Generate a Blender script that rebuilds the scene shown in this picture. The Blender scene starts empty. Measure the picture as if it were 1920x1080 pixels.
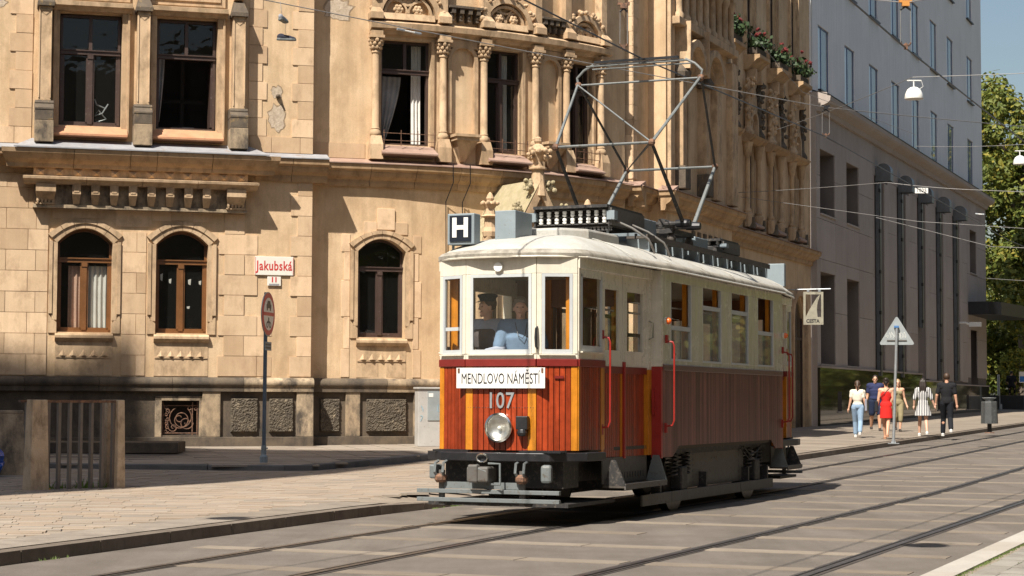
import bpy, bmesh, math, random
from mathutils import Matrix, Vector
RND = random.Random(7)
rad = math.radians
scn = bpy.context.scene
COL = scn.collection

# ---------------------------------------------------------------- camera, sky, sun, exposure
cam = bpy.data.cameras.new('camera')
camo = bpy.data.objects.new('camera', cam)
COL.objects.link(camo)
cam.sensor_width = 36.0
cam.lens = 67.5
cam.clip_end = 1500
camo.matrix_world = (Matrix.Translation((0, 0, 1.39)) @ Matrix.Rotation(rad(90) + math.atan(211 / 3600.0), 4, 'X')
                     @ Matrix.Rotation(rad(0.2), 4, 'Z'))
scn.camera = camo
SUN_EL, SUN_TH = rad(53.0), rad(62.0)      # height, and angle of the sun behind the photographer's left
TOSUN = Vector((-math.cos(SUN_TH) * math.cos(SUN_EL), -math.sin(SUN_TH) * math.cos(SUN_EL), math.sin(SUN_EL)))
world = bpy.data.worlds.new('World')
scn.world = world
world.use_nodes = True
wn = world.node_tree
sky = wn.nodes.new('ShaderNodeTexSky')
sky.sky_type = 'NISHITA'
sky.sun_disc = False
sky.sun_elevation = SUN_EL
sky.sun_rotation = math.atan2(TOSUN.x, TOSUN.y)
sky.dust_density = 2.4
sky.air_density = 1.3
wn.links.new(sky.outputs[0], wn.nodes['Background'].inputs[0])
wn.nodes['Background'].inputs[1].default_value = 0.062
sun = bpy.data.lights.new('sun', 'SUN')
sun.energy = 5.0
sun.angle = rad(0.53)
sun.color = (1.0, 0.94, 0.85)
suno = bpy.data.objects.new('sun', sun)
COL.objects.link(suno)
suno.rotation_euler = TOSUN.to_track_quat('Z', 'Y').to_euler()
scn.view_settings.view_transform = 'Standard'
scn.view_settings.look = 'None'
scn.view_settings.gamma = 1
scn.view_settings.exposure = 0.74
scn.cycles.max_bounces = 8
scn.cycles.transparent_max_bounces = 16

# ---------------------------------------------------------------- helpers
class MB:
    """collects shapes into one mesh; f maps every point (used to bend the facade round the corner)"""
    def __init__(s, f=None):
        s.v = []; s.q = []; s.f = f
    def add(s, vs, fs):
        n = len(s.v)
        s.v += [s.f(*p) if s.f else tuple(p) for p in vs]
        s.q += [tuple(i + n for i in f) for f in fs]
        return s
    def box(s, x0, x1, y0, y1, z0, z1, n=1):
        vs = []
        for i in range(n + 1):
            x = x0 + (x1 - x0) * i / n
            vs += [(x, y0, z0), (x, y1, z0), (x, y1, z1), (x, y0, z1)]
        fs = [(0, 1, 2, 3), (n * 4 + 3, n * 4 + 2, n * 4 + 1, n * 4)]
        for i in range(n):
            a, b = i * 4, i * 4 + 4
            for k in range(4):
                k2 = (k + 1) % 4
                fs.append((a + k, b + k, b + k2, a + k2))
        return s.add(vs, fs)
    def bx(s, c, d, rz=0.0, rx=0.0, ry=0.0, taper=1.0):
        m = Matrix.Translation(c) @ Matrix.Rotation(rz, 4, 'Z') @ Matrix.Rotation(ry, 4, 'Y') @ Matrix.Rotation(rx, 4, 'X')
        vs = []
        for z in (-.5, .5):
            t = taper if z > 0 else 1
            for x, y in ((-.5, -.5), (.5, -.5), (.5, .5), (-.5, .5)):
                vs.append(m @ Vector((x * d[0] * t, y * d[1] * t, z * d[2])))
        return s.add([tuple(p) for p in vs], [(3, 2, 1, 0), (4, 5, 6, 7), (0, 1, 5, 4), (1, 2, 6, 5), (2, 3, 7, 6), (3, 0, 4, 7)])
    def tube(s, pts, r, n=8, closed=False):
        pts = [Vector(p) for p in pts]
        rr = r if isinstance(r, (list, tuple)) else [r] * len(pts)
        N = len(pts); vs = []; fs = []
        up = None
        for i, p in enumerate(pts):
            if closed:
                d = (pts[(i + 1) % N] - pts[i - 1])
            else:
                d = pts[min(i + 1, N - 1)] - pts[max(i - 1, 0)]
            d.normalize()
            if up is None:
                up = d.orthogonal().normalized()
            else:
                up = (up - d * up.dot(d))
                up = up.normalized() if up.length > 1e-6 else d.orthogonal().normalized()
            b = d.cross(up)
            for k in range(n):
                a = 2 * math.pi * k / n
                vs.append(tuple(p + (up * math.cos(a) + b * math.sin(a)) * rr[i]))
        for i in range(N if closed else N - 1):
            j = (i + 1) % N
            for k in range(n):
                k2 = (k + 1) % n
                fs.append((i * n + k, i * n + k2, j * n + k2, j * n + k))
        if not closed:
            fs.append(tuple(range(n - 1, -1, -1)))
            fs.append(tuple((N - 1) * n + k for k in range(n)))
        return s.add(vs, fs)
    def lathe(s, prof, c=(0, 0, 0), n=16, m=None, sx=1, sy=1, caps=True):
        m = m or Matrix.Identity(4)
        vs = []; fs = []
        for r, z in prof:
            for k in range(n):
                a = 2 * math.pi * k / n
                p = m @ Vector((r * math.cos(a) * sx, r * math.sin(a) * sy, z))
                vs.append((p.x + c[0], p.y + c[1], p.z + c[2]))
        for i in range(len(prof) - 1):
            for k in range(n):
                k2 = (k + 1) % n
                fs.append((i * n + k, i * n + k2, (i + 1) * n + k2, (i + 1) * n + k))
        if caps:
            fs.append(tuple(range(n - 1, -1, -1)))
            fs.append(tuple((len(prof) - 1) * n + k for k in range(n)))
        return s.add(vs, fs)
    def ell(s, c, r, n=12, m=None):
        if not isinstance(r, (list, tuple)): r = (r, r, r)
        k = max(6, n // 2 + 2)
        pr = [(max(1e-4, math.sin(math.pi * i / k)), -math.cos(math.pi * i / k)) for i in range(k + 1)]
        m2 = (m or Matrix.Identity(4)) @ Matrix.Diagonal((r[0], r[1], r[2], 1))
        return s.lathe(pr, c, n, m2)
    def prism(s, poly, y0, y1):
        """polygon in x,z extruded from y0 to y1"""
        n = len(poly)
        vs = [(x, y0, z) for x, z in poly] + [(x, y1, z) for x, z in poly]
        fs = [tuple(range(n)), tuple(range(2 * n - 1, n - 1, -1))]
        fs += [(i, i + n, (i + 1) % n + n, (i + 1) % n) for i in range(n)]
        return s.add(vs, fs)
    def prismz(s, poly, z0, z1):
        n = len(poly)
        vs = [(x, y, z0) for x, y in poly] + [(x, y, z1) for x, y in poly]
        fs = [tuple(range(n - 1, -1, -1)), tuple(range(n, 2 * n))]
        fs += [(i, (i + 1) % n, (i + 1) % n + n, i + n) for i in range(n)]
        return s.add(vs, fs)
    def sweep(s, prof, x0, x1, n=1, m0=0.0, m1=0.0):
        """closed profile in y,z swept along x; m0/m1 mitre the ends by the depth y"""
        k = len(prof); vs = []; fs = []
        for i in range(n + 1):
            t = i / n
            for y, z in prof:
                a, b = x0 + m0 * y, x1 + m1 * y
                vs.append((a + (b - a) * t, y, z))
        for i in range(n):
            for j in range(k):
                j2 = (j + 1) % k
                fs.append((i * k + j, i * k + j2, (i + 1) * k + j2, (i + 1) * k + j))
        fs.append(tuple(range(k - 1, -1, -1))); fs.append(tuple(n * k + j for j in range(k)))
        return s.add(vs, fs)
    def build(s, name, mat, parent=None, smooth=False, bev=0.0, label=None):
        me = bpy.data.meshes.new(name)
        me.from_pydata(s.v, [], s.q)
        bm = bmesh.new(); bm.from_mesh(me)
        bmesh.ops.recalc_face_normals(bm, faces=bm.faces)
        bm.to_mesh(me); bm.free()
        if smooth:
            me.shade_smooth() if hasattr(me, 'shade_smooth') else None
            try: me.set_sharp_from_angle(angle=rad(40))
            except Exception: pass
        return link(name, me, mat, parent, bev, label)

def link(name, me, mat, parent=None, bev=0.0, label=None):
    o = bpy.data.objects.new(name, me)
    COL.objects.link(o)
    if mat is not None and len(me.materials) == 0:
        me.materials.append(mat)
    o.parent = parent
    if bev:
        b = o.modifiers.new('bevel', 'BEVEL'); b.width = bev; b.segments = 2; b.limit_method = 'ANGLE'; b.angle_limit = rad(50)
    if label: o['label'] = label
    return o

def empty(name, loc=(0, 0, 0), rz=0.0, label=None, cat=None, group=None):
    o = bpy.data.objects.new(name, None)
    COL.objects.link(o)
    o.location = loc; o.rotation_euler = (0, 0, rz); o.empty_display_size = 0.2
    return tag(o, label, cat, group)

def tag(o, label=None, cat=None, group=None, kind=None):
    if label: o['label'] = label
    if cat: o['category'] = cat
    if group: o['group'] = group
    if kind: o['kind'] = kind
    return o

def copy_tree(o, parent=None):
    c = o.copy(); COL.objects.link(c); c.parent = parent
    for ch in list(o.children):
        copy_tree(ch, c)
    return c

def text_mesh(body, size, depth=0.004, sx=1.0, align='CENTER', bold=0.0, space=1.0):
    cu = bpy.data.curves.new('text', 'FONT')
    cu.body = body; cu.size = size; cu.align_x = align; cu.align_y = 'CENTER'
    cu.extrude = depth / 2; cu.offset = bold; cu.space_character = space; cu.resolution_u = 3
    o = bpy.data.objects.new('text', cu); COL.objects.link(o)
    dg = bpy.context.evaluated_depsgraph_get()
    me = bpy.data.meshes.new_from_object(o.evaluated_get(dg))
    bpy.data.objects.remove(o); bpy.data.curves.remove(cu)
    me.transform(Matrix.Diagonal((sx, 1, 1, 1)))
    me.materials.clear()
    return me

# ---------------------------------------------------------------- materials
def nodes_of(name):
    m = bpy.data.materials.new(name); m.use_nodes = True
    nt = m.node_tree
    return m, nt, nt.nodes['Principled BSDF']

def ramp(nt, fac, stops):
    r = nt.nodes.new('ShaderNodeValToRGB')
    e = r.color_ramp.elements
    while len(e) < len(stops): e.new(0.5)
    for i, (p, c) in enumerate(stops):
        e[i].position = p; e[i].color = (c[0], c[1], c[2], 1)
    nt.links.new(fac, r.inputs[0])
    return r.outputs[0]

def noise(nt, vec, scale, detail=6, rough=0.6, dist=0.0):
    n = nt.nodes.new('ShaderNodeTexNoise')
    n.inputs['Scale'].default_value = scale; n.inputs['Detail'].default_value = detail
    n.inputs['Roughness'].default_value = rough; n.inputs['Distortion'].default_value = dist
    if vec is not None: nt.links.new(vec, n.inputs['Vector'])
    return n.outputs['Fac']

def mixc(nt, fac, a, b, mode='MIX'):
    m = nt.nodes.new('ShaderNodeMix'); m.data_type = 'RGBA'; m.blend_type = mode
    for k, v in ((0, fac), (6, a), (7, b)):
        if isinstance(v, (int, float)): m.inputs[k].default_value = v
        elif isinstance(v, (tuple, list)): m.inputs[k].default_value = (v[0], v[1], v[2], 1)
        else: nt.links.new(v, m.inputs[k])
    return m.outputs[2]

def math_(nt, op, a, b=None):
    m = nt.nodes.new('ShaderNodeMath'); m.operation = op
    for i, v in enumerate((a, b)):
        if v is None: continue
        if isinstance(v, (int, float)): m.inputs[i].default_value = v
        else: nt.links.new(v, m.inputs[i])
    return m.outputs[0]

def pos(nt, scale=(1, 1, 1), local=False, rz=0.0):
    if local:
        v = nt.nodes.new('ShaderNodeTexCoord').outputs['Object']
    else:
        v = nt.nodes.new('ShaderNodeNewGeometry').outputs['Position']
    if scale == (1, 1, 1) and not rz: return v
    m = nt.nodes.new('ShaderNodeMapping')
    m.inputs['Scale'].default_value = scale; m.inputs['Rotation'].default_value = (0, 0, rz)
    nt.links.new(v, m.inputs['Vector'])
    return m.outputs[0]

def bump(nt, b, h, strength=0.3, dist=0.02):
    n = nt.nodes.new('ShaderNodeBump'); n.inputs['Strength'].default_value = strength; n.inputs['Distance'].default_value = dist
    nt.links.new(h, n.inputs['Height']); nt.links.new(n.outputs[0], b.inputs['Normal'])

def mineral(name, c1, c2, scale=1.2, rough=0.9, per=0.0, dirt=None, dirt_amt=0.35, bmp=0.35, bscale=60, island=False, streak=0.0, hue=None):
    """stone, plaster, concrete: two tones in blotches, fine grain, stains, tone per piece"""
    m, nt, b = nodes_of(name)
    p = pos(nt)
    n1 = noise(nt, p, scale, 8, 0.65, 0.3)
    col = ramp(nt, n1, [(0.3, c1), (0.7, c2)])
    fine = noise(nt, p, bscale, 4, 0.7)
    col = mixc(nt, 0.35, col, ramp(nt, fine, [(0.25, (0.55, 0.55, 0.55)), (0.75, (1.25, 1.25, 1.25))]), 'MULTIPLY')
    if per:
        if island:
            r = nt.nodes.new('ShaderNodeNewGeometry').outputs['Random Per Island']
        else:
            r = nt.nodes.new('ShaderNodeObjectInfo').outputs['Random']
        lo, hi = 1 - per, 1 + per
        h = hue or (1, 1, 1)
        col = mixc(nt, 1.0, col, ramp(nt, r, [(0.0, (lo, lo * (1 - .03), lo * (1 - .06)) if not hue else (lo, lo * 1.03, lo * 1.08)), (0.5, (1 * h[0], 1 * h[1], 1 * h[2])), (1.0, (hi, hi, hi))]), 'MULTIPLY')
    if dirt:
        d = noise(nt, pos(nt, (1, 1, 0.55)), scale * 1.9, 9, 0.68, 0.15)
        col = mixc(nt, ramp(nt, d, [(0.60 - dirt_amt * .5, (0, 0, 0)), (0.84 - dirt_amt * .45, (1, 1, 1))]), col, dirt)
        sp_ = noise(nt, p, scale * 14, 5, 0.75)
        col = mixc(nt, ramp(nt, sp_, [(0.62, (0, 0, 0)), (0.78, (.55, .55, .55))]), col, dirt)
    if streak:
        st = noise(nt, pos(nt, (9, 9, 0.35)), 1.0, 5, 0.6)
        col = mixc(nt, 1.0, col, ramp(nt, st, [(0.35, (1 - streak,) * 3), (0.65, (1, 1, 1))]), 'MULTIPLY')
    nt.links.new(col, b.inputs['Base Color'])
    b.inputs['Roughness'].default_value = rough
    b.inputs['Specular IOR Level'].default_value = 0.25
    if bmp: bump(nt, b, fine, bmp, 0.012)
    return m

def paint(name, c, rough=0.45, metal=0.0, var=0.18, scale=5, wear=None, wear_amt=0.2, coat=0.0, bmp=0.0, streak=0.0, spec=0.5, per=0.0, island=0.0, wavy=0.0):
    m, nt, b = nodes_of(name)
    n1 = noise(nt, pos(nt), scale, 8, 0.7)
    lo, hi = 1 - var, 1 + var
    col = mixc(nt, 1.0, c, ramp(nt, n1, [(0.3, (lo, lo, lo)), (0.7, (hi, hi, hi))]), 'MULTIPLY')
    if per:
        r = nt.nodes.new('ShaderNodeObjectInfo').outputs['Random']
        col = mixc(nt, 1.0, col, ramp(nt, r, [(0, (1 - per,) * 3), (1, (1 + per,) * 3)]), 'MULTIPLY')
    if island:
        r = nt.nodes.new('ShaderNodeNewGeometry').outputs['Random Per Island']
        col = mixc(nt, 1.0, col, ramp(nt, r, [(0, (1 - island,) * 3), (1, (1 + island * 1.5, 1 + island * 1.6, 1 + island * 1.7))]), 'MULTIPLY')
    if streak:
        st = noise(nt, pos(nt, (22, 22, 0.8)), 1.0, 6, 0.65)
        col = mixc(nt, 1.0, col, ramp(nt, st, [(0.3, (1 - streak,) * 3), (0.7, (1 + streak * .6,) * 3)]), 'MULTIPLY')
    if wear:
        w = noise(nt, pos(nt), scale * 4, 10, 0.75)
        col = mixc(nt, ramp(nt, w, [(0.72 - wear_amt, (0, 0, 0)), (0.78 - wear_amt * .8, (1, 1, 1))]), col, wear)
    nt.links.new(col, b.inputs['Base Color'])
    rg = math_(nt, 'MULTIPLY_ADD', n1, 0.25)
    rg.node.inputs[2].default_value = rough - 0.12
    nt.links.new(rg, b.inputs['Roughness'])
    b.inputs['Metallic'].default_value = metal
    b.inputs['Coat Weight'].default_value = coat
    b.inputs['Coat Roughness'].default_value = 0.12
    b.inputs['Specular IOR Level'].default_value = spec
    if bmp: bump(nt, b, noise(nt, pos(nt), scale * 12, 4, 0.6), bmp, 0.006)
    if wavy:
        bump(nt, b, noise(nt, pos(nt, (4.5, 4.5, 1.3)), 1.0, 2, 0.5), wavy, 0.05)
        nt.links.new(b.inputs['Normal'].links[0].from_socket, b.inputs['Coat Normal'])
    return m

def glass_mat(name, tint=(0.75, 0.8, 0.8), dirt=0.06, ior=1.5, wavy=0.0):
    m, nt, b = nodes_of(name)
    nt.nodes.remove(b)
    out = nt.nodes['Material Output']
    tr = nt.nodes.new('ShaderNodeBsdfTransparent'); tr.inputs[0].default_value = (*tint, 1)
    gl = nt.nodes.new('ShaderNodeBsdfGlossy'); gl.inputs['Roughness'].default_value = 0.02
    df = nt.nodes.new('ShaderNodeBsdfDiffuse'); df.inputs[0].default_value = (0.5, 0.5, 0.47, 1)
    ge = nt.nodes.new('ShaderNodeNewGeometry')
    dp = nt.nodes.new('ShaderNodeVectorMath'); dp.operation = 'DOT_PRODUCT'
    nt.links.new(ge.outputs['Normal'], dp.inputs[0]); nt.links.new(ge.outputs['Incoming'], dp.inputs[1])
    f0 = ((ior - 1) / (ior + 1)) ** 2
    om = math_(nt, 'SUBTRACT', 1.0, math_(nt, 'ABSOLUTE', dp.outputs['Value']))
    fr = math_(nt, 'MULTIPLY_ADD', math_(nt, 'POWER', om, 5.0), 1 - f0); fr.node.inputs[2].default_value = f0
    m1 = nt.nodes.new('ShaderNodeMixShader'); m2 = nt.nodes.new('ShaderNodeMixShader')
    m2.inputs[0].default_value = dirt
    if wavy:
        bn = nt.nodes.new('ShaderNodeBump'); bn.inputs['Strength'].default_value = wavy; bn.inputs['Distance'].default_value = 0.05
        nt.links.new(noise(nt, pos(nt), 2.2, 2, 0.5), bn.inputs['Height'])
        nt.links.new(bn.outputs[0], gl.inputs['Normal'])
    nt.links.new(tr.outputs[0], m2.inputs[1]); nt.links.new(df.outputs[0], m2.inputs[2])
    nt.links.new(fr, m1.inputs[0]); nt.links.new(m2.outputs[0], m1.inputs[1]); nt.links.new(gl.outputs[0], m1.inputs[2])
    nt.links.new(m1.outputs[0], out.inputs[0])
    return m

M = {}
SOOT = (0.06, 0.05, 0.042)
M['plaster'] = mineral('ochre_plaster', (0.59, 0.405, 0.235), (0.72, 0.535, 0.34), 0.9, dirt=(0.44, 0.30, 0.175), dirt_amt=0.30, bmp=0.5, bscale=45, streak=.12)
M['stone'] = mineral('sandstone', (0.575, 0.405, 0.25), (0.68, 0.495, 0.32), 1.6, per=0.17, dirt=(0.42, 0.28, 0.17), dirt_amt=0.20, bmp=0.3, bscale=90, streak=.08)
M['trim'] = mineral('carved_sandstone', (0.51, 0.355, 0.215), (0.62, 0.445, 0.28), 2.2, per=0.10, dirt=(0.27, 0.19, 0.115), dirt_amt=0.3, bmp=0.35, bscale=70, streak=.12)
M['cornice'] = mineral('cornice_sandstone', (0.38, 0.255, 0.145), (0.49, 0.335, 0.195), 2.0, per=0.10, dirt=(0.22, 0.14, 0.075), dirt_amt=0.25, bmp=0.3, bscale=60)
M['plinth'] = mineral('sooty_plinth_stone', (0.085, 0.067, 0.05), (0.17, 0.13, 0.09), 1.8, per=0.15, dirt=(0.055, 0.047, 0.04), dirt_amt=0.32, bmp=0.6, bscale=40)
M['plinth_pale'] = mineral('flaking_plinth_pier', (0.36, 0.27, 0.175), (0.48, 0.37, 0.245), 1.9, per=0.12, dirt=(0.085, 0.07, 0.056), dirt_amt=0.42, bmp=0.5, bscale=40)
M['rustic'] = mineral('rough_black_rustic', (0.07, 0.058, 0.045), (0.13, 0.105, 0.075), 5, dirt=(0.36, 0.29, 0.2), dirt_amt=0.10, bmp=1.0, bscale=14)
M['soot'] = mineral('black_weathered_stone', (0.075, 0.062, 0.05), (0.16, 0.125, 0.09), 4, dirt=(0.45, 0.29, 0.10), dirt_amt=0.06, bmp=0.5, bscale=40)
M['lead'] = mineral('grey_lead_flashing', (0.24, 0.24, 0.25), (0.36, 0.36, 0.37), 2.5, rough=0.6, bmp=0.1, dirt=(0.25, 0.17, 0.12), dirt_amt=0.08)
M['copper'] = mineral('brown_sheet_flashing', (0.28, 0.18, 0.14), (0.40, 0.28, 0.22), 3, rough=0.55, bmp=0.15)
M['terra'] = mineral('terracotta_sill', (0.46, 0.22, 0.12), (0.56, 0.30, 0.17), 2.5, dirt=(0.30, 0.18, 0.12), dirt_amt=0.15)
M['brownwood'] = paint('dark_brown_window_wood', (0.055, 0.032, 0.024), 0.5, wear=(0.2, 0.17, 0.15), wear_amt=0.12)
M['tanwood'] = paint('varnished_brown_window_wood', (0.16, 0.068, 0.022), 0.4, wear=(0.3, 0.2, 0.12), wear_amt=0.1)
M['glass'] = glass_mat('window_glass', (0.80, 0.81, 0.79), 0.012, 1.5, wavy=.12)
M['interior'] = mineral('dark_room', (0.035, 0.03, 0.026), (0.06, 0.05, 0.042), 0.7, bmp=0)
M['curtain'] = mineral('white_curtain', (0.62, 0.60, 0.55), (0.75, 0.73, 0.68), 4, bmp=0)
M['curtain_dim'] = mineral('grey_net_curtain', (0.20, 0.20, 0.20), (0.30, 0.30, 0.30), 4, bmp=0)
M['curtain_pink'] = mineral('pink_lace_curtain', (0.50, 0.30, 0.22), (0.66, 0.45, 0.34), 25, bmp=0)
M['iron'] = paint('rusty_wrought_iron', (0.10, 0.055, 0.035), 0.7, var=.3, wear=(0.22, 0.11, 0.06), wear_amt=.25)
M['black'] = paint('black_metal', (0.014, 0.014, 0.016), 0.4, var=.3, wear=(0.06, 0.055, 0.05), wear_amt=.12)
M['galv'] = paint('galvanised_steel', (0.38, 0.40, 0.41), 0.45, metal=0.6, var=.15)
M['greypaint'] = paint('blue_grey_paint', (0.21, 0.25, 0.27), 0.5, var=.12, wear=(0.12, 0.11, 0.10), wear_amt=.13)
M['white'] = paint('white_enamel', (0.78, 0.77, 0.72), 0.35, var=.05)
M['red'] = paint('red_enamel', (0.48, 0.03, 0.025), 0.35, var=.1)
M['bark'] = mineral('grey_brown_bark', (0.09, 0.07, 0.05), (0.15, 0.12, 0.09), 5, bmp=.8, bscale=20)
# ---------------------------------------------------------------- street frame: d runs up the street, e across it to the right
SA = rad(22.7)
TV = Vector((math.sin(SA), math.cos(SA), 0)); RV = Vector((math.cos(SA), -math.sin(SA), 0))
def SW(d, e, z=0.0):
    p = TV * d + RV * e
    return (p.x, p.y, z)
def rise(d):                       # the street climbs gently beyond the tram
    t = max(0.0, d - 28.0)
    return 0.011 * t * t / (t + 4.0) if t else 0.0
def kerb_e(d):                     # left kerb line
    return -10.5 + (0.052 * (20.5 - d) if d < 20.5 else 0.0) + (0.004 * (d - 20.5) if d > 20.5 else 0)
def track_e(d):                    # the tram track swings a little to the right towards the camera
    return -8.47 + (0.0035 * (23 - d) ** 2 if d < 23 else 0.0)
def plaza_z(d, e):
    return rise(d) + 0.10 + 0.012 * max(0, kerb_e(d) - e)

def frange(a, b, s):
    n = max(1, int(round((b - a) / s)))
    return [a + (b - a) * i / n for i in range(n + 1)]

# ground sheet to the horizon
g = MB()
gx = [-600, -150, -60, -35] + frange(-30, 30, 3) + [40, 60, 150, 600]
gd = [-600, -100, -30, 0] + frange(4, 110, 4) + [140, 200, 400, 900]
gv = [(SW(d, e, rise(min(d, 115)) - 0.02)) for d in gd for e in gx]
n = len(gx)
g.add(gv, [(i * n + j, i * n + j + 1, (i + 1) * n + j + 1, (i + 1) * n + j) for i in range(len(gd) - 1) for j in range(n - 1)])
M['ground'] = mineral('distant_ground', (0.16, 0.135, 0.11), (0.21, 0.18, 0.15), 0.4, bmp=.2)
tag(g.build('ground', M['ground']), kind='structure')

# carriageway
def asphalt():
    m, nt, b = nodes_of('worn_concrete_carriageway')
    p = pos(nt)
    st = pos(nt, (2.6, 0.22, 1), rz=SA)
    c = ramp(nt, noise(nt, st, 0.55, 6, .6), [(0.3, (0.124, 0.106, 0.089)), (0.7, (0.172, 0.149, 0.126))])
    c = mixc(nt, .8, c, ramp(nt, noise(nt, p, 1.3, 9, .72), [(0.28, (0.66, .64, .61)), (0.75, (1.14, 1.14, 1.14))]), 'MULTIPLY')
    c = mixc(nt, ramp(nt, noise(nt, pos(nt, (5, .35, 1), rz=SA), 1.1, 8, .7), [(.60, (0, 0, 0)), (.70, (.55, .55, .55))]), c, (0.10, 0.082, 0.066))
    sp = noise(nt, p, 38, 3, .8)
    c = mixc(nt, ramp(nt, sp, [(0.34, (1, 1, 1)), (0.41, (0, 0, 0))]), c, (0.075, 0.062, 0.052))
    pit = noise(nt, p, 11, 5, .75)
    c = mixc(nt, ramp(nt, pit, [(0.27, (.9, .9, .9)), (0.33, (0, 0, 0))]), c, (0.05, 0.042, 0.036))
    c = mixc(nt, ramp(nt, noise(nt, pos(nt, (1, .15, 1), rz=SA), .9, 7, .7), [(0.58, (0, 0, 0)), (0.72, (.5, .5, .5))]), c, (0.21, 0.18, 0.15))
    c = mixc(nt, ramp(nt, noise(nt, p, 75, 2, .8), [(0.66, (0, 0, 0)), (0.72, (.7, .7, .7))]), c, (0.36, 0.31, 0.26))
    nt.links.new(c, b.inputs['Base Color']); b.inputs['Roughness'].default_value = 0.85
    b.inputs['Specular IOR Level'].default_value = .3
    bump(nt, b, sp, .5, .01)
    return m
M['road'] = asphalt()
rd = MB()
ds = frange(2, 112, 2)
vs = []; 
cols = [0, .25, .5, .75, 1]
for d in ds:
    a, bb = kerb_e(d) + 0.01, -2.9
    for t in cols: vs.append(SW(d, a + (bb - a) * t, rise(d)))
k = len(cols)
rd.add(vs, [(i * k + j, i * k + j + 1, (i + 1) * k + j + 1, (i + 1) * k + j) for i in range(len(ds) - 1) for j in range(k - 1)])
road = tag(rd.build('road', M['road']), kind='structure')

# pale stone bands laid across the carriageway, each stone a piece of the road
M['band'] = mineral('pale_band_stone', (0.185, 0.152, 0.118), (0.245, 0.204, 0.16), 2, per=.2, dirt=(0.2, 0.165, 0.13), dirt_amt=.34, bmp=.3)
def flat_stone(name, quad, z0, h, mat, parent):
    m = MB(); m.add([(x, y, z0 - .03) for x, y in quad] + [(x, y, z0 + h) for x, y in quad],
                    [(4, 5, 6, 7), (0, 1, 5, 4), (1, 2, 6, 5), (2, 3, 7, 6), (3, 0, 4, 7)])
    return m.build(name, mat, parent)
rails_gap = []
def rail_es(d):
    c = track_e(d)
    return [c - .7425, c + .7425, -5.4, -3.77]
bd = 12.2; bi = 0
while bd < 60:
    segs = [kerb_e(bd) + .5] + rail_es(bd) + [-2.95]
    for i in range(5):
        a, b = segs[i] + .10, segs[i + 1] - .10
        if i == 0: a = segs[0]
        nn = max(1, int((b - a) / .75))
        for j in range(nn):
            if RND.random() < .12: continue
            x0, x1 = a + (b - a) * j / nn + .008, a + (b - a) * (j + 1) / nn - .008
            w = .15 + RND.uniform(-.015, .015)
            q = [SW(bd - w, x0), SW(bd - w, x1), SW(bd + w, x1), SW(bd + w, x0)]
            flat_stone('band_stone', [(p[0], p[1]) for p in q], rise(bd), .005, M['band'], road)
    bd += 1.75 if bd < 40 else 3.5

# rails: grooved girder rail, head and lip
M['railsteel'] = paint('worn_rail_steel', (0.20, 0.18, 0.165), 0.34, metal=.8, var=.25, wear=(.1, .07, .05), wear_amt=.2)
M['groove'] = mineral('dirt_in_rail_groove', (0.03, 0.027, 0.024), (0.06, 0.05, 0.042), 6)
M['seal'] = mineral('dark_rail_seal', (0.045, 0.04, 0.036), (0.085, 0.07, 0.06), 4)
def rail(fe, side, idx):
    ds = frange(3, 108, 1.5)
    def strip(a, b, z):
        m = MB(); vs = []
        for d in ds:
            e = fe(d)
            for t in (a, b): vs.append(SW(d, e + side * t, rise(d) + z))
        m.add(vs, [(i * 2, i * 2 + 1, i * 2 + 3, i * 2 + 2) for i in range(len(ds) - 1)])
        return m
    r = strip(-.030, .036, .012).build('tram_rail', M['railsteel'])
    names = ['far rail of the track under the tram', 'near rail of the track under the tram', 'far rail of the empty track in front', 'nearest rail, on the empty track by the grassy paving']
    tag(r, 'grooved steel tram rail, ' + names[idx], 'rail', 'tram rails in the street')
    strip(.036, .072, .0045).build('rail_groove', M['groove'], r)
    strip(.072, .094, .010).build('rail_lip', M['railsteel'], r)
    strip(-.075, -.030, .004).build('rail_seal', M['seal'], r)
    strip(.094, .125, .0042).build('rail_seal', M['seal'], r)
rail(lambda d: track_e(d) - .7425, 1, 0)
rail(lambda d: track_e(d) + .7425, -1, 1)
rail(lambda d: -5.4, 1, 2)
rail(lambda d: -3.77, -1, 3)

# kerb of the left pavement: stones with a dropped stretch by the tram
M['kerb'] = mineral('dark_granite_kerb', (0.13, 0.105, 0.082), (0.20, 0.165, 0.13), 3, per=.12, dirt=(.08, .066, .052), dirt_amt=.2, bmp=.4)
pv = empty('pavement', (0, 0, 0)); tag(pv, kind='structure')
def kerb_h(d):
    if 22.0 < d < 33: 
        return max(.012, min(.10, (d - 31.5) / 1.5 * .10 if d > 31.5 else (23.4 - d) / 1.4 * .10))
    return .11
d = 6.0
while d < 108:
    L = 1.25 if d < 45 else 3
    m = MB(); vs = []
    for q in (d + .006, d + L - .006):
        e = kerb_e(q); z = rise(q)
        vs += [SW(q, e, z - .03), SW(q, e - .012, z + kerb_h(q)), SW(q, e - .26, plaza_z(q, e - .26) if kerb_h(q) > .09 else z + kerb_h(q) + .004), SW(q, e - .26, z - .03)]
    m.add(vs, [(0, 1, 5, 4), (1, 2, 6, 5), (2, 3, 7, 6), (0, 3, 2, 1), (4, 5, 6, 7)])
    m.build('kerb_stone', M['kerb'], pv)
    d += L
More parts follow.
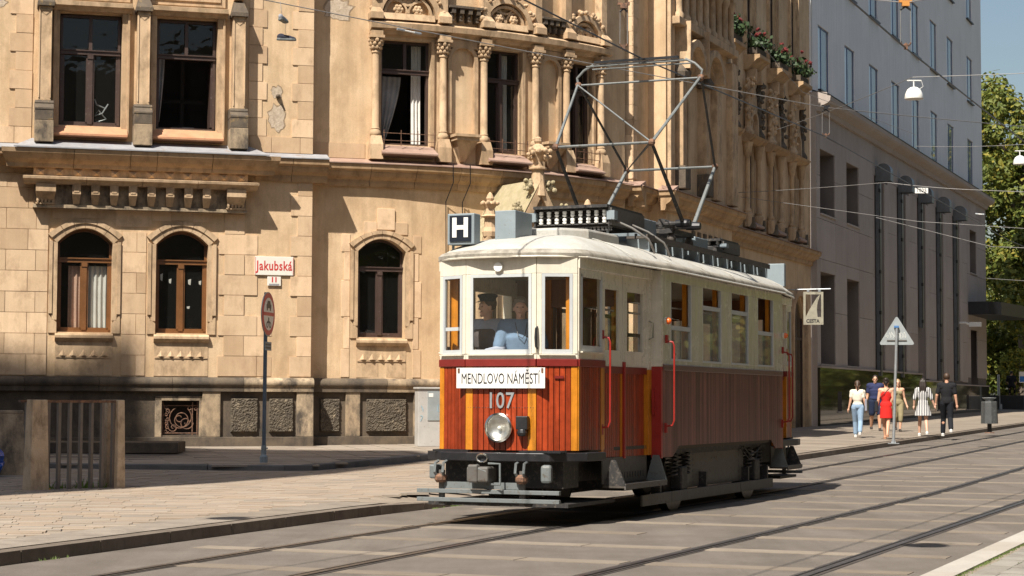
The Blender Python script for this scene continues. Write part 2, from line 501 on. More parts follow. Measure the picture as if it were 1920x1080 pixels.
# pavement bed under the pavers
bed = MB()
es = [-.2, -.7, -1.5, -3, -6, -9, -14, -20, -30, -60]
ds2 = frange(-10, 112, 2)
def bed_z(d, k):
    e = kerb_e(max(d, 4)) + k
    z = plaza_z(d, e)
    if k > -1.0: z = rise(d) + min(z - rise(d), kerb_h(d) if d > 6 else .11)
    return z
bed.add([SW(d, kerb_e(max(d, 4)) + k, bed_z(d, k) - .006) for d in ds2 for k in es],
        [(i * len(es) + j, i * len(es) + j + 1, (i + 1) * len(es) + j + 1, (i + 1) * len(es) + j) for i in range(len(ds2) - 1) for j in range(len(es) - 1)])
M['bed'] = mineral('paving_joint_sand', (0.22, 0.18, 0.14), (0.30, 0.245, 0.19), 1.2, bmp=.3)
bed.build('pavement_bed', M['bed'], pv)
# border slabs along the kerb
M['border'] = mineral('grey_border_slab', (0.215, 0.182, 0.147), (0.275, 0.235, 0.19), 1.2, per=.10, bmp=.3, dirt=(.15, .125, .1), dirt_amt=.25)
d = 8.0
while d < 33:
    q = MB(); c0, c1 = d + .004, d + .896
    zz = lambda x, k: bed_z(x, k) + .006
    q.add([SW(c0, kerb_e(c0) - .265, zz(c0, -.3)), SW(c0, kerb_e(c0) - .86, zz(c0, -.86)), SW(c1, kerb_e(c1) - .86, zz(c1, -.86)), SW(c1, kerb_e(c1) - .265, zz(c1, -.3))], [(0, 1, 2, 3)])
    q.build('border_slab', M['border'], pv); d += .9
# long pavers of the plaza
M['paver'] = mineral('sandy_paver', (0.262, 0.217, 0.170), (0.330, 0.277, 0.220), .7, per=.12, island=False, hue=(1.06, .98, .9), bmp=.3, dirt=(.26, .2, .15), dirt_amt=.18)
M['paver_i'] = mineral('sandy_paver_far', (0.262, 0.217, 0.170), (0.330, 0.277, 0.220), .7, per=.12, island=True, hue=(1.06, .98, .9), bmp=.3, dirt=(.26, .2, .15), dirt_amt=.18)
pav = []
A0 = rad(10)          # courses run almost square to the view
for r in range(-12, 162):
    off = RND.uniform(0, .8); 
    v = 11.0 + r * .20
    u = -14 + off
    while u < 9:
        L = RND.choice([.4, .4, .5, .6])
        cx, cy = u + L / 2, v + .10
        x = cx * math.cos(A0) - cy * math.sin(A0); y = cx * math.sin(A0) + cy * math.cos(A0)
        p = Vector((x, y, 0)); dd, ee = p.dot(TV), p.dot(RV)
        if ee < kerb_e(dd) - .80 - L * .30 and y > 10 and x > -.36 * y - 1.2 and dd < 33 and (y < 32.55 or (x > -3.2 and y < 33.35 + (x + 3.45) * 2.26 - .5)):
            pav.append((y, x, y, L, u, v, dd, ee))
        u += L
pav.sort()
pm = MB(); unit = MB(); unit.bx((0, 0, 0), (1, 1, 1)); ume = None
for i, (_, x, y, L, u, v, dd, ee) in enumerate(pav):
    z = plaza_z(dd, ee) + RND.uniform(-.0015, .0015)
    w, l = .20 - .004, L - .004
    if i < 300:
        if ume is None:
            o = unit.build('paver', M['paver'], pv); ume = o.data
        else: o = link('paver', ume, None, pv)
        o.location = (x, y, z - .01); o.scale = (l, w, .03); o.rotation_euler = (RND.uniform(-.003, .003), 0, A0)
    else:
        pm.bx((x, y, z - .01), (l, w, .03), A0)
tag(pm.build('farther_pavers', M['paver_i'], pv), kind='stuff')

# raised pavement along the corner building, with its kerb
sw2 = empty('raised_sidewalk'); tag(sw2, kind='structure')
def rz2(x, y): 
    p = Vector((x, y, 0)); d, e = p.dot(TV), p.dot(RV)
    base = .26 + rise(d) * .9
    t = max(0, (y - 33.2) / 8.4)
    return base + .09 * t + (0.008 * max(0, -4 - x))
edge = [(-40, 32.6), (-14, 32.7), (-8.0, 32.9), (-5.2, 33.0), (-3.9, 33.15), (-3.45, 33.35), (-1.75, 37.2), (0.6, 42.6), (1.9, 45.6)]
M['sidekerb'] = mineral('blue_grey_kerb_stone', (0.12, 0.115, 0.11), (0.18, 0.17, 0.16), 3, per=.15, bmp=.3)
for i in range(len(edge) - 1):
    (xa, ya), (xb, yb) = edge[i], edge[i + 1]
    L = math.hypot(xb - xa, yb - ya); k = max(1, int(L / 1.6))
    for j in range(k):
        p0 = (xa + (xb - xa) * (j + .004) / k, ya + (yb - ya) * (j + .004) / k); p1 = (xa + (xb - xa) * (j + .996) / k, ya + (yb - ya) * (j + .996) / k)
        nx, ny = -(yb - ya) / L * .2, (xb - xa) / L * .2
        za, zb = rz2(*p0), rz2(*p1)
        m = MB()
        m.add([(p0[0], p0[1], za - .3), (p1[0], p1[1], zb - .3), (p1[0], p1[1], zb - .012), (p0[0], p0[1], za - .012),
               (p0[0] + nx * .08, p0[1] + ny * .08, za + .004), (p1[0] + nx * .08, p1[1] + ny * .08, zb + .004),
               (p0[0] + nx, p0[1] + ny, za + .004), (p1[0] + nx, p1[1] + ny, zb + .004)],
              [(0, 1, 2, 3), (3, 2, 5, 4), (4, 5, 7, 6), (0, 3, 4, 6), (1, 7, 5, 2)])
        m.build('kerb_stone', M['sidekerb'], sw2)
m = MB(); vs = []; far = []
for x, y in edge:
    vs.append((x, y + .19, rz2(x, y) - .005)); far.append((x - 3 if x > -3 else x, y + 14, rz2(x, y + 9) - .005))
mid = [((a[0] + b[0]) / 2, (a[1] + b[1]) / 2, rz2((a[0] + b[0]) / 2, (a[1] + b[1]) / 2) - .005) for a, b in zip(vs, far)]
N = len(vs)
m.add(vs + mid + far, [(i, i + 1, N + i + 1, N + i) for i in range(N - 1)] + [(N + i, N + i + 1, 2 * N + i + 1, 2 * N + i) for i in range(N - 1)])
M['tilebed'] = mineral('tile_joint', (0.09, 0.078, 0.065), (0.14, 0.12, 0.10), 2)
m.build('sidewalk_bed', M['tilebed'], sw2)
M['tile'] = mineral('grey_beige_sidewalk_tile', (0.27, 0.225, 0.18), (0.34, 0.29, 0.235), 1.2, per=.10, bmp=.3)
def inside_side(x, y):
    for i in range(len(edge) - 1):
        (xa, ya), (xb, yb) = edge[i], edge[i + 1]
        if (xb - xa) * (y - ya) - (yb - ya) * (x - xa) < .24 * math.hypot(xb - xa, yb - ya): 
            if i >= 4 or x < -3.3: return False
    return True
tl = []
AT2 = rad(15.5)
for i in range(-30, 24):
    for j in range(-4, 26):
        u, v = i * .62 + (.0), j * .62
        x = -4.4 + u * math.cos(AT2) - v * math.sin(AT2); y = 31.5 + u * math.sin(AT2) + v * math.cos(AT2)
        if x < -.30 * y or not inside_side(x, y) or y > 47: continue
        if (Vector((x, y)) - Vector((-4.378, 41.644))).dot(Vector((-math.sin(AT2), math.cos(AT2)))) > .3 and x < 2: continue
        tl.append((y, x))
tl.sort(); um2 = None; pm = MB()
for i, (y, x) in enumerate(tl):
    z = rz2(x, y)
    if i < 300:
        if um2 is None:
            unit2 = MB(); unit2.bx((0, 0, 0), (.61, .61, .03)); o = unit2.build('sidewalk_tile', M['tile'], sw2); um2 = o.data
        else: o = link('sidewalk_tile', um2, None, sw2)
        o.location = (x, y, z - .012 + RND.uniform(-.002, .002)); o.rotation_euler = (.010, 0, AT2)
    else: pm.bx((x, y, z - .012), (.61, .61, .03), AT2)
if pm.v: tag(pm.build('farther_tiles', M['tile'], sw2), kind='stuff')

# flat pavement past the tram (right part), tiles and pale strips
M['farpave'] = mineral('far_pavement_slab', (0.20, 0.166, 0.132), (0.255, 0.213, 0.17), .8, per=.07, bmp=.2, dirt=(.17, .14, .11), dirt_amt=.15)
M['farband'] = mineral('far_pavement_band', (0.27, 0.225, 0.175), (0.33, 0.278, 0.22), 1, per=.06, bmp=.2)
d = 33.0; i = 0
while d < 108:
    w = .35 if i % 3 == 2 else 1.0
    for e0, e1 in ((-10.80, -13.0), (-13.0, -15.95)):
        m = MB(); q0, q1 = d + .008, d + w - .008
        k0, k1 = (kerb_e(d) - .27, e1 - .008) if e0 == -10.80 else (e0, e1)
        m.add([SW(q0, k0, rise(q0) + .1155), SW(q0, k1, plaza_z(q0, k1) + .012), SW(q1, k1, plaza_z(q1, k1) + .012), SW(q1, k0, rise(q1) + .1155)], [(0, 1, 2, 3)])
        m.build('pavement_slab', M['farband' if i % 3 == 2 else 'farpave'], pv)
    d += w; i += 1

# flush kerb strip and grassy paving at the near right
M['flush'] = mineral('pale_flush_kerb', (0.34, 0.31, 0.27), (0.43, 0.40, 0.35), 1.5, per=.08, bmp=.3)
rp = empty('grassy_paving'); tag(rp, kind='structure')
d = 5.0
while d < 45:
    m = MB(); q = [SW(d + .004, -2.93, .012), SW(d + .004, -2.68, .012), SW(d + 1.2, -2.68, .012), SW(d + 1.2, -2.93, .012)]
    m.add([tuple(p) for p in q] + [(p[0], p[1], -.05) for p in q], [(0, 1, 2, 3), (0, 4, 5, 1), (1, 5, 6, 2), (2, 6, 7, 3), (3, 7, 4, 0)])
    m.build('flush_kerb_stone', M['flush'], rp); d += 1.206
M['cobble'] = mineral('blue_grey_paving_block', (0.20, 0.185, 0.16), (0.29, 0.265, 0.225), 3, per=.16, bmp=.4)
m = MB(); m.add([SW(3, -2.67, -.004), SW(45, -2.67, -.004), SW(45, 8, -.004), SW(3, 8, -.004)], [(0, 1, 2, 3)])
m.build('paving_bed', M['bed'], rp)
cm = None
for i in range(34):
    for j in range(9):
        d = 11.0 + i * .31; e = -2.64 + .15 + j * .21
        if e > -1: continue
        if cm is None:
            u3 = MB(); u3.bx((0, 0, 0), (.205, .30, .03)); o = u3.build('paving_block', M['cobble'], rp); cm = o.data
        else: o = link('paving_block', cm, None, rp)
        d += .15 * (j % 2)
        o.location = SW(d, e, -.008 + RND.uniform(-.004, .004)); o.rotation_euler = (0, 0, -SA)
# grass in the joints
M['grass'] = paint('joint_grass', (0.09, 0.13, 0.025), .8, var=.4, scale=9)
gm = MB()
def tuft(x, y, z, h, k):
    for _ in range(k):
        a = RND.uniform(0, 6.28); r = RND.uniform(0, .03); l = RND.uniform(.4, 1) * h; b = RND.uniform(-.5, .5) * h
        px_, py_ = x + r * math.cos(a), y + r * math.sin(a)
        gm.add([(px_ - .004, py_, z), (px_ + .004, py_, z), (px_ + b * math.cos(a), py_ + b * math.sin(a), z + l)], [(0, 1, 2)])
for _ in range(260):
    d = RND.uniform(11, 22); p = SW(d, -2.665 + RND.uniform(-.012, .02), .0); tuft(*p, .018, 5)
for _ in range(160):
    d = RND.uniform(11, 20); e = -2.6 + .21 * RND.randint(0, 7) ; p = SW(d, e, 0); tuft(*p, .014, 3)
for d0, k in ((14.1, 4), (13.9, 3), (23.2, 14), (22.6, 7)):
    for _ in range(k):
        d = d0 + RND.uniform(-.18, .18); tuft(*SW(d, kerb_e(d) + .02, 0.0), .035 if d < 16 else .025, 4)
tag(gm.build('grass', M['grass']), 'short green grass growing in the paving joints and along the kerb', 'grass', kind='stuff')
# ================================================================ corner building (sandstone, rounded corner)
BA = rad(15.5); BO = Vector((-4.378, 41.644, 0))
U0, RR, UM = 1.3, 10.9, 7.2
def bend(u, y, z):
    if u <= U0: return (u, y, z)
    a = min(u - U0, UM) / RR; r = RR - y; k = max(0.0, u - U0 - UM)
    return (U0 + r * math.sin(a) + k * math.cos(a), RR - r * math.cos(a) + k * math.sin(a), z)
_ci, _si = math.cos(-BA), math.sin(-BA)
def stf(d, y, z):                 # street-front coordinates (d along the street, y into the building) -> building frame
    p = TV * d + RV * (-16.0 - y) - BO
    return (p.x * _ci - p.y * _si, p.x * _si + p.y * _ci, z)
CB = empty('corner_building', BO, BA, 'ochre sandstone corner building with arched windows and carved upper floor behind the tram', 'building')

def arc_top(t, zt, rise_):       # height of an arched head at 0..1 across
    return zt - rise_ * (2 * t - 1) ** 2
def wall(name, u0, u1, z0, z1, holes, y, mat, f=bend, reveal=.3, step=.6, parent=CB):
    m = MB(f)
    us = set(frange(u0, u1, step))
    for (a, b, c, d, r) in holes:
        us.update([a, b])
        if r: us.update(frange(a, b, (b - a) / 12))
    us = sorted(us); us = [us[0]] + [q for p, q in zip(us, us[1:]) if q - p > 1e-5]
    for a, b in zip(us, us[1:]):
        mid = (a + b) / 2
        hs = sorted([h for h in holes if h[0] - 1e-6 < mid < h[1] + 1e-6], key=lambda h: h[2])
        lo_a = lo_b = z0
        for (p, q, c, d, r) in hs:
            m.add([(a, y, lo_a), (b, y, lo_b), (b, y, c), (a, y, c)], [(0, 1, 2, 3)])
            ta, tb = (a - p) / (q - p), (b - p) / (q - p)
            lo_a, lo_b = (arc_top(ta, d, r), arc_top(tb, d, r)) if r else (d, d)
            m.add([(a, y, lo_a), (b, y, lo_b), (b, y + reveal, lo_b), (a, y + reveal, lo_a)], [(0, 1, 2, 3)])
            m.add([(a, y, c), (b, y, c), (b, y + reveal, c), (a, y + reveal, c)], [(0, 1, 2, 3)])
        m.add([(a, y, lo_a), (b, y, lo_b), (b, y, z1), (a, y, z1)], [(0, 1, 2, 3)])
    for (p, q, c, d, r) in holes:
        t = d - r if r else d
        for u in (p, q):
            m.add([(u, y, c), (u, y + reveal, c), (u, y + reveal, t), (u, y, t)], [(0, 1, 2, 3)])
    me = bpy.data.meshes.new(name); me.from_pydata(m.v, [], m.q)
    return link(name, me, mat, parent)

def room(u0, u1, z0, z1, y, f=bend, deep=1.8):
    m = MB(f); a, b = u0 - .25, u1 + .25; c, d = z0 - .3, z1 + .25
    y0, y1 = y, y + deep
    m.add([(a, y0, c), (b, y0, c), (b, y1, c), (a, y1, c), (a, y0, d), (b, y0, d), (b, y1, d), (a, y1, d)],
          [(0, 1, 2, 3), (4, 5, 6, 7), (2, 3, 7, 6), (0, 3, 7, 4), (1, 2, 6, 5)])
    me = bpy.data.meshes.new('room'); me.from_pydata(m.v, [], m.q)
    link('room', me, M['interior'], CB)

def arch_band(m, u0, u1, zt, r, w, y0, y1, n=14, foot=0.0):
    """an arched strip of width w following a segmental head"""
    pts = []
    for i in range(n + 1):
        t = i / n; pts.append((u0 + (u1 - u0) * t, arc_top(t, zt, r)))
    c = (u0 + u1) / 2; half = (u1 - u0) / 2
    for (a, za), (b, zb) in zip(pts, pts[1:]):
        a2, b2 = c + (a - c) * (1 + w / half), c + (b - c) * (1 + w / half)
        za2, zb2 = za + w, zb + w
        m.add([(a, y0, za), (b, y0, zb), (b2, y0, zb2), (a2, y0, za2), (a, y1, za), (b, y1, zb), (b2, y1, zb2), (a2, y1, za2)],
              [(0, 1, 2, 3), (3, 2, 6, 7), (0, 4, 5, 1), (0, 3, 7, 4), (1, 5, 6, 2)])

def window(u0, u1, z0, z1, y, rise_=0.0, trans=.62, mat='brownwood', f=bend, upper_split=True, lower='closed', glass='glass'):
    """casement with transom; panes are sub-parts"""
    s = .055
    zt = z0 + (z1 - z0) * trans
    m = MB(f); side = z1 - rise_
    m.box(u0, u0 + s, y, y + .09, z0, side); m.box(u1 - s, u1, y, y + .09, z0, side)
    m.box(u0, u1, y, y + .09, z0, z0 + s)
    if rise_:
        pts = [(u0 + (u1 - u0) * i / 12, arc_top(i / 12, z1, rise_)) for i in range(13)]
        for (a, za), (b, zb) in zip(pts, pts[1:]):
            m.add([(a, y, za - s), (b, y, zb - s), (b, y, zb), (a, y, za), (a, y + .09, za - s), (b, y + .09, zb - s), (b, y + .09, zb), (a, y + .09, za)],
                  [(0, 1, 2, 3), (0, 4, 5, 1), (3, 2, 6, 7)])
    else: m.box(u0, u1, y, y + .09, z1 - s, z1)
    m.box(u0, u1, y - .035, y + .08, zt - .035, zt + .04)
    m.box(u0, u1, y - .06, y + .02, zt + .04, zt + .065)
    c = (u0 + u1) / 2
    w = m.build('window', M[mat], CB)
    cb = MB(f)
    if lower != 'open': cb.box(c - .05, c + .05, y - .02, y + .08, z0 + s, zt - .03).box(c - .06, c + .06, y - .035, y + .03, zt - .12, zt - .035)
    if upper_split: cb.box(c - .035, c + .035, y - .015, y + .08, zt + .04, z1 - (s if rise_ else s))
    if cb.v: cb.build('mullion', M[mat], w)
    def pane(a, b, c_, d_, arch=False):
        q = MB(f)
        if arch:
            k = 10; top = []
            for i in range(k + 1):
                x = a + (b - a) * i / k; top.append((x, min(arc_top((x - u0) / (u1 - u0), z1, rise_) - s * .8, d_)))
            q.add([(a, y + .045, c_), (b, y + .045, c_)] + [(x, y + .045, z) for x, z in reversed(top)], [tuple(range(k + 3))])
        else:
            q.add([(a, y + .045, c_), (b, y + .045, c_), (b, y + .045, d_), (a, y + .045, d_)], [(0, 1, 2, 3)])
        q.build('pane', M[glass], w)
    if upper_split:
        pane(u0 + s, c - .035, zt + .04, z1 - s * .5, bool(rise_)); pane(c + .035, u1 - s, zt + .04, z1 - s * .5, bool(rise_))
    else: pane(u0 + s, u1 - s, zt + .04, z1, bool(rise_))
    if lower == 'closed':
        for a, b in ((u0 + s, c - .05), (c + .05, u1 - s)):
            q = MB(f); q.box(a, a + .035, y + .005, y + .07, z0 + s, zt - .035).box(b - .035, b, y + .005, y + .07, z0 + s, zt - .035).box(a, b, y + .005, y + .07, z0 + s, z0 + s + .05)
            q.build('casement', M[mat], w)
            pane(a + .03, b - .03, z0 + s + .04, zt - .035)
    return w

def curtain(u0, u1, z0, z1, y, mat, folds=5, f=bend, gather=0.0, name='curtain'):
    m = MB(f); nu, nz = folds * 8, 8; vs = []
    for j in range(nz + 1):
        t = j / nz; z = z1 + (z0 - z1) * t
        for i in range(nu + 1):
            s = i / nu
            a, b = u0, u1 - gather * (u1 - u0) * t ** 1.5
            vs.append((a + (b - a) * s, y + .03 * math.sin(s * folds * 6.28 + .5 * math.sin(t * 3)) * (.5 + .5 * t), z))
    m.add(vs, [(j * (nu + 1) + i, j * (nu + 1) + i + 1, (j + 1) * (nu + 1) + i + 1, (j + 1) * (nu + 1) + i) for j in range(nz) for i in range(nu)])
    o = m.build(name, M[mat], CB, smooth=True)
    return o

# ---- blocks: one shared bevelled unit block, scaled
_b = MB(); _b.bx((0, 0, 0), (1, 1, 1))
_blk = {}
def block(u0, u1, z0, z1, y0, y1, mat='stone', name='stone_block', f=None, gap=.010):
    """a dressed stone proud of the wall, y0 front, y1 back"""
    key = mat
    du, dz = (u1 - u0 - gap), (z1 - z0 - gap)
    if f is None:
        if key not in _blk:
            me = bpy.data.meshes.new('stone_block')
            me.from_pydata(_b.v, [], _b.q)
            bm = bmesh.new(); bm.from_mesh(me)
            bmesh.ops.bevel(bm, geom=list(bm.edges), offset=.012, segments=1, affect='EDGES')
            bmesh.ops.recalc_face_normals(bm, faces=bm.faces); bm.to_mesh(me); bm.free(); me.materials.append(M[mat]); _blk[key] = me
        o = bpy.data.objects.new(name, _blk[key]); COL.objects.link(o); o.parent = CB
        o.location = ((u0 + u1) / 2, (y0 + y1) / 2, (z0 + z1) / 2); o.scale = (du, abs(y1 - y0), dz)
        return o
    m = MB(f); m.box(u0 + gap / 2, u1 - gap / 2, y0, y1, z0 + gap / 2, z1 - gap / 2, max(1, int((u1 - u0) / .4)))
    return m.build(name, M[mat], CB, bev=.006)

# ---- walls
YR = -.44                                        # plane of the projecting left part
G1, G2 = (-5.38, -4.26, 2.78, 4.95, .30), (-3.36, -2.27, 2.78, 4.95, .30)
W1, W2 = (-5.41, -4.13, 7.10, 9.48, 0), (-3.41, -2.13, 7.10, 9.48, 0)
GR = (-3.20, -2.42, .64, 1.36, 0)
wall('wall', -12, -.04, 1.6, 14, [G1, G2, W1, W2], YR, M['plaster'])
G3 = (1.04, 2.11, 2.76, 4.93, .28)
w1, w2, w3 = (1.53, 2.67, 7.02, 9.36, 0), (3.99, 4.99, 6.98, 9.34, 0), (6.40, 7.20, 6.95, 9.30, 0)
wall('wall', -.06, 8.5, 1.6, 14, [G3, w1, w2, w3], 0, M['plaster'], step=.45)
m = MB(); m.add([(-.04, YR, 1.6), (-.04, .05, 1.6), (-.04, .05, 14), (-.04, YR, 14)], [(0, 1, 2, 3)]); m.build('wall_return', M['plaster'], CB)
m = MB(); m.box(-12, 8, 9, 16, 0, 14); m.build('building_core', M['interior'], CB)
# roof slab closing the block above the picture
m = MB(); m.prismz([(-12, YR - .4), (0, YR - .4), (2, 0), (8.6, 3), (9, 16), (-12, 16)], 14, 14.4); m.build('roof_slab', M['lead'], CB)

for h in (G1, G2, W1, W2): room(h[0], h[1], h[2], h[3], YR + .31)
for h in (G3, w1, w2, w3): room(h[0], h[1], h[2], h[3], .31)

# ---- ground-floor windows with arched heads
for h, y in ((G1, YR), (G2, YR), (G3, 0.0)):
    window(h[0] + .0, h[1], h[2], h[3], y + .22, rise_=h[4], trans=.69, mat='tanwood' if h is not G3 else 'brownwood', upper_split=False)
    # moulded stone surround: jambs, arch, sill, apron with pyramid frieze
    for s in (-1, 1):
        m = MB(bend); e = h[0] if s < 0 else h[1]
        m.box(min(e, e + s * .10), max(e, e + s * .10), y - .03, y + .02, h[2] + .25, h[3] - h[4])
        m.box(min(e + s * .10, e + s * .17), max(e + s * .10, e + s * .17), y - .055, y + .02, h[2] + .38, h[3] - h[4] + .02)
        m.prism([(e, h[2] - .02), (e + s * .17, h[2] - .02), (e + s * .17, h[2] + .38), (e + s * .10, h[2] + .28), (e, h[2] + .2)], y - .03, y + .02)
        m.build('window_jamb', M['trim'], CB)
    n = 6; hw = (h[1] - h[0]) / 2; c = (h[0] + h[1]) / 2
    for i in range(n):                           # arch stones
        q = MB(bend); a, b = h[0] - .02 + (h[1] - h[0] + .04) * i / n, h[0] - .02 + (h[1] - h[0] + .04) * (i + 1) / n
        for k in range(3):
            aa, bb = a + (b - a) * k / 3 + (.004 if k == 0 else 0), a + (b - a) * (k + 1) / 3 - (.004 if k == 2 else 0)
            ta, tb = (aa - h[0]) / (2 * hw), (bb - h[0]) / (2 * hw)
            za, zb = arc_top(ta, h[3], h[4]), arc_top(tb, h[3], h[4])
            for (o0, o1, yy) in ((0, .10, -.032), (.10, .18, -.062)):
                A1, A2 = c + (aa - c) * (1 + o0 / hw), c + (aa - c) * (1 + o1 / hw); B1, B2 = c + (bb - c) * (1 + o0 / hw), c + (bb - c) * (1 + o1 / hw)
                q.add([(A1, y + yy, za + o0), (B1, y + yy, zb + o0), (B2, y + yy, zb + o1), (A2, y + yy, za + o1),
                       (A1, y + .02, za + o0), (B1, y + .02, zb + o0), (B2, y + .02, zb + o1), (A2, y + .02, za + o1)],
                      [(0, 1, 2, 3), (3, 2, 6, 7), (0, 4, 5, 1), (0, 3, 7, 4), (1, 5, 6, 2)])
        q.build('arch_stone', M['trim'], CB)
    m = MB(bend); m.sweep([(y + .2, h[2] - .01), (y - .06, h[2] - .03), (y - .10, h[2] - .07), (y - .10, h[2] - .12), (y - .04, h[2] - .19), (y + .2, h[2] - .19)], h[0] - .03, h[1] + .03, 4)
    m.build('window_sill', M['trim'], CB)
    m = MB(bend); m.box(h[0] - .02, h[1] + .02, y - .012, y + .02, 1.88, h[2] - .19); m.build('apron', M['trim'], CB)
    for i in range(5):
        q = MB(bend); a = h[0] + .03 + i * (h[1] - h[0] - .06) / 5; b = a + (h[1] - h[0] - .06) / 5; z = h[2] - .50
        q.add([(a + .01, y - .012, z), (b - .01, y - .012, z), ((a + b) / 2, y - .012, z + .14), ((a + b) / 2, y - .07, z + .015)], [(0, 1, 3), (1, 2, 3), (2, 0, 3)])
        q.build('pyramid_ornament', M['trim'], CB)
    q = MB(bend); q.box(h[0], h[1], y - .03, y, h[2] - .53, h[2] - .505); q.build('apron_string', M['trim'], CB)
    if h is not G3:
        pass
# curtains of the ground floor
curtain(-5.14, -4.84, 2.85, 4.18, YR + .33, 'curtain_pink', 3)
curtain(-4.84, -4.34, 2.85, 4.18, YR + .33, 'curtain', 5)
q = MB(); q.box(-3.28, -3.10, YR + .36, YR + .37, 2.9, 3.5); 
for x_, z_, w_, h_ in ((-3.21, 3.92, .05, .14), (-3.03, 3.86, .05, .09), (-2.62, 3.84, .06, .11), (-2.40, 3.84, .05, .08), (-2.64, 3.32, .06, .05)):
    q = MB(); q.prism([(x_ - w_ / 2, z_), (x_ + w_ * .3, z_ - h_ * .2), (x_ + w_ / 2, z_ + h_), (x_ - w_ * .6, z_ + h_ * .8)], YR + .285, YR + .288); q.build('paper_scrap', M['curtain'], CB)
blob(.36, 3.72, .07, .08, -.008, 21) if False else None
# keystone and flat block over the third window
block(1.46, 1.86, 5.12, 5.60, -.04, .02, 'stone', 'keystone', bend); block(1.16, 1.46, 5.02, 5.30, -.02, .02, 'stone', 'stone_block', bend); block(1.86, 2.16, 5.02, 5.30, -.02, .02, 'stone', 'stone_block', bend)
for s, e in ((-1, 1.04), (1, 2.11)):
    zz = [1.88, 2.5, 3.2, 4.0, 4.62, 5.02]
    for i in range(5):
        w_ = .28 if i % 2 else .34
        a, b = sorted((e + s * .172, e + s * (w_ + .03)))
        block(a, b, zz[i], zz[i + 1], -.016, .02, 'stone', 'stone_block', bend)

# ---- ashlar of the left part
rows = [1.88 + .4315 * i for i in range(12)]
rows = [z for z in rows if z < 6.2]
for i, z in enumerate(rows):
    z1 = min(z + .4315, 6.08)
    if z1 - z < .1: continue
    alt = i % 2
    q0 = -.37 if alt else -.52
    block(q0, -.05, z, z1, YR - RND.uniform(.016, .030), YR + .05)                 # corner quoins
    if not (4.0 < z < 4.5) or True:
        if z < 5.3 and (i not in (3, 4)): pass
    x0 = -2.06
    cut = -1.50 if alt else -1.22
    if z < 5.2: block(x0 + (.12 if alt else .0) + .01, cut, z, z1, YR - RND.uniform(.016, .030), YR + .05)
    if z < 3.0 or i in (5,): block(cut, -1.05 if alt else -.9, z, z1, YR - RND.uniform(.010, .016), YR + .05)
    # between the two windows
    if z < 4.75:
        a, b = -4.06, -3.56
        if alt: block(a, b, z, z1, YR - .014, YR + .05)
        else: block(a, (a + b) / 2 + .05, z, z1, YR - .012, YR + .05); block((a + b) / 2 + .05, b, z, z1, YR - .017, YR + .05)
    # left of the first window, running out of the picture
    cuts = [-5.57, -5.82 if alt else -5.98, -6.42 if alt else -6.62, -7.2, -8.0]
    for a, b in zip(cuts[1:], cuts): block(a, b, z, z1, YR - RND.uniform(.016, .030), YR + .05)
for a, b, z, z1 in ((-3.46, -3.05, 5.14, 5.36), (-2.6, -2.2, 5.14, 5.36), (-5.5, -5.1, 5.14, 5.36), (-4.6, -4.2, 5.14, 5.36), (-5.1, -4.6, 5.16, 5.36), (-3.05, -2.6, 5.16, 5.36), (-4.2, -3.46, 5.0, 5.36)):
    block(a, b, z, z1, YR - .013, YR + .05)
# upper floor: base course, quoins on both sides of the spalled plaster strip
for a, b in ((-7.6, -6.9), (-6.9, -6.3), (-6.3, -5.95), (-1.42, -.95), (-.95, -.33), (-.33, -.05)):
    block(a, b, 6.68, 7.03, YR - .018, YR + .05)
for i in range(12):
    z = 7.03 + i * .392
    block(-.52 + (.12 if i % 2 else 0), -.05, z, z + .392, YR - RND.uniform(.016, .030), YR + .05)
    block(-1.46, -1.06 - (.10 if i % 2 else 0), z, z + .392, YR - RND.uniform(.016, .030), YR + .05)
    block(-6.42 + (.12 if i % 2 else 0), -5.95, z, z + .392, YR - RND.uniform(.016, .030), YR + .05)
    if i < 9: block(-.0 + .02, .06, z, z + .392, .0 - .004, .02)
block(.03, 1.18, 6.68, 7.02, -.014, .04)
# spalled plaster patches: bare rough render, ringed by a darker, painted shadow edge
M['spall'] = mineral('bare_rough_render', (0.42, 0.335, 0.245), (0.58, 0.475, 0.365), 9, bmp=1.0, bscale=24, dirt=(.3, .23, .16), dirt_amt=.2)
M['spallshade'] = mineral('broken_plaster_shade', (0.20, 0.145, 0.09), (0.38, 0.28, 0.18), 12, bmp=.8, bscale=30)
def blob(cx, cz, rx, rz_, y, seed):
    r = random.Random(seed); k = 22; pts = []
    for i in range(k):
        a = 2 * math.pi * i / k; s = 1 + r.uniform(-.22, .22)
        pts.append((cx + rx * math.cos(a) * s, cz + rz_ * math.sin(a) * s))
    m = MB(); m.prism(pts, y, y + .03); m.build('plaster_spall', M['spall'], CB)
    m = MB(); m.prism([(cx + (a - cx) * (1.10 + .10 * r.random()) + .006, cz + (b - cz) * (1.05 + .08 * r.random()) + .012) for a, b in pts], y + .003, y + .03); m.build('plaster_edge_shade', M['spallshade'], CB)
blob(-.83, 7.45, .17, .28, YR - .006, 3); blob(-.85, 7.98, .11, .13, YR - .006, 5); blob(.55, 9.95, .3, .25, -.006, 8); blob(-6.6, 9.6, .1, .08, YR - .006, 2)
m = MB(); m.lathe([(.05, 0), (.055, .05), (.03, .1), (.02, .16)], (-.82, YR, 7.9), 10, Matrix.Rotation(rad(90), 4, 'X')); m.build('broken_bracket', M['soot'], CB)

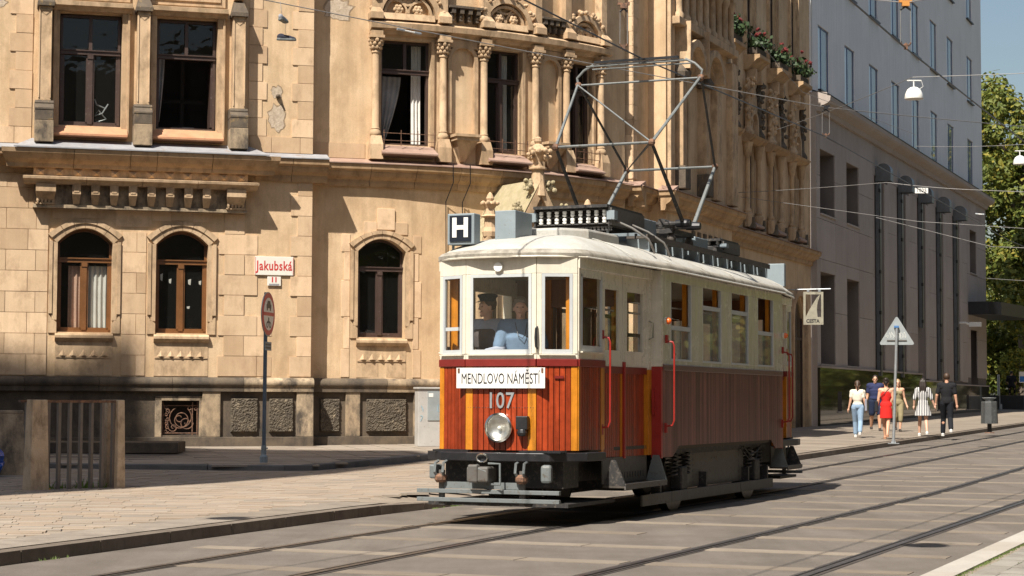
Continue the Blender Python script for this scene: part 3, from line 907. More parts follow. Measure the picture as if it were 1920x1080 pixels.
# ---- main cornice: stones, then the lead or sheet flashing
CP = [(.05, 6.06), (-.06, 6.06), (-.085, 6.13), (-.09, 6.2), (-.20, 6.27), (-.24, 6.34), (-.25, 6.38), (-.32, 6.42), (-.335, 6.53), (.05, 6.60)]
def cornice(u0, u1, y, n_piece, f=bend, mat='cornice', m0=0, m1=0, flash='lead', prof=CP):
    L = (u1 - u0) / n_piece
    for i in range(n_piece):
        a, b = u0 + L * i + .005, u0 + L * (i + 1) - .005
        q = MB(f); q.sweep([(p + y, z) for p, z in prof], a, b, max(1, int(L / .3)), m0 if i == 0 else 0, m1 if i == n_piece - 1 else 0)
        # the mitre is measured from the wall plane
        q.build('cornice_stone', M[mat], CB)
    q = MB(f); q.sweep([(y - .365, 6.535), (y - .365, 6.555), (y + .02, 6.685), (y + .02, 6.605)], u0, u1, max(2, int((u1 - u0) / .3)))
    q.build('cornice_flashing', M[flash], CB)
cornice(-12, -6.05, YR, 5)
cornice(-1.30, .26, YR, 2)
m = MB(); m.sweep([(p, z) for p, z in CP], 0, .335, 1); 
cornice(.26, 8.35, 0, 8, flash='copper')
m = MB(); m.box(-.06, .22, YR + .02, -.02, 6.06, 6.53); m.build('cornice_stone', M['cornice'], CB)
# ---- the bracketed bay sill under the two upper windows
BX0, BX1 = -5.98, -1.40
prof = [(YR, 6.16), (-.78, 6.16), (-.80, 6.24), (-.90, 6.32), (-1.00, 6.44), (-1.02, 6.53), (YR, 6.56)]
cuts = [BX0 - .12, -5.1, -3.95, -3.4, -2.25, BX1 + .12]
for i, (a, b) in enumerate(zip(cuts, cuts[1:])):
    q = MB(); q.sweep(prof, a + .005, b - .005, 1, m0=(.45 if i == 0 else 0), m1=(-.45 if i == len(cuts) - 2 else 0)); q.build('cornice_stone', M['cornice'], CB)
q = MB(); q.sweep([(-1.05, 6.535), (-1.05, 6.56), (YR, 6.80), (YR, 6.57)], BX0 + .3, BX1 - .3, 1, m0=.6, m1=-.6); q.build('bay_flashing', M['lead'], CB)
q = MB(); q.box(BX0 + .08, BX1 - .08, -.70, YR, 5.96, 6.16); q.build('frieze', M['trim'], CB)
nd = 12
for i in range(nd):
    a = BX0 + .12 + i * (BX1 - BX0 - .24 - .2) / (nd - 1)
    q = MB(); z0, z1 = 5.975, 6.15; c = a + .1
    q.add([(a, -.70, z0), (a + .2, -.70, z0), (a + .2, -.70, z1), (a, -.70, z1), (c, -.79, (z0 + z1) / 2)], [(0, 1, 4), (1, 2, 4), (2, 3, 4), (3, 0, 4)])
    q.build('diamond_ornament', M['trim'], CB)
for i in range(4):
    a, b = BX0 + (BX1 - BX0) * i / 4, BX0 + (BX1 - BX0) * (i + 1) / 4
    q = MB(); q.sweep([(YR, 5.82), (-.80, 5.82), (-.86, 5.88), (-.93, 5.91), (-.94, 5.96), (-.74, 5.99), (YR, 5.99)], a + .004, b - .004, 1, m0=(.15 if i == 0 else 0), m1=(-.15 if i == 3 else 0)); q.build('shelf_stone', M['trim'], CB)
q = MB(); q.box(BX0 + .1, BX1 - .1, -.60, YR, 5.38, 5.83); q.box(BX0 + .08, BX1 - .08, -.66, YR, 5.34, 5.41); q.build('corbel_panel', M['plinth_pale'], CB)
for i in range(8):
    c = BX0 + .95 + i * (BX1 - BX0 - 1.9) / 7
    q = MB(); w = .085
    q.prism([(c - w, 5.62), (c + w, 5.62), (c + w, 5.82), (c - w, 5.82)], -.80, -.60)
    q.add([(c - w, -.80, 5.62), (c + w, -.80, 5.62), (c + w * .7, -.67, 5.42), (c - w * .7, -.67, 5.42), (c - w, -.60, 5.62), (c + w, -.60, 5.62), (c + w * .7, -.60, 5.42), (c - w * .7, -.60, 5.42)],
          [(0, 1, 2, 3), (0, 3, 7, 4), (1, 5, 6, 2), (2, 6, 7, 3)])
    q.add([(c - .05, -.81, 5.66), (c + .05, -.81, 5.66), (c + .05, -.81, 5.78), (c - .05, -.81, 5.78), (c - .05, -.80, 5.66), (c + .05, -.80, 5.66), (c + .05, -.80, 5.78), (c - .05, -.80, 5.78)], [(0, 1, 2, 3), (0, 4, 5, 1), (1, 5, 6, 2), (2, 6, 7, 3), (3, 7, 4, 0)])
    q.build('corbel', M['trim'], CB)
for c in (BX0 + .33, BX1 - .33):
    q = MB(); q.box(c - .2, c + .2, -.84, -.60, 5.66, 5.82)
    for k in range(5):
        x = c - .15 + k * .075; q.lathe([(.02, 0), (.034, .05), (.034, .18), (.02, .22)], (x, -.68 - .02 * math.cos(k), 5.43), 8)
    q.add([(c - .2, -.84, 5.66), (c + .2, -.84, 5.66), (c + .17, -.70, 5.5), (c - .17, -.70, 5.5), (c - .2, -.6, 5.66), (c + .2, -.6, 5.66), (c + .17, -.6, 5.5), (c - .17, -.6, 5.5)], [(0, 1, 2, 3), (0, 3, 7, 4), (1, 5, 6, 2), (2, 6, 7, 3)])
    q.box(c - .2, c + .2, -.70, -.60, 5.41, 5.44)
    q.build('end_corbel', M['trim'], CB)

# ---- upper windows of the left part: pilasters, lintels, terracotta sills
for c in (-5.71, -3.70, -1.70):
    q = MB(); q.box(c - .19, c + .19, -.92, YR, 6.68, 7.12); q.build('pilaster_block', M['plinth_pale'], CB, bev=.01)
    q = MB(); q.box(c - .185, c + .185, -.91, YR, 7.125, 7.34); q.sweep([(YR, 7.34), (-.92, 7.34), (-.92, 7.38), (-.82, 7.47), (-.83, 7.50), (-.79, 7.55), (YR, 7.55)], c - .19, c + .19, 1, .0, .0); q.build('pilaster_base', M['soot'], CB, bev=.008)
    q = MB(); q.box(c - .13, c + .13, -.78, YR, 7.55, 9.52)
    for s in (-1, 1): q.box(c + s * .115 - .012, c + s * .115 + .012, -.80, -.77, 7.6, 9.45)
    q.box(c - .10, c + .10, -.80, -.77, 9.42, 9.45); q.add([(c - .1, -.79, 9.42), (c + .1, -.79, 9.42), (c, -.79, 9.33)], [(0, 1, 2)])
    q.build('pilaster_shaft', M['trim'], CB, bev=.006)
    q = MB(); q.box(c - .17, c + .17, -.86, YR, 9.52, 9.60)
    q.add([(c - .17, -.86, 9.60), (c + .17, -.86, 9.60), (c + .17, YR, 9.60), (c - .17, YR, 9.60), (c - .10, -.74, 9.82), (c + .10, -.74, 9.82), (c + .1, YR, 9.9), (c - .1, YR, 9.9)], [(0, 1, 5, 4), (1, 2, 6, 5), (3, 0, 4, 7), (4, 5, 6, 7)])
    q.build('pilaster_cap', M['soot'], CB)
    q = MB(); q.box(c - .1, c + .1, -.72, YR, 9.9, 11.5); q.build('upper_pilaster', M['trim'], CB, bev=.01)
for h in (W1, W2):
    window(h[0] + .02, h[1] - .02, h[2], h[3] - .02, YR + .16, 0, .66, 'brownwood', lower='closed' if h is W1 else 'open')
    q = MB()
    for a, b in ((h[0] - .13, h[0]), (h[1], h[1] + .16)):
        q.box(a, b, YR - .07, YR + .02, 6.9, h[3] + .02); 
    q.box(h[0] - .13, h[0] - .08, YR - .11, YR, 6.9, h[3] + .02); q.box(h[1] + .11, h[1] + .16, YR - .11, YR, 6.9, h[3] + .02)
    q.build('window_architrave', M['trim'], CB, bev=.008)
    q = MB(); q.sweep([(YR, h[3] + .02), (YR - .10, h[3] + .02), (YR - .16, h[3] + .08), (YR - .24, h[3] + .11), (YR - .25, h[3] + .20), (YR - .12, h[3] + .23), (YR, h[3] + .23)], h[0] - .18, h[1] + .20, 1); q.build('window_lintel', M['trim'], CB)
    q = MB(); q.box(h[0] - .14, h[1] + .16, YR - .06, YR, h[3] + .26, 10.6); q.box(h[0] - .04, h[1] + .06, YR - .09, YR - .06, h[3] + .36, 10.4); q.build('spandrel_panel', M['trim'], CB, bev=.01)
    q = MB(); q.sweep([(YR + .2, h[2] + .01), (YR - .02, h[2] - .02), (YR - .34, h[2] - .21), (YR - .34, h[2] - .25), (YR + .2, h[2] - .28)], h[0] - .12, h[1] + .12, 1); q.build('terracotta_sill', M['terra'], CB)
# open lower half: sash swung in, net curtain, something on the sill
q = MB(); q.box(-2.24, -2.20, YR + .2, YR + .75, 7.2, 8.6); q.build('open_sash', M['brownwood'], CB)
curtain(-3.38, -3.2, 7.3, 8.66, YR + .40, 'curtain_dim', 2, gather=.55)
q = MB(); q.box(-3.02, -2.56, YR + .45, YR + .55, 7.12, 7.22); q.build('box_on_sill', M['black'], CB)
q = MB(); q.box(-3.3, -2.2, YR + 1.6, YR + 1.62, 7.9, 7.98).box(-2.74, -2.66, YR + 1.6, YR + 1.62, 7.1, 9.3); q.build('inner_cross_bar', M['interior'], CB)
# crumpled foil behind the first window
q = MB(); q.tube([(-4.66, YR + .3, 7.72), (-4.62, YR + .3, 7.60), (-4.42, YR + .31, 7.52), (-4.38, YR + .3, 7.62), (-4.5, YR + .3, 7.42), (-4.66, YR + .3, 7.36), (-4.58, YR + .3, 7.48), (-4.42, YR + .3, 7.30), (-4.62, YR + .3, 7.22)], .018, 5)
q.build('foil_strip', M['galv'], CB)

# ---- plinth with bull-nosed string, panels with rough rustic blocks
def plinth(u0, u1, y, piers, panels, grille=None, f=bend, m1=0.0):
    zb = .2
    wall('plinth_wall', u0, u1, zb, 1.62, [grille] if grille else [], y - .02, M['plinth'], f=f, reveal=.35)
    q = MB(f); q.box(u0, u1, y - .14, y, zb, .60, max(1, int((u1 - u0) / .4))); q.build('plinth_base', M['plinth'], CB, bev=.01)
    L = u1 - u0; k = max(1, int(L / 1.5))
    for i in range(k):
        a, b = u0 + L * i / k + .004, u0 + L * (i + 1) / k - .004
        q = MB(f); q.sweep([(y, 1.56), (y - .13, 1.56), (y - .14, 1.66), (y - .16, 1.67), (y - .19, 1.72), (y - .18, 1.79), (y - .12, 1.845), (y, 1.86)], a, b, max(1, int((b - a) / .3)))
        q.build('plinth_string', M['plinth'] if (i % 3 != 1 or u0 < -5 and i < 5) else M['plinth_pale'], CB, smooth=True)
    for a, b in piers:
        q = MB(f); q.box(a, b, y - .10, y, .60, 1.56, max(1, int((b - a) / .3))); q.build('plinth_pier', M['plinth_pale'], CB, bev=.012)
    for a, b in panels:
        r = random.Random(int(a * 100)); q = MB(f); nx, nz = max(6, int((b - a) / .022)), 34; vs = []
        for j in range(nz + 1):
            for i in range(nx + 1):
                edge_ = i in (0, nx) or j in (0, nz)
                vs.append((a + (b - a) * i / nx + (0 if edge_ else r.uniform(-.007, .007)), y - .02 if edge_ else y - .075 - r.uniform(0, .026), .70 + .72 * j / nz))
        q.add(vs, [(j * (nx + 1) + i, j * (nx + 1) + i + 1, (j + 1) * (nx + 1) + i + 1, (j + 1) * (nx + 1) + i) for j in range(nz) for i in range(nx)])
        q.build('rustic_panel', M['rustic'], CB)
plinth(-12, -.0, YR, [(-2.36, -1.98), (-.36, -.0)], [(-1.76, -1.18), (-.95, -.42), (-7.2, -6.5)], GR)
plinth(.0, 8.4, 0, [(.78, 1.10), (2.30, 2.6), (4.3, 4.7)], [(.22, .66), (1.24, 2.14), (2.8, 4.1)], None)
q = MB(); q.box(-.0, .0 + .004, YR - .1, .0, .2, 1.6); q.build('plinth_return', M['plinth'], CB)
# cellar window: frame and wrought scroll grille
q = MB()
for a, b, c, d in ((-3.34, -3.20, .60, 1.44), (-2.42, -2.28, .60, 1.44)): q.box(a, b, YR - .05, YR, c, d)
q.box(-3.34, -2.28, YR - .05, YR, 1.36, 1.46); q.build('cellar_window_frame', M['plinth_pale'], CB, bev=.008)
q = MB(); q.add([(-3.25, YR + .33, .6), (-2.38, YR + .33, .6), (-2.38, YR + .33, 1.4), (-3.25, YR + .33, 1.4)], [(0, 1, 2, 3)]); q.build('cellar_dark', M['interior'], CB)
q = MB(); gy = YR + .05
for x in (-3.17, -2.55, -2.45): q.tube([(x, gy, .64), (x, gy, 1.34)], .014, 6)
for z in (.68, 1.26): q.tube([(-3.2, gy, z), (-2.42, gy, z)], .012, 6)
def scroll(cx, cz, r0, turns, s=1, a0=0):
    pts = []
    for i in range(40):
        t = i / 39; a = a0 + s * t * turns * 6.283; r = r0 * (1 - .85 * t); pts.append((cx + r * math.cos(a), gy, cz + r * math.sin(a)))
    q.tube(pts, .011, 5)
scroll(-2.80, .98, .25, 1.6, 1, 2); scroll(-2.80, .98, .26, 1.0, -1, 1); scroll(-2.68, .9, .15, 1.5, -1, 0); scroll(-2.6, 1.2, .07, 1.2); scroll(-2.48, 1.18, .05, 1); scroll(-2.95, .8, .1, 1.3, 1, 3)
for k in range(7): scroll(-3.10 + .03 * (k % 2), .72 + k * .085, .05, 1.2, 1 if k % 2 else -1, k)
q.build('wrought_iron_grille', M['iron'], CB)

# ---- rounded corner, upper floor: columns, niches, windows, carved heads
def colonnette(u, zt=9.40):
    p = bend(u, -.13, 0)
    q = MB(bend); q.box(u - .14, u + .14, -.30, 0, 6.66, 6.98); q.add([(u - .14, -.30, 6.98), (u + .14, -.30, 6.98), (u + .11, -.24, 7.18), (u - .11, -.24, 7.18), (u - .14, 0, 6.98), (u + .14, 0, 6.98), (u + .11, 0, 7.18), (u - .11, 0, 7.18)], [(0, 1, 2, 3), (0, 3, 7, 4), (1, 5, 6, 2), (3, 2, 6, 7)])
    q.build('column_pedestal', M['trim'], CB)
    q = MB(); q.lathe([(.11, 7.18), (.125, 7.2), (.125, 7.26), (.09, 7.32), (.10, 7.34), (.085, 7.37), (.08, 9.0), (.10, 9.02), (.10, 9.05), (.085, 9.07)], (p[0], p[1], 0), 14); q.build('column_shaft', M['trim'], CB, smooth=True)
    q = MB(); q.lathe([(.085, 9.07), (.10, 9.18), (.12, 9.30), (.13, 9.33)], (p[0], p[1], 0), 12)
    for i in range(8):
        a = i * .785
        for k, (rr, zz, s) in enumerate(((.105, 9.13, .045), (.125, 9.21, .045), (.135, 9.29, .05))):
            q.ell((p[0] + rr * math.cos(a + k * .39), p[1] + rr * math.sin(a + k * .39), zz), (s, s, s * 1.1), 6)
    q.build('column_capital', M['trim'], CB)
    q = MB(bend); q.box(u - .16, u + .16, -.30, 0, 9.34, 9.40).box(u - .13, u + .13, -.27, 0, 9.40, 9.50); q.build('abacus', M['trim'], CB)
for u in (1.38, 2.92, 3.92, 5.30, 6.22, 7.38): colonnette(u)
for h, lw in ((w1, 'open'), (w2, 'closed'), (w3, 'closed')):
    window(h[0], h[1], h[2], h[3], .14, 0, .70, 'brownwood', lower='closed' if lw == 'closed' else 'open')
    q = MB(bend)
    q.sweep([(.1, h[2]), (-.02, h[2] - .02), (-.40, h[2] - .22), (-.40, h[2] - .25), (.1, h[2] - .3)], h[0] - .05, h[1] + .05, 5); q.build('sheet_sill', M['copper'], CB)
    q = MB(bend)
    for z in (h[2] + .06, h[2] + .22): q.box(h[0], h[1] + .04, -.235, -.222, z, z + .013, 4)
    for i in range(4): 
        x = h[0] + .02 + i * (h[1] - h[0]) / 3; q.box(x - .007, x + .007, -.236, -.222, h[2] - .05, h[2] + .30)
    q.build('iron_window_rail', M['iron'], CB)
    q = MB(bend); q.box(h[0] - .06, h[0], -.02, .1, h[2], h[3]); q.build('window_jamb', M['trim'], CB); q = MB(bend); q.box(h[1], h[1] + .07, -.06, .1, h[2], h[3]); q.build('window_jamb', M['trim'], CB)
curtain(1.58, 2.1, 7.05, 8.6, .42, 'curtain_dim', 4, gather=.8)
curtain(2.34, 2.58, 7.05, 9.32, .40, 'curtain', 3)
curtain(4.62, 4.86, 7.02, 9.3, .40, 'curtain', 3); curtain(4.02, 4.3, 7.0, 9.3, .45, 'curtain_dim', 2)
curtain(6.72, 6.86, 6.98, 9.2, .42, 'curtain', 2)
for a, b in ((2.92, 3.92), (5.30, 6.22)):                       # blind niches with consoles
    c = (a + b) / 2; w = (b - a) / 2 - .22
    q = MB(bend); q.box(c - w - .09, c - w, -.10, 0, 7.34, 9.0, 1).box(c + w, c + w + .09, -.10, 0, 7.34, 9.0, 1)
    k = 10
    for i in range(k):
        a0, a1 = math.pi * i / k, math.pi * (i + 1) / k
        def P(r, t): return (c - r * math.cos(t), 9.0 + r * math.sin(t))
        q.add([(P(w, a0)[0], -.10, P(w, a0)[1]), (P(w, a1)[0], -.10, P(w, a1)[1]), (P(w + .09, a1)[0], -.10, P(w + .09, a1)[1]), (P(w + .09, a0)[0], -.10, P(w + .09, a0)[1]),
               (P(w, a0)[0], 0, P(w, a0)[1]), (P(w, a1)[0], 0, P(w, a1)[1])], [(0, 1, 2, 3), (0, 4, 5, 1)])
    q.box(c - w - .2, c + w + .2, -.10, 0, 9.27, 9.45, 3)
    q.build('niche_frame', M['trim'], CB)
    q = MB(bend); q.box(c - .3, c + .3, -.42, 0, 7.24, 7.30, 2); q.box(c - .27, c + .27, -.38, 0, 7.16, 7.24, 2)
    q.add([(c - .25, -.34, 7.16), (c + .25, -.34, 7.16), (c + .05, -.08, 6.72), (c - .05, -.08, 6.72), (c - .25, 0, 7.16), (c + .25, 0, 7.16), (c + .05, 0, 6.72), (c - .05, 0, 6.72)], [(0, 1, 2, 3), (0, 3, 7, 4), (1, 5, 6, 2), (2, 6, 7, 3)])
    q.build('niche_console', M['trim'], CB)
# string above the windows, then blind arches, corbel tables and crocketed pinnacles
for i in range(7):
    a, b = 1.24 + i * .91, 1.24 + (i + 1) * .91
    q = MB(bend); q.sweep([(0, 9.46), (-.12, 9.46), (-.16, 9.52), (-.30, 9.56), (-.32, 9.68), (-.2, 9.74), (0, 9.78)], a + .003, b - .003, 3); q.build('string_stone', M['trim'], CB)
def ring(m, c, z, r0, r1, y0, y1, a0=0, a1=math.pi, n=16, f=None):
    for i in range(n):
        t0, t1 = a0 + (a1 - a0) * i / n, a0 + (a1 - a0) * (i + 1) / n
        P = lambda r, t, y: (c + r * math.cos(t), y, z + r * math.sin(t))
        m.add([P(r0, t0, y0), P(r0, t1, y0), P(r1, t1, y0), P(r1, t0, y0), P(r0, t0, y1), P(r0, t1, y1), P(r1, t1, y1), P(r1, t0, y1)],
              [(0, 1, 2, 3), (0, 4, 5, 1), (3, 2, 6, 7), (0, 3, 7, 4), (1, 5, 6, 2)])
for h in (w1, w2, w3):
    c = (h[0] + h[1]) / 2; r = (h[1] - h[0]) / 2 + .04
    q = MB(bend); ring(q, c, 9.84, r, r + .13, -.22, 0); ring(q, c, 9.84, r - .10, r - .04, -.14, 0); q.build('blind_arch', M['trim'], CB)
    q = MB(bend); q.sweep([(0, 9.76), (-.26, 9.77), (-.20, 9.92), (0, 9.95)], c - r + .03, c + r - .03, 4); q.build('arch_sill', M['trim'], CB)
    q = MB(bend); ring(q, c - r * .48, 9.95, r * .42, r * .49, -.10, 0, 0, 2.6, 8); ring(q, c + r * .48, 9.95, r * .42, r * .49, -.10, 0, .54, math.pi, 8); ring(q, c, 10.3 + r * .1, r * .34, r * .42, -.1, 0, 0, 6.28, 12)
    for s in (-1, 1):
        for k in range(6): 
            a = k * 1.05; q.ell((c + s * r * .36 + .07 * math.cos(a), -.12, 10.02 + .07 * math.sin(a)), (.05, .05, .05), 6)
        q.ell((c + s * r * .36, -.14, 10.02), .05, 6)
    q.build('tracery', M['trim'], CB)
    # crockets climbing the arch
    for i in range(9):
        q = MB(bend)
        a = math.pi * (i + .5) / 9
        x, z = c + (r + .19) * math.cos(a), 9.84 + (r + .19) * math.sin(a)
        for k in range(4):
            q.ell((x + RND.uniform(-.05, .05), -.2 + RND.uniform(-.05, .04), z + RND.uniform(-.05, .05)), RND.uniform(.035, .06), 6)
        q.build('crocket', M['trim'], CB)
for u in (1.36, 2.9, 3.94, 5.32, 6.2, 7.4):
    q = MB(bend); q.box(u - .14, u + .14, -.34, 0, 9.76, 9.9).add([(u - .14, -.34, 9.9), (u + .14, -.34, 9.9), (u + .09, -.24, 10.02), (u - .09, -.24, 10.02), (u - .14, 0, 9.9), (u + .14, 0, 9.9), (u + .09, 0, 10.02), (u - .09, 0, 10.02)], [(0, 1, 2, 3), (0, 3, 7, 4), (1, 5, 6, 2)]).box(u - .09, u + .09, -.22, 0, 10.02, 12)
    q.build('upper_shaft', M['trim'], CB)
for a, b in ((2.92, 3.92), (5.3, 6.22)):
    q = MB(bend)
    for k in range(4):
        x = a + .2 + k * (b - a - .4) / 3
        q.box(x - .045, x + .045, -.26, 0, 10.02, 10.14); q.box(x - .035, x + .035, -.18, 0, 9.86, 10.02); q.ell((x, -.16, 9.95), .05, 6)
    q.box(a + .1, b - .1, -.28, 0, 10.14, 10.19, 3)
    q.build('corbel_table', M['soot'], CB)

# ---- entrance portal: steep crocketed gable with finials in front of the rounded wall
M['lichen'] = mineral('lichen_stone', (0.30, 0.25, 0.15), (0.44, 0.37, 0.24), 5, dirt=(.33, .29, .15), dirt_amt=.2, bmp=.7, bscale=30)
PT = Matrix.Translation((4.75, -1.05, 0)) @ Matrix.Rotation(rad(17), 4, 'Z')
def pt(x, y, z):
    v = PT @ Vector((x, y, z)); return (v.x, v.y, v.z)
q = MB(pt); q.box(-1.1, -.86, -.2, 2.4, .3, 4.4).box(.86, 1.1, -.2, 2.4, .3, 4.4); q.build('portal_wall', M['trim'], CB)
q = MB(pt); q.prism([(-1.0, 4.3), (1.0, 4.3), (0, 6.05)], -.12, 1.8); q.build('portal_gable', M['plaster'], CB)
for s in (-1, 1):
    q = MB(pt); 
    for (o, w, y0) in ((0.0, .16, -.30), (-.16, .14, -.22)):
        dx, dz = (1.08), (1.9); L = math.hypot(dx, dz); nx, nz = dz / L, dx / L
        p0 = (s * (1.12 + o * nx), 4.2 + o * nz); p1 = (s * (0.04 + o * nx), 6.1 + o * nz)
        q.prism([p0, p1, (p1[0] - s * nx * w, p1[1] - nz * w), (p0[0] - s * nx * w, p0[1] - nz * w)], y0, -.1)
    q.build('gable_rake', M['trim'], CB)
    q = MB(pt); q.add([(s * 1.18, -.3, 4.2), (0, -.3, 6.22), (0, 1.9, 6.22), (s * 1.18, 1.9, 4.2)], [(0, 1, 2, 3)]); q.build('gable_roof', M['lichen'], CB)
    for k in range(4):
        t = .12 + k * .25; x, z = s * 1.16 * (1 - t), 4.25 + 1.97 * t
        q = MB(pt); r = random.Random(k * 7 + s)
        q.tube([(x, -.15, z), (x + s * .12, -.18, z + .05), (x + s * .17, -.2, z + .16)], [.07, .06, .05], 7)
        for _ in range(14): q.ell((x + s * .12 + r.uniform(-.11, .11), -.18 + r.uniform(-.09, .09), z + .12 + r.uniform(-.1, .1)), (r.uniform(.03, .06),) * 3, 6)
        q.build('crocket', M['lichen'], CB)
q = MB(pt); q.lathe([(.2, 5.85), (.16, 6.1), (.13, 6.42), (.2, 6.44), (.2, 6.48), (.12, 6.5), (.10, 6.6), (.2, 6.86), (.16, 6.92), (.09, 6.98), (.06, 7.0), (.09, 7.05), (.085, 7.12), (.02, 7.16)], (0, -.15, 0), 10)
r = random.Random(4)
for k in range(26):
    a = k * 2.4; rr = r.uniform(.14, .27); q.ell((rr * math.cos(a), -.15 + rr * math.sin(a), 6.66 + r.uniform(0, .22)), (r.uniform(.03, .065),) * 3, 6)
q.build('portal_finial', M['trim'], CB)
for x in (-1.25, 1.3):
    q = MB(pt); q.box(x - .12, x + .12, -.3, -.06, .4, 4.9); q.lathe([(.15, 4.9), (.17, 5.0), (.13, 5.1), (.12, 5.3), (.22, 5.33), (.12, 5.38), (.10, 5.5), (.16, 5.6), (.07, 5.66), (.09, 5.72), (.05, 5.82), (.01, 5.86)], (x, -.18, 0), 10)
    for k in range(8): q.ell((x + .17 * math.cos(k * .785), -.18 + .17 * math.sin(k * .785), 5.62), .05, 6)
    q.build('pinnacle', M['trim'], CB)
# downpipe-thin cables by the portal
for x in (3.05, 3.45):
    q = MB(bend); q.tube([(x, -.42, 6.6), (x + .03, -.36, 6.2), (x - .02, -.06, 5.8), (x, -.05, 4.2)], .012, 5); q.build('wall_cable', M['black'], CB)

# ---- street front: projecting bay, then four window axes in shade
def sbox(name, x0, x1, y0, y1, z0, z1, mat='plaster', bev=0.0):
    q = MB(stf); q.box(x0, x1, y0, y1, z0, z1); return q.build(name, M[mat], CB, bev=bev)
sbox('bay_wall', 43.7, 44.9, -.88, .8, 0, 14); 
wall('bay_wall', 44.9, 50.7, .3, 14, [(46.05, 46.75, 6.9, 9.3, .3), (47.65, 48.35, 6.9, 9.3, .3)], -1.32, M['plaster'], f=stf, reveal=.14, step=2)
q = MB(stf); q.add([(44.9, -1.32, .3), (44.9, -.8, .3), (44.9, -.8, 14), (44.9, -1.32, 14)], [(0, 1, 2, 3)]); q.add([(50.7, -1.32, .3), (50.7, 0, .3), (50.7, 0, 14), (50.7, -1.32, 14)], [(0, 1, 2, 3)]); q.build('bay_return', M['plaster'], CB)
HS = [(54.05, 54.95, 7.05, 9.45, 0), (56.75, 57.65, 7.05, 9.45, 0), (59.45, 60.35, 7.05, 9.45, 0), (62.15, 63.05, 7.05, 9.45, 0)]
HU = [(a + .1, b - .1, 12.3, 15.2, .5) for a, b, _, _, _ in HS]
DR = (62.3, 64.0, .4, 4.9, .8)
wall('street_wall', 50.6, 64.95, .3, 16, HS + HU + [DR], 0, M['plaster'], f=stf, reveal=.14, step=2)
for h in HS + HU + [DR] + [(46.05, 46.75, 6.9, 9.3, 0), (47.65, 48.35, 6.9, 9.3, 0)]:
    q = MB(stf); y = .135 if h[0] > 50 else -1.185
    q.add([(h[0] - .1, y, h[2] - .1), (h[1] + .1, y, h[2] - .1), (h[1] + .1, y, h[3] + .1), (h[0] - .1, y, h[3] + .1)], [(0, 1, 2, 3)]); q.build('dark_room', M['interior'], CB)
    q = MB(stf); y -= .07; c = (h[0] + h[1]) / 2; zt = h[2] + (h[3] - h[2]) * .68
    q.box(h[0], h[1], y, y + .06, zt, zt + .09).box(c - .04, c + .04, y, y + .06, h[2], h[3]).box(h[0], h[0] + .06, y, y + .06, h[2], h[3]).box(h[1] - .06, h[1], y, y + .06, h[2], h[3])
    w_ = q.build('window', M['brownwood'], CB)
    q = MB(stf); q.add([(h[0], y + .03, h[2]), (h[1], y + .03, h[2]), (h[1], y + .03, h[3]), (h[0], y + .03, h[3])], [(0, 1, 2, 3)]); q.build('pane', M['glass'], w_)
# bay quoins facing the square, pilaster with dark base
for i in range(22):
    z = 6.75 + i * .36
    q = MB(stf); e = -.62 if i % 2 else -.50
    q.box(43.675, 43.72, -.90, e, z + .004, z + .356); q.box(43.675, 43.95 + (.12 if i % 2 else 0), -.90, -.86, z + .004, z + .356); q.build('stone_block', M['stone'], CB)
for y0, x0 in ((-1.36, 45.0), (-1.36, 46.98)):
    q = MB(stf); q.box(x0 + .5, x0 + .95, y0 - .28, y0 + .1, 6.68, 7.25); q.build('pilaster_base', M['soot'], CB, bev=.02)
    q = MB(stf); q.box(x0 + .56, x0 + .88, y0 - .2, y0 + .1, 7.25, 9.5); q.build('pilaster_shaft', M['trim'], CB, bev=.02)
    q = MB(stf); q.lathe([(.3, 9.5), (.32, 9.62), (.18, 9.85), (.05, 9.95)], (x0 + .72, y0 - .05, 0), 8); q.build('pilaster_cap', M['soot'], CB)
sbox('bay_pilaster', 45.0, 45.35, -1.42, -1.3, 6.7, 14, 'trim', .02)
sbox('bay_pilaster', 48.75, 49.2, -1.5, -1.3, 6.7, 10.2, 'trim', .02)
sbox('bay_pilaster', 50.2, 50.75, -1.5, -1.3, 6.7, 10.6, 'trim', .02)
for c in (46.4, 48.0):
    q = MB(stf); ring(q, c, 9.75, .62, .80, -1.72, -1.3, 0, math.pi, 12); ring(q, c, 9.75, .46, .55, -1.5, -1.3, 0, math.pi, 12); q.build('bay_arch', M['trim'], CB)
    q = MB(stf); q.prism([(c - .85, 9.7), (c - .72, 9.7), (c - .78, 10.9)], -1.75, -1.3); q.build('bay_gablet', M['trim'], CB)
sbox('balustrade_base', 45.1, 50.4, -1.62, -1.3, 10.75, 10.95, 'trim', .02)
for k in range(9):
    x = 45.4 + k * .58; q = MB(stf); q.lathe([(.13, 10.95), (.13, 11.05), (.085, 11.12), (.08, 11.95), (.13, 12.05), (.15, 12.2)], (x, -1.5, 0), 9); q.build('balustrade_column', M['trim'], CB, smooth=True)
    if k < 8:
        q = MB(stf); ring(q, x + .29, 12.2, .17, .29, -1.6, -1.4, 0, math.pi, 8); q.build('balustrade_arch', M['trim'], CB)
sbox('balcony_slab', 45.0, 50.6, -2.0, -1.3, 12.6, 12.85, 'cornice', .03)
def scorn(x0, x1, y, n=3, mat='cornice'):
    for i in range(n):
        a, b = x0 + (x1 - x0) * i / n + .004, x0 + (x1 - x0) * (i + 1) / n - .004
        q = MB(stf); q.sweep([(p + y, z) for p, z in CP], a, b, 1); q.build('cornice_stone', M[mat], CB)
    q = MB(stf); q.sweep([(y - .365, 6.535), (y - .365, 6.555), (y + .02, 6.685), (y + .02, 6.605)], x0, x1, 1); q.build('cornice_flashing', M['copper'], CB)
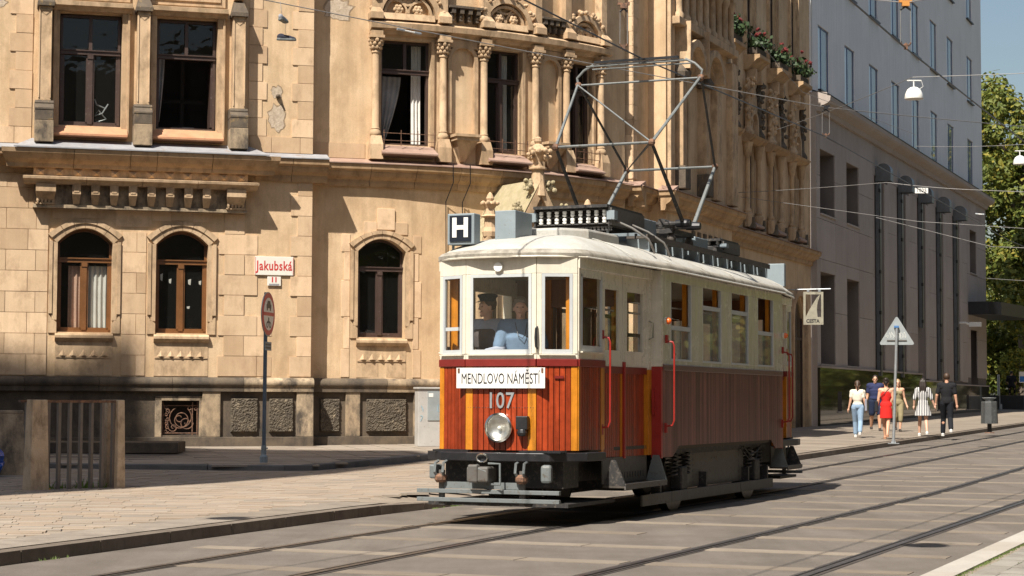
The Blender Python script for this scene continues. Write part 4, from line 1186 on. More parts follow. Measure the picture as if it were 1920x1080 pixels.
scorn(43.45, 44.9, -.88, 1); scorn(44.62, 51.0, -1.32, 4); scorn(50.9, 65.2, 0, 9)
# cornice returns on the faces that look at the square
for x0, ya, yb in ((43.7, -1.2, .6), (44.9, -1.64, -1.2)):
    def cx(u, y, z, x0=x0, ya=ya): return stf(x0 + y, ya + u, z)
    q = MB(cx); q.sweep(CP, 0, yb - ya, 1); q.build('cornice_stone', M['cornice'], CB)
    q = MB(cx); q.sweep([(-.365, 6.535), (-.365, 6.555), (.02, 6.685), (.02, 6.605)], 0, yb - ya, 1); q.build('cornice_flashing', M['copper'], CB)
for i in range(6): sbox('dentil', 47.0 + i * .5, 47.22 + i * .5, -1.36, -1.3, 5.5, 5.75, 'soot')
# the four gothic axes: colonnettes, hood, crocketed canopy, bracket for the flower box
for h, hu in zip(HS, HU):
    c = (h[0] + h[1]) / 2
    for s in (-1, 1):
        x = c + s * .62
        q = MB(stf); q.lathe([(.15, 6.7), (.15, 7.1), (.10, 7.15), (.12, 7.2), (.08, 7.28), (.075, 8.85), (.1, 8.88), (.16, 9.25), (.18, 9.3)], (x, -.12, 0), 9); q.build('column_shaft', M['trim'], CB, smooth=True)
        q = MB(stf); q.lathe([(.19, 9.5), (.2, 9.62), (.1, 9.8), (.08, 11.2), (.02, 11.3)], (x, -.14, 0), 8)
        for k in range(22):
            r_ = random.Random(k + int(x * 10)); q.ell((x + r_.uniform(-.16, .16), -.2 + r_.uniform(-.1, .1), 9.9 + k * .065), r_.uniform(.05, .09), 6)
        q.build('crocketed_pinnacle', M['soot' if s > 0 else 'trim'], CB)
        q = MB(stf); q.prism([(x - .12, 6.66), (x + .12, 6.66), (x, 7.0)], -.34, -.2); q.build('base_gablet', M['soot'], CB)
    q = MB(stf); q.sweep([(0, 9.3), (-.2, 9.3), (-.36, 9.42), (-.4, 9.5), (0, 9.62)], c - .85, c + .85, 1); q.build('window_hood', M['cornice'], CB)
    q = MB(stf); ring(q, c, 9.95, .3, .42, -.2, 0, 0, math.pi, 10); q.box(c - .42, c - .3, -.2, 0, 9.6, 9.95).box(c + .3, c + .42, -.2, 0, 9.6, 9.95); q.build('blind_arch', M['trim'], CB)
    q = MB(stf); q.prism([(c - .55, 10.3), (c + .55, 10.3), (c, 11.7)], -.14, 0); q.build('canopy_gable', M['trim'], CB)
    q = MB(stf); q.sweep([(0, 11.55), (-.1, 11.55), (-.42, 11.86), (-.52, 11.9), (-.52, 12.0), (0, 12.02)], c - .62, c + .62, 1); q.build('flower_shelf', M['cornice'], CB)
    q = MB(stf); q.box(c - .4, c - .25, -.34, 0, 11.2, 11.6).box(c + .25, c + .4, -.34, 0, 11.2, 11.6); q.build('shelf_bracket', M['trim'], CB, bev=.03)
    q = MB(stf); q.sweep([(0, 6.95), (-.05, 6.95), (-.36, 6.78), (-.36, 6.72), (0, 6.66)], c - .45, c + .45, 1); q.build('sheet_sill', M['copper'], CB)
    q = MB(stf)
    for s in (-1, 1):
        q.box(c + s * .55 - .05, c + s * .55 + .05, -.1, 0, 12.0, 15.6); q.box(c + s * .42 - .035, c + s * .42 + .035, -.06, 0, 12.0, 15.0)
    q.build('upper_window_shaft', M['trim'], CB)
q = MB(stf); ring(q, (DR[0] + DR[1]) / 2, 4.1, .85, 1.05, -.12, 0, 0, math.pi, 14); q.box(62.1, 62.3, -.12, 0, .4, 4.1).box(64.0, 64.2, -.12, 0, .4, 4.1); q.build('door_surround', M['trim'], CB)
# ================================================================ grey office building up the street (in shade)
GE = -15.8
GBp = SW(65.0, GE, 0)
GB = empty('office_building', GBp, rad(90) - SA, 'tall grey office building with blue-framed windows and polished granite base', 'building')
M['greywall'] = mineral('light_grey_render', (0.70, 0.69, 0.675), (0.78, 0.77, 0.755), .5, bmp=.25, bscale=30, streak=.10)
M['slab'] = mineral('brown_grey_cladding', (0.38, 0.325, 0.285), (0.44, 0.38, 0.335), .8, per=.05, bmp=.2, streak=.10)
M['slabdark'] = mineral('cladding_joint', (0.15, 0.125, 0.108), (0.19, 0.16, 0.14), 1)
M['bluefr'] = paint('blue_window_frame', (0.05, 0.085, 0.20), .4)
M['officeglass'] = glass_mat('office_glass', (0.92, 0.95, 0.97), .03, 1.5)
M['pane_backing'] = mineral('painted_sky_reflection', (0.74, 0.82, 0.86), (0.78, 0.86, 0.90), 2, bmp=0)  # sky reflection of the left panes, painted on a sheet behind the glass
M['pane_backing_grey'] = mineral('grey_pane_backing', (0.30, 0.34, 0.34), (0.36, 0.40, 0.40), 2, bmp=0)
def granite():
    m, nt, b = nodes_of('polished_dark_granite')
    c = ramp(nt, noise(nt, pos(nt), 16, 6, .8), [(.35, (.02, .019, .013)), (.65, (.065, .06, .036))])
    nt.links.new(c, b.inputs['Base Color']); b.inputs['Roughness'].default_value = .045; b.inputs['Specular IOR Level'].default_value = .5
    return m
M['granite'] = granite()
M['recess'] = paint('brown_tinted_pane', (0.085, 0.066, 0.056), .3, var=.15)
M['ductmetal'] = paint('dull_duct_metal', (0.16, 0.17, 0.18), .4, metal=.7, var=.15)
_D0 = 65.0
def gwall(x0, x1, z0, z1, holes, y, mat, reveal, name='wall'):
    return wall(name, x0, x1, z0, z1, holes, y, mat, f=None, reveal=reveal, step=50, parent=GB)
cols = [65.85, 70.0, 74.25, 78.55, 82.9, 87.3, 91.65, 97.3]
cols = [c - _D0 for c in cols]
WW = 1.55
H = []
for k, zb in enumerate((12.35, 16.55, 20.75)):
    for c in cols: H.append((c, c + WW + .15, zb, zb + 2.3, 0))
gwall(0, 36.9, 12.1, 25.5, H, .12, M['greywall'], .08)
for (a, b, c, d, _) in H:
    q = MB(); y = .17
    q.box(a, a + .03, y, y + .02, c, d).box(b - .06, b, y, y + .02, c, d).box(a, b, y, y + .02, c, c + .05).box(a, b, y, y + .02, d - .05, d).box(a + .60, a + .70, y, y + .02, c, d)
    w = q.build('window', M['bluefr'], GB)
    for p0, p1 in ((a + .06, a + .62), (a + .70, b - .06)):
        q = MB(); q.add([(p0, y + .012, c), (p1, y + .012, c), (p1, y + .012, d), (p0, y + .012, d)], [(0, 1, 2, 3)]); q.build('pane', M['officeglass'], w)
    q = MB(); q.box(a, a + .66, y + .03, y + .035, c, d); q.build('pane_backing', M['pane_backing'], w)
    q = MB(); q.box(a + .66, b, y + .03, y + .035, c, d); q.build('pane_backing', M['pane_backing_grey'], w)
    q = MB(); q.box(a - .03, b + .03, .0, .45, c - .05, c); q.build('window_sill', M['black'], GB)
# cornice between the two zones
for i in range(6):
    q = MB(); a, b = 36.9 * i / 6 - .0, 36.9 * (i + 1) / 6
    q.sweep([(.1, 11.45), (-.12, 11.45), (-.16, 11.6), (-.42, 11.72), (-.50, 11.80), (-.52, 11.95), (-.40, 11.98), (-.40, 12.08), (.15, 12.14)], a + .004, b - .004, 1); q.build('cornice_stone', M['slab'], GB)
q = MB(); q.sweep([(-.54, 11.96), (-.54, 11.985), (.12, 12.20), (.12, 12.17)], 0, 36.9, 1); q.build('cornice_flashing', M['black'], GB)
# lower zone: joint-coloured wall with openings, cladding slabs proud of it
LO = [(.55, 2.75, 7.95, 10.2, 0), (4.65, 6.7, 7.95, 10.2, 0), (.45, 2.75, 2.7, 5.9, 0), (4.55, 6.65, 2.7, 5.9, 0), (31.9, 33.9, 7.85, 10.0, 0), (32.2, 34.4, .8, 5.0, 0)]
SL = [(9.4 + i * 4.38, 9.4 + i * 4.38 + 2.6, 2.35, 10.25, 0) for i in range(5)]
gwall(0, 36.9, 0.2, 11.5, LO, .03, M['slabdark'], .55, 'lower_wall')
for (a, b, c, d, _) in LO:
    q = MB(); y = .56
    q.box(a, a + .07, y, y + .08, c, d).box(b - .07, b, y, y + .08, c, d).box(a, b, y, y + .08, d - .12, d)
    w = q.build('window', M['slabdark'], GB)
    q = MB(); q.add([(a, y + .05, c), (b, y + .05, c), (b, y + .05, d), (a, y + .05, d)], [(0, 1, 2, 3)]); q.build('pane', M['recess'], w)
    q = MB(); q.box(a - .05, b + .05, -.06, .5, c - .06, c); q.build('window_sill', M['slab'], GB)
    for j in range(2):
        zz = d - (d - c) * (.45 + .35 * j); q = MB(); q.box(b - .02, b + .01, .02, .5, zz - .01, zz + .01)
zr = [2.6, 4.55, 6.35, 7.75, 9.25, 10.7, 11.46]
xr_all = [(0, .5, 2.75, 4.6, 6.68, 9.1), (31.0, 31.9, 33.95, 36.9)]
for xr in xr_all:
    for x0, x1 in zip(xr, xr[1:]):
        for z0, z1 in zip(zr, zr[1:]):
            segs = [(z0, z1)]
            for (a, b, c, d, _) in LO:
                if a < (x0 + x1) / 2 < b:
                    ns = []
                    for s0, s1 in segs:
                        if d <= s0 or c >= s1: ns.append((s0, s1)); continue
                        if s0 < c: ns.append((s0, c))
                        if d < s1: ns.append((d, s1))
                    segs = ns
            for s0, s1 in segs:
                if s1 - s0 < .08: continue
                q = MB(); q.box(x0 + .008, x1 - .008, -.012, .04, s0 + .008, s1 - .008); q.build('cladding_slab', M['slab'], GB)
# five tall slots between fins, each with duct, dark glazing and a domed vent hood
for i in range(5):
    a, b = SL[i][0], SL[i][1]
    x0 = 9.1 if i == 0 else SL[i - 1][1] + .25
    for z0, z1 in zip([2.35, 4.3, 6.25, 8.2, 10.25], [4.3, 6.25, 8.2, 10.25, 11.46]):
        q = MB(); q.box((9.1 if i == 0 else SL[i - 1][1]) + .008, a - .008, -.012, .5, z0 + .006, z1 - .006); q.build('fin_stone', M['slab'], GB)
    q = MB(); q.box(a, b, -.012, .4, 10.25, 11.46); q.build('lintel_slab', M['slab'], GB)
    q = MB(); q.box(a + .1, b - .2, .3, .33, 9.75, 10.2); q.build('soffit_panel', M['stone'], GB)
    q = MB(); q.box(a, b, .0285, .0295, 2.35, 10.25); q.build('slot_back', M['slabdark'], GB)
    q = MB(); q.box(b - .75, b - .05, -.03, .02, 2.4, 10.1); q.build('glazing_strip', M['slab'], GB)
    q = MB(); q.box(a + .30, a + .72, -.14, .0, 2.4 if i != 2 else 4.6, 10.15); dct = q.build('duct', M['ductmetal'], GB)
    q = MB(); q.box(a + .34, a + .42, -.16, -.13, 2.4 if i != 2 else 4.6, 10.15)
    q.build('duct_seam', M['black'], dct)
    for k in range(5): 
        z = 3.2 + k * 1.6
        if i == 2 and z < 4.6: continue
        q = MB(); q.box(a + .28, a + .5, -.19, -.12, z, z + .14); q.build('duct_bracket', M['black'], dct)
    hx = a + .22
    q = MB(); k = 12; r = .30; pts = [(-.62, 10.02)] + [(-.62 + r - r * math.cos(math.pi * t / k), 10.42 + r * math.sin(math.pi * t / k)) for t in range(k + 1)] + [(-.62 + 2 * r, 10.02)]
    q.add([(hx, y, z) for y, z in pts] + [(hx + .52, y, z) for y, z in pts], [tuple(range(len(pts))), tuple(range(2 * len(pts) - 1, len(pts) - 1, -1))] + [(j, j + 1, j + 1 + len(pts), j + len(pts)) for j in range(len(pts) - 1)])
    q.build('vent_hood', M['ductmetal'], GB, smooth=True)
for z0, z1 in zip([2.35, 4.3, 6.25, 8.2, 10.25], [4.3, 6.25, 8.2, 10.25, 11.46]):
    q = MB(); q.box(SL[4][1] + .008, 30.99, -.012, .5, z0 + .006, z1 - .006); q.build('fin_stone', M['slab'], GB)
# polished granite base: slabs, with small dark openings
gx = 0.0; i = 0
ztop = lambda x: 2.62 if x < 17.8 else (2.34 if x < 22 else 2.25)
while gx < 36.8:
    w_ = 1.55; x1 = min(gx + w_, 36.88)
    q = MB(); q.box(gx + .004, x1 - .004, -.10, .06, .15, ztop(gx) - .06); q.build('granite_slab', M['granite'], GB)
    q = MB(); q.box(gx, x1, -.14, .06, ztop(gx) - .06, ztop(gx)); q.build('granite_cap', M['slab'], GB)
    gx = x1; i += 1
for x in (2.6, 8.9, 13.4, 22.2, 26.4, 30.0):
    q = MB(); q.box(x, x + .62, -.106, -.09, 1.05, 1.75); q.build('cellar_opening', M['interior'], GB)
    q = MB(); q.box(x - .05, x + .67, -.13, -.09, .99, 1.05); q.build('cellar_sill', M['slab'], GB)
# end wall, core and canopy at the corner
q = MB(); q.box(0.02, 36.88, .5 + .5, 14, .1, 12); q.build('building_core', M['interior'], GB)
q = MB(); q.box(36.7, 36.9, .14, 14, 12.1, 25.5).box(-.1, .05, .14, 14, 12.1, 25.5); q.build('end_wall', M['greywall'], GB)
q = MB(); q.box(-.02, .0, -.005, 6, .2, 12.1); q.build('end_wall', M['slab'], GB)
q = MB(); q.box(36.7, 36.89, .04, 14, .2, 11.5); q.build('end_wall', M['slab'], GB)
q = MB(); q.box(0, 36.9, .1, 14, 25.5, 25.9); q.build('roof_slab', M['lead'], GB)
q = MB(); pts = [(31.2, 0), (31.2, -1.0), (32.0, -1.5)] + [(37.4 + 1.6 * math.cos(t), -1.0 + 1.1 * math.sin(t)) for t in [rad(a) for a in range(-90, 91, 15)]] + [(37.4, 2.0), (37.0, 2.0), (37.0, 0)]
q.prismz(pts, 5.72, 6.35); q.build('entrance_canopy', M['black'], GB)
q = MB(); q.tube([(28.6, -.02, 5.2), (28.6, -.3, 5.2), (28.9, -.55, 5.1)], .05, 7).box(28.75, 29.05, -1.0, -.45, 5.02, 5.24); q.build('camera_bracket', M['white'], GB)

# flower boxes on the sandstone front: planter, leaves, blooms
M['leaf'] = paint('geranium_leaf', (0.03, 0.055, 0.015), .6, var=.4, scale=14)
M['petal'] = paint('red_petal', (0.13, 0.010, 0.009), .6, var=.3, scale=20)
for k, h in enumerate(HS):
    c = (h[0] + h[1]) / 2
    wh = ('nearest the tram', 'second from the tram', 'third from the tram', 'next to the grey office building')[k]
    fb = empty('flower_box', SW(c, -16 + .28, 12.03), rad(90) - SA, 'stone-shelf flower box of red geraniums, ' + wh, 'flower box', 'geranium boxes on the sandstone front')
    q = MB(); q.bx((0, 0, .1), (1.1, .26, .2)); q.build('planter', M['plinth'], fb)
    r = random.Random(40 + k); q = MB(); f2 = MB()
    for _ in range(330):
        x, y, z = r.gauss(0, .34), r.gauss(-.05, .15), .25 + abs(r.gauss(0, .2)); 
        if abs(x) > .75: continue
        s = r.uniform(.04, .085); a = Vector((r.uniform(-1, 1), r.uniform(-1, 1), r.uniform(-.2, 1))).normalized(); b = a.orthogonal().normalized(); cc = a.cross(b)
        P = Vector((x, y, z)); q.add([tuple(P + b * s), tuple(P + cc * s), tuple(P - b * s), tuple(P - cc * s)], [(0, 1, 2, 3)])
    for _ in range(7):
        x, y, z = r.gauss(0, .3), r.gauss(-.1, .13), .5 + abs(r.gauss(0, .16))
        for _ in range(6): f2.ell((x + r.uniform(-.05, .05), y + r.uniform(-.05, .05), z + r.uniform(-.04, .04)), r.uniform(.025, .045), 6)
    q.build('leaves', M['leaf'], fb); f2.build('blooms', M['petal'], fb)

# ================================================================ what stands around the square, out of the picture
M['oppwall'] = mineral('opposite_facade', (0.13, 0.12, 0.085), (0.20, 0.185, 0.13), .3, bmp=0)
def brick_windows():
    m, nt, b = nodes_of('opposite_facade_windows')
    b.inputs['Base Color'].default_value = (.05, .05, .055, 1); b.inputs['Roughness'].default_value = .2
    return m
M['oppwin'] = brick_windows()
def mass(name, pts, h, wins=None):
    q = MB(); q.prismz(pts, -.1, h); o = q.build(name, M['oppwall']); tag(o, kind='structure')
    n = len(pts)
    q = MB()
    for i in range(n):
        a, b = Vector(pts[i]), Vector(pts[(i + 1) % n]); L = (b - a).length
        if L < 12: continue
        dr = (b - a) / L; nn = Vector((dr.y, -dr.x))
        for k in range(int(L / 3.4)):
            for fl in range(int((h - 1) / 4)):
                c = a + dr * (1.7 + k * 3.4) + nn * .01; z = 1.6 + fl * 4
                q.add([(c.x - dr.x * .6, c.y - dr.y * .6, z), (c.x + dr.x * .6, c.y + dr.y * .6, z), (c.x + dr.x * .6, c.y + dr.y * .6, z + 2.2), (c.x - dr.x * .6, c.y - dr.y * .6, z + 2.2)], [(0, 1, 2, 3)])
    if q.v: q.build('facade_windows', M['oppwin'], o)
    return o
P2 = lambda d, e: SW(d, e)[:2]
mass('opposite_building', [P2(-16, 8.5), P2(120, 8.5), P2(120, 20), P2(-16, 20)], 17)
mass('street_end_building', [P2(128, -11), P2(128, 24), P2(142, 24), P2(142, -11)][::-1], 15)
rb_ = mass('rear_building', [(-60, -62), (45, -62), (45, -44), (-60, -44)], 19)
rb_.data.materials.clear(); rb_.data.materials.append(mineral('rear_facade', (0.40, 0.36, 0.30), (0.50, 0.45, 0.38), .3, bmp=0))
# church tower left of the picture: its shadow lies on the square
ch = MB()
prof = [(-38, 0), (-12.3, 0), (-12.3, 17.5), (-11.2, 18.3), (-11.0, 19), (-11.65, 24.9), (-13, 32.8), (-14.2, 35), (-18.6, 35.7), (-20.5, 36.9), (-20.8, 39.3), (-21.3, 39), (-22, 38.1), (-24, 37.6), (-38, 37.6)]
ch.f = lambda x, y, z: (x + (y - 15.9) * math.cos(SUN_TH) / math.sin(SUN_TH), y, z)      # flank sheared along the sun; outline shaped to cast the shadow
ch.prism(prof, 9.5, 15.9); tag(ch.build('church', M['oppwall']), kind='structure')
# ================================================================ historic tram 107
TA = rad(90 - 23.0)
TP = Vector((-.04, 21.80, .012))
TR = empty('tram', TP, TA, 'historic red, orange and cream tram number 107 with diamond pantograph, at the centre', 'tram')
M['cream'] = paint('cream_enamel', (0.66, 0.61, 0.50), .28, var=.09, scale=3, coat=.2, streak=.10, wear=(.38, .32, .24), wear_amt=.06)
M['creamside'] = paint('cream_side_enamel', (0.60, 0.56, 0.47), .25, var=.10, scale=3, coat=.9, streak=.10, wavy=.35)
M['redwood'] = paint('varnished_red_plank', (0.285, 0.040, 0.011), .32, var=.25, scale=9, streak=.40, coat=.12, spec=.3, per=.28)
M['darkred'] = paint('dark_red_belt', (0.17, 0.016, 0.012), .35, var=.15, coat=.1)
M['orange'] = paint('varnished_orange_post', (0.55, 0.20, 0.014), .32, var=.2, scale=8, streak=.3, coat=.15)
M['plumwood'] = paint('plum_planking_gleams', (0.145, 0.056, 0.043), .34, var=.25, scale=2.5, streak=.35, coat=.0, spec=.35, island=.42)  # tone per plank imitates light streaks reflected along the side
M['plumbelt'] = paint('plum_belt', (0.13, 0.055, 0.05), .35, var=.3, scale=14, coat=.3)
M['handrail'] = paint('red_handrail', (0.30, 0.02, 0.014), .4, coat=.15)
M['roofskin'] = mineral('painted_canvas_roof', (0.39, 0.38, 0.345), (0.49, 0.475, 0.43), 1.6, dirt=(.36, .32, .26), dirt_amt=.22, bmp=.25, bscale=30, rough=.75)
M['roofedge'] = mineral('grimy_roof_edge', (0.30, 0.27, 0.22), (0.42, 0.39, 0.33), 3, dirt=(.16, .14, .11), dirt_amt=.25, bmp=.3, rough=.8)
M['framegrey'] = paint('silver_grey_window_frame', (0.46, 0.48, 0.48), .4, var=.08)
M['tramglass'] = glass_mat('tram_window_glass', (0.95, 0.96, 0.95), .006, 1.5)
M['paintedsheenglass'] = glass_mat('painted_reflection_sash_glass', (0.85, 0.87, 0.86), .30, 1.6)  # whitish reflections of the houses opposite, put in as a milky diffuse share
M['cabwood'] = paint('brown_cab_wood', (0.24, 0.10, 0.035), .4, var=.2, streak=.2, coat=.2)
M['ceiling'] = paint('cream_ceiling', (0.60, 0.52, 0.38), .5)
M['under'] = paint('dark_underframe', (0.028, 0.026, 0.025), .6, var=.35, wear=(.10, .085, .07), wear_amt=.2)
M['undergrey'] = paint('dusty_grey_truck_plate', (0.105, 0.098, 0.088), .6, var=.25, wear=(.08, .06, .045), wear_amt=.2)
M['lightgrey'] = paint('light_grey_fender_bar', (0.14, 0.155, 0.155), .5, var=.15, wear=(.10, .09, .075), wear_amt=.18)
M['oldwood'] = paint('weathered_roof_plank', (0.075, 0.062, 0.05), .7, var=.3, streak=.2)
M['porcelain'] = paint('white_porcelain', (0.75, 0.74, 0.70), .2, var=.03)
M['chrome'] = paint('chrome_rim', (0.55, 0.54, 0.5), .15, metal=1, var=.05)
M['silver'] = paint('silvered_reflector', (0.75, 0.73, 0.68), .3, metal=.9, var=.05)
M['amber'] = paint('amber_lens', (0.75, 0.14, 0.02), .2, coat=.5)
TL = 10.32
TE = 9.25                                  # rear end; the rear platform is shorter than the front one
def tf_rear(x, y, z): return (TE - (x if x < 0 else x * (TE - 7.96) / 2.35), -y, z)

def edge_box(m, p, q, t0, t1, out, inn, z0, z1):
    """box along a plan edge p->q between fractions t0..t1, from out (outside, left of travel) to inn"""
    d = Vector((q[0] - p[0], q[1] - p[1])); L = d.length; u = d / L; n = Vector((-u.y, u.x))     # n points to the left of p->q
    a = Vector(p) + d * t0; b = Vector(p) + d * t1
    c = [a + n * out, b + n * out, b + n * inn, a + n * inn]
    m.prismz([(k.x, k.y) for k in c], z0, z1); return L

def tram_end(f, front=True):
    # plan edges run so that the outside is on their left-hand side
    A, B, C_, D, E_, G = (2.35, .93), (0, .84), (-.20, .43), (-.20, -.43), (0, -.84), (2.35, -.93)
    SIDE_L, F_L, F_C, F_R, SIDE_R = (B, A), (C_, B), (D, C_), (E_, D), (G, E_)
    def mk(): return MB(f)
    def on(edge, t0, t1, out, inn, z0, z1, name, mat, bev=0.0):
        m = mk()
        if mat == 'tramglass':       # a pane is one sheet
            d_ = Vector((edge[1][0] - edge[0][0], edge[1][1] - edge[0][1])); u_ = d_.normalized(); n_ = Vector((-u_.y, u_.x)) * out
            a_, b_ = Vector(edge[0]) + d_ * t0 + n_, Vector(edge[0]) + d_ * t1 + n_
            m.add([(a_.x, a_.y, z0), (b_.x, b_.y, z0), (b_.x, b_.y, z1), (a_.x, a_.y, z1)], [(0, 1, 2, 3)])
        else: edge_box(m, edge[0], edge[1], t0, t1, out, inn, z0, z1)
        return m.build(name, M[mat], TR, bev=bev)
    def Ln(e): return math.hypot(e[1][0] - e[0][0], e[1][1] - e[0][1])
    # ---- planked lower body with orange posts
    def planks(e, t0, t1, w=.068, z0=.82, z1=1.76):
        L = Ln(e) * (t1 - t0); n = max(1, round(L / w))
        for i in range(n):
            a, b = t0 + (t1 - t0) * i / n, t0 + (t1 - t0) * (i + 1) / n
            g = .0035 / Ln(e)
            on(e, a + g, b - g, .012, -.02, z0, z1, 'plank', 'redwood', .004)
        on(e, t0, t1, -.006, -.03, z0, z1, 'backing_board', 'under')
    lc = Ln(F_C); pw = .10 / lc
    on(F_C, 0, pw, .016, -.03, .82, 1.76, 'orange_post', 'orange', .004); on(F_C, 1 - pw * .85, 1, .016, -.03, .82, 1.76, 'orange_post', 'orange', .004)
    planks(F_C, pw, 1 - pw * .85)
    for e, corner0 in ((F_L, False), (F_R, True)):
        k = .07 / Ln(e)
        if corner0: planks(e, k, 1); on(e, 0, k, .016, -.03, .82, 1.76, 'orange_post', 'orange', .004)
        else: planks(e, 0, 1 - k); on(e, 1 - k, 1, .016, -.03, .82, 1.76, 'orange_post', 'orange', .004)
    for e, fl in ((SIDE_R, False), (SIDE_L, True)):
        T = (lambda s: 1 - s / 2.35) if not fl else (lambda s: s / 2.35)
        def seg(s0, s1, out, inn, z0, z1, name, mat, bev=0.0):
            a, b = sorted((T(s0), T(s1))); return on(e, a, b, out, inn, z0, z1, name, mat, bev)
        def splanks(s0, s1, out=.01):
            n = max(1, round((s1 - s0) / .068))
            for i in range(n):
                a, b = s0 + (s1 - s0) * i / n, s0 + (s1 - s0) * (i + 1) / n
                seg(a + .003, b - .003, out, out - .03, .72 if s0 > .7 else .82, 1.76, 'plank', 'redwood', .004)
        seg(0.0, .05, .016, -.03, .82, 1.76, 'orange_post', 'orange', .004)
        splanks(.05, .66); seg(.05, .66, -.006, -.03, .82, 1.76, 'backing_board', 'under')
        seg(.66, .76, .016, -.04, .82, 1.76, 'orange_post', 'orange', .004)
        # two door leaves, each of planks, stiles and a pane
        for s0, s1 in ((.78, 1.42), (1.47, 2.20)):
            seg(s0, s0 + .06, -.03, -.07, .72, 1.76, 'door_stile', 'orange'); seg(s1 - .06, s1, -.03, -.07, .72, 1.76, 'door_stile', 'orange')
            splanks(s0 + .065, s1 - .065, -.035)
            dm = seg(s0, s0 + .10, -.03, -.07, 1.78, 2.86, 'door_frame', 'cream'); seg(s1 - .10, s1, -.03, -.07, 1.78, 2.86, 'door_frame', 'cream')
            seg(s0 + .1, s1 - .1, -.03, -.07, 1.78, 1.97, 'door_rail', 'cream'); seg(s0 + .1, s1 - .1, -.03, -.07, 2.68, 2.86, 'door_rail', 'cream')
            seg(s0 + .1, s1 - .1, -.05, -.054, 1.97, 2.68, 'door_pane', 'tramglass')
        seg(1.42, 1.465, .0, -.06, .70, 1.84, 'door_post', 'handrail', .006); seg(1.425, 1.46, -.02, -.06, 1.84, 2.86, 'door_post', 'cream')
        seg(2.20, 2.34, .0, -.05, .72, 1.76, 'orange_post', 'orange', .004); seg(2.20, 2.34, .0, -.05, 1.76, 2.86, 'cream_post', 'cream')
        seg(0, 2.34, .03, -.03, 2.86, 2.99, 'header', 'cream', .006)
        seg(0, .76, .03, -.03, 1.76, 1.845, 'belt_rail', 'darkred', .006); seg(.78, 2.34, -.02, -.03, 1.70, 1.78, 'belt_rail', 'darkred')
        seg(0, .76, .012, -.03, 1.845, 1.93, 'window_base', 'cream')
        seg(0, .055, .02, -.05, 1.93, 2.86, 'pillar', 'cream', .006); seg(.68, .76, .02, -.05, 1.93, 2.86, 'pillar', 'cream', .006)
        seg(.055, .10, .022, -.0, 1.93, 2.80, 'window_frame', 'framegrey'); seg(.64, .68, .022, -.0, 1.93, 2.80, 'window_frame', 'framegrey')
        seg(.10, .64, .022, -.0, 1.93, 2.00, 'window_frame', 'framegrey'); seg(.055, .68, .022, 0, 2.77, 2.86, 'window_frame', 'cream')
        seg(.10, .64, .006, .002, 2.0, 2.77, 'window_pane', 'tramglass')
        seg(.04, .72, .05, -.0, 1.918, 1.932, 'drip_ledge', 'cream')
    for e, b0, b1 in ((F_C, 0, 1), (F_L, 0, 1), (F_R, 0, 1)):
        L = Ln(e); k = .055 / L
        on(e, 0, 1, .03, -.03, 1.76, 1.845, 'belt_rail', 'darkred', .006)
        on(e, 0, 1, .012, -.03, 1.845, 1.90, 'window_base', 'cream')
        on(e, 0, 1, .02, -.03, 2.80, 2.99, 'header', 'cream', .006)
        on(e, 0, k, .02, -.05, 1.90, 2.80, 'pillar', 'cream', .006); on(e, 1 - k, 1, .02, -.05, 1.90, 2.80, 'pillar', 'cream', .006)
        g = .035 / L
        on(e, k, k + g, .026, 0, 1.90, 2.80, 'window_frame', 'framegrey'); on(e, 1 - k - g, 1 - k, .026, 0, 1.90, 2.80, 'window_frame', 'framegrey')
        on(e, k + g, 1 - k - g, .026, 0, 1.90, 1.95, 'window_frame', 'framegrey'); on(e, k + g, 1 - k - g, .026, 0, 2.765, 2.80, 'window_frame', 'framegrey')
        on(e, k + g, 1 - k - g, .008, .004, 1.95, 2.765, 'window_pane', 'tramglass')
        on(e, k * .5, 1 - k * .5, .05, 0, 1.885, 1.898, 'drip_ledge', 'cream')
    on(F_L, .25, .75, .03, 0, 2.17, 2.21, 'sash_bar', 'framegrey')
    # nail row across the planks
    m = mk()
    for i in range(24):
        o = -.40 + .8 * i / 23; m.ell((-.214, o, 1.30), .006, 6)
    tag(m.build('nail_heads', M['chrome'], TR), kind='stuff')
    # inside of the platform: floor, ceiling, posts and bulkhead
    m = mk(); m.prismz([(2.33, .90), (0.02, .80), (-.16, .40), (-.16, -.40), (.02, -.80), (2.33, -.90)], .80, .84); m.build('platform_floor', M['oldwood'], TR)
    m = mk(); m.prismz([(2.33, .90), (0.02, .80), (-.16, .40), (-.16, -.40), (.02, -.80), (2.33, -.90)], 2.90, 2.93); m.build('platform_ceiling', M['ceiling'], TR)
    for o in (.72, -.72):
        m = mk(); m.box(.08, .16, o - .05, o + .05, .84, 2.9); m.build('inner_post', M['orange'], TR)
    for y0, y1 in ((-1.02, -.78), (-.50, -.42), (.42, .50), (.78, 1.02)):
        m = mk(); m.box(2.36, 2.42, y0, y1, .84, 2.9); m.build('bulkhead_post', M['orange' if abs(y0) < .6 else 'cabwood'], TR)
    for y0, y1 in ((-.78, -.50), (.50, .78)):
        m = mk(); m.box(2.37, 2.41, y0, y1, .84, 1.85).box(2.37, 2.41, y0, y1, 2.6, 2.9); m.build('bulkhead_panel', M['cabwood'], TR)
    m = mk(); m.box(2.37, 2.41, -.42, .42, 2.55, 2.9); m.build('bulkhead_panel', M['cabwood'], TR)
    m = mk(); m.box(-.12, .14, -.12, .22, .84, 1.82); m.build('controller', M['black'], TR, bev=.02)
    m = mk(); m.tube([(.02, .05, 1.82), (.02, .05, 1.90), (.02, -.15, 1.92)], .018, 7); m.build('controller_crank', M['chrome'], TR)
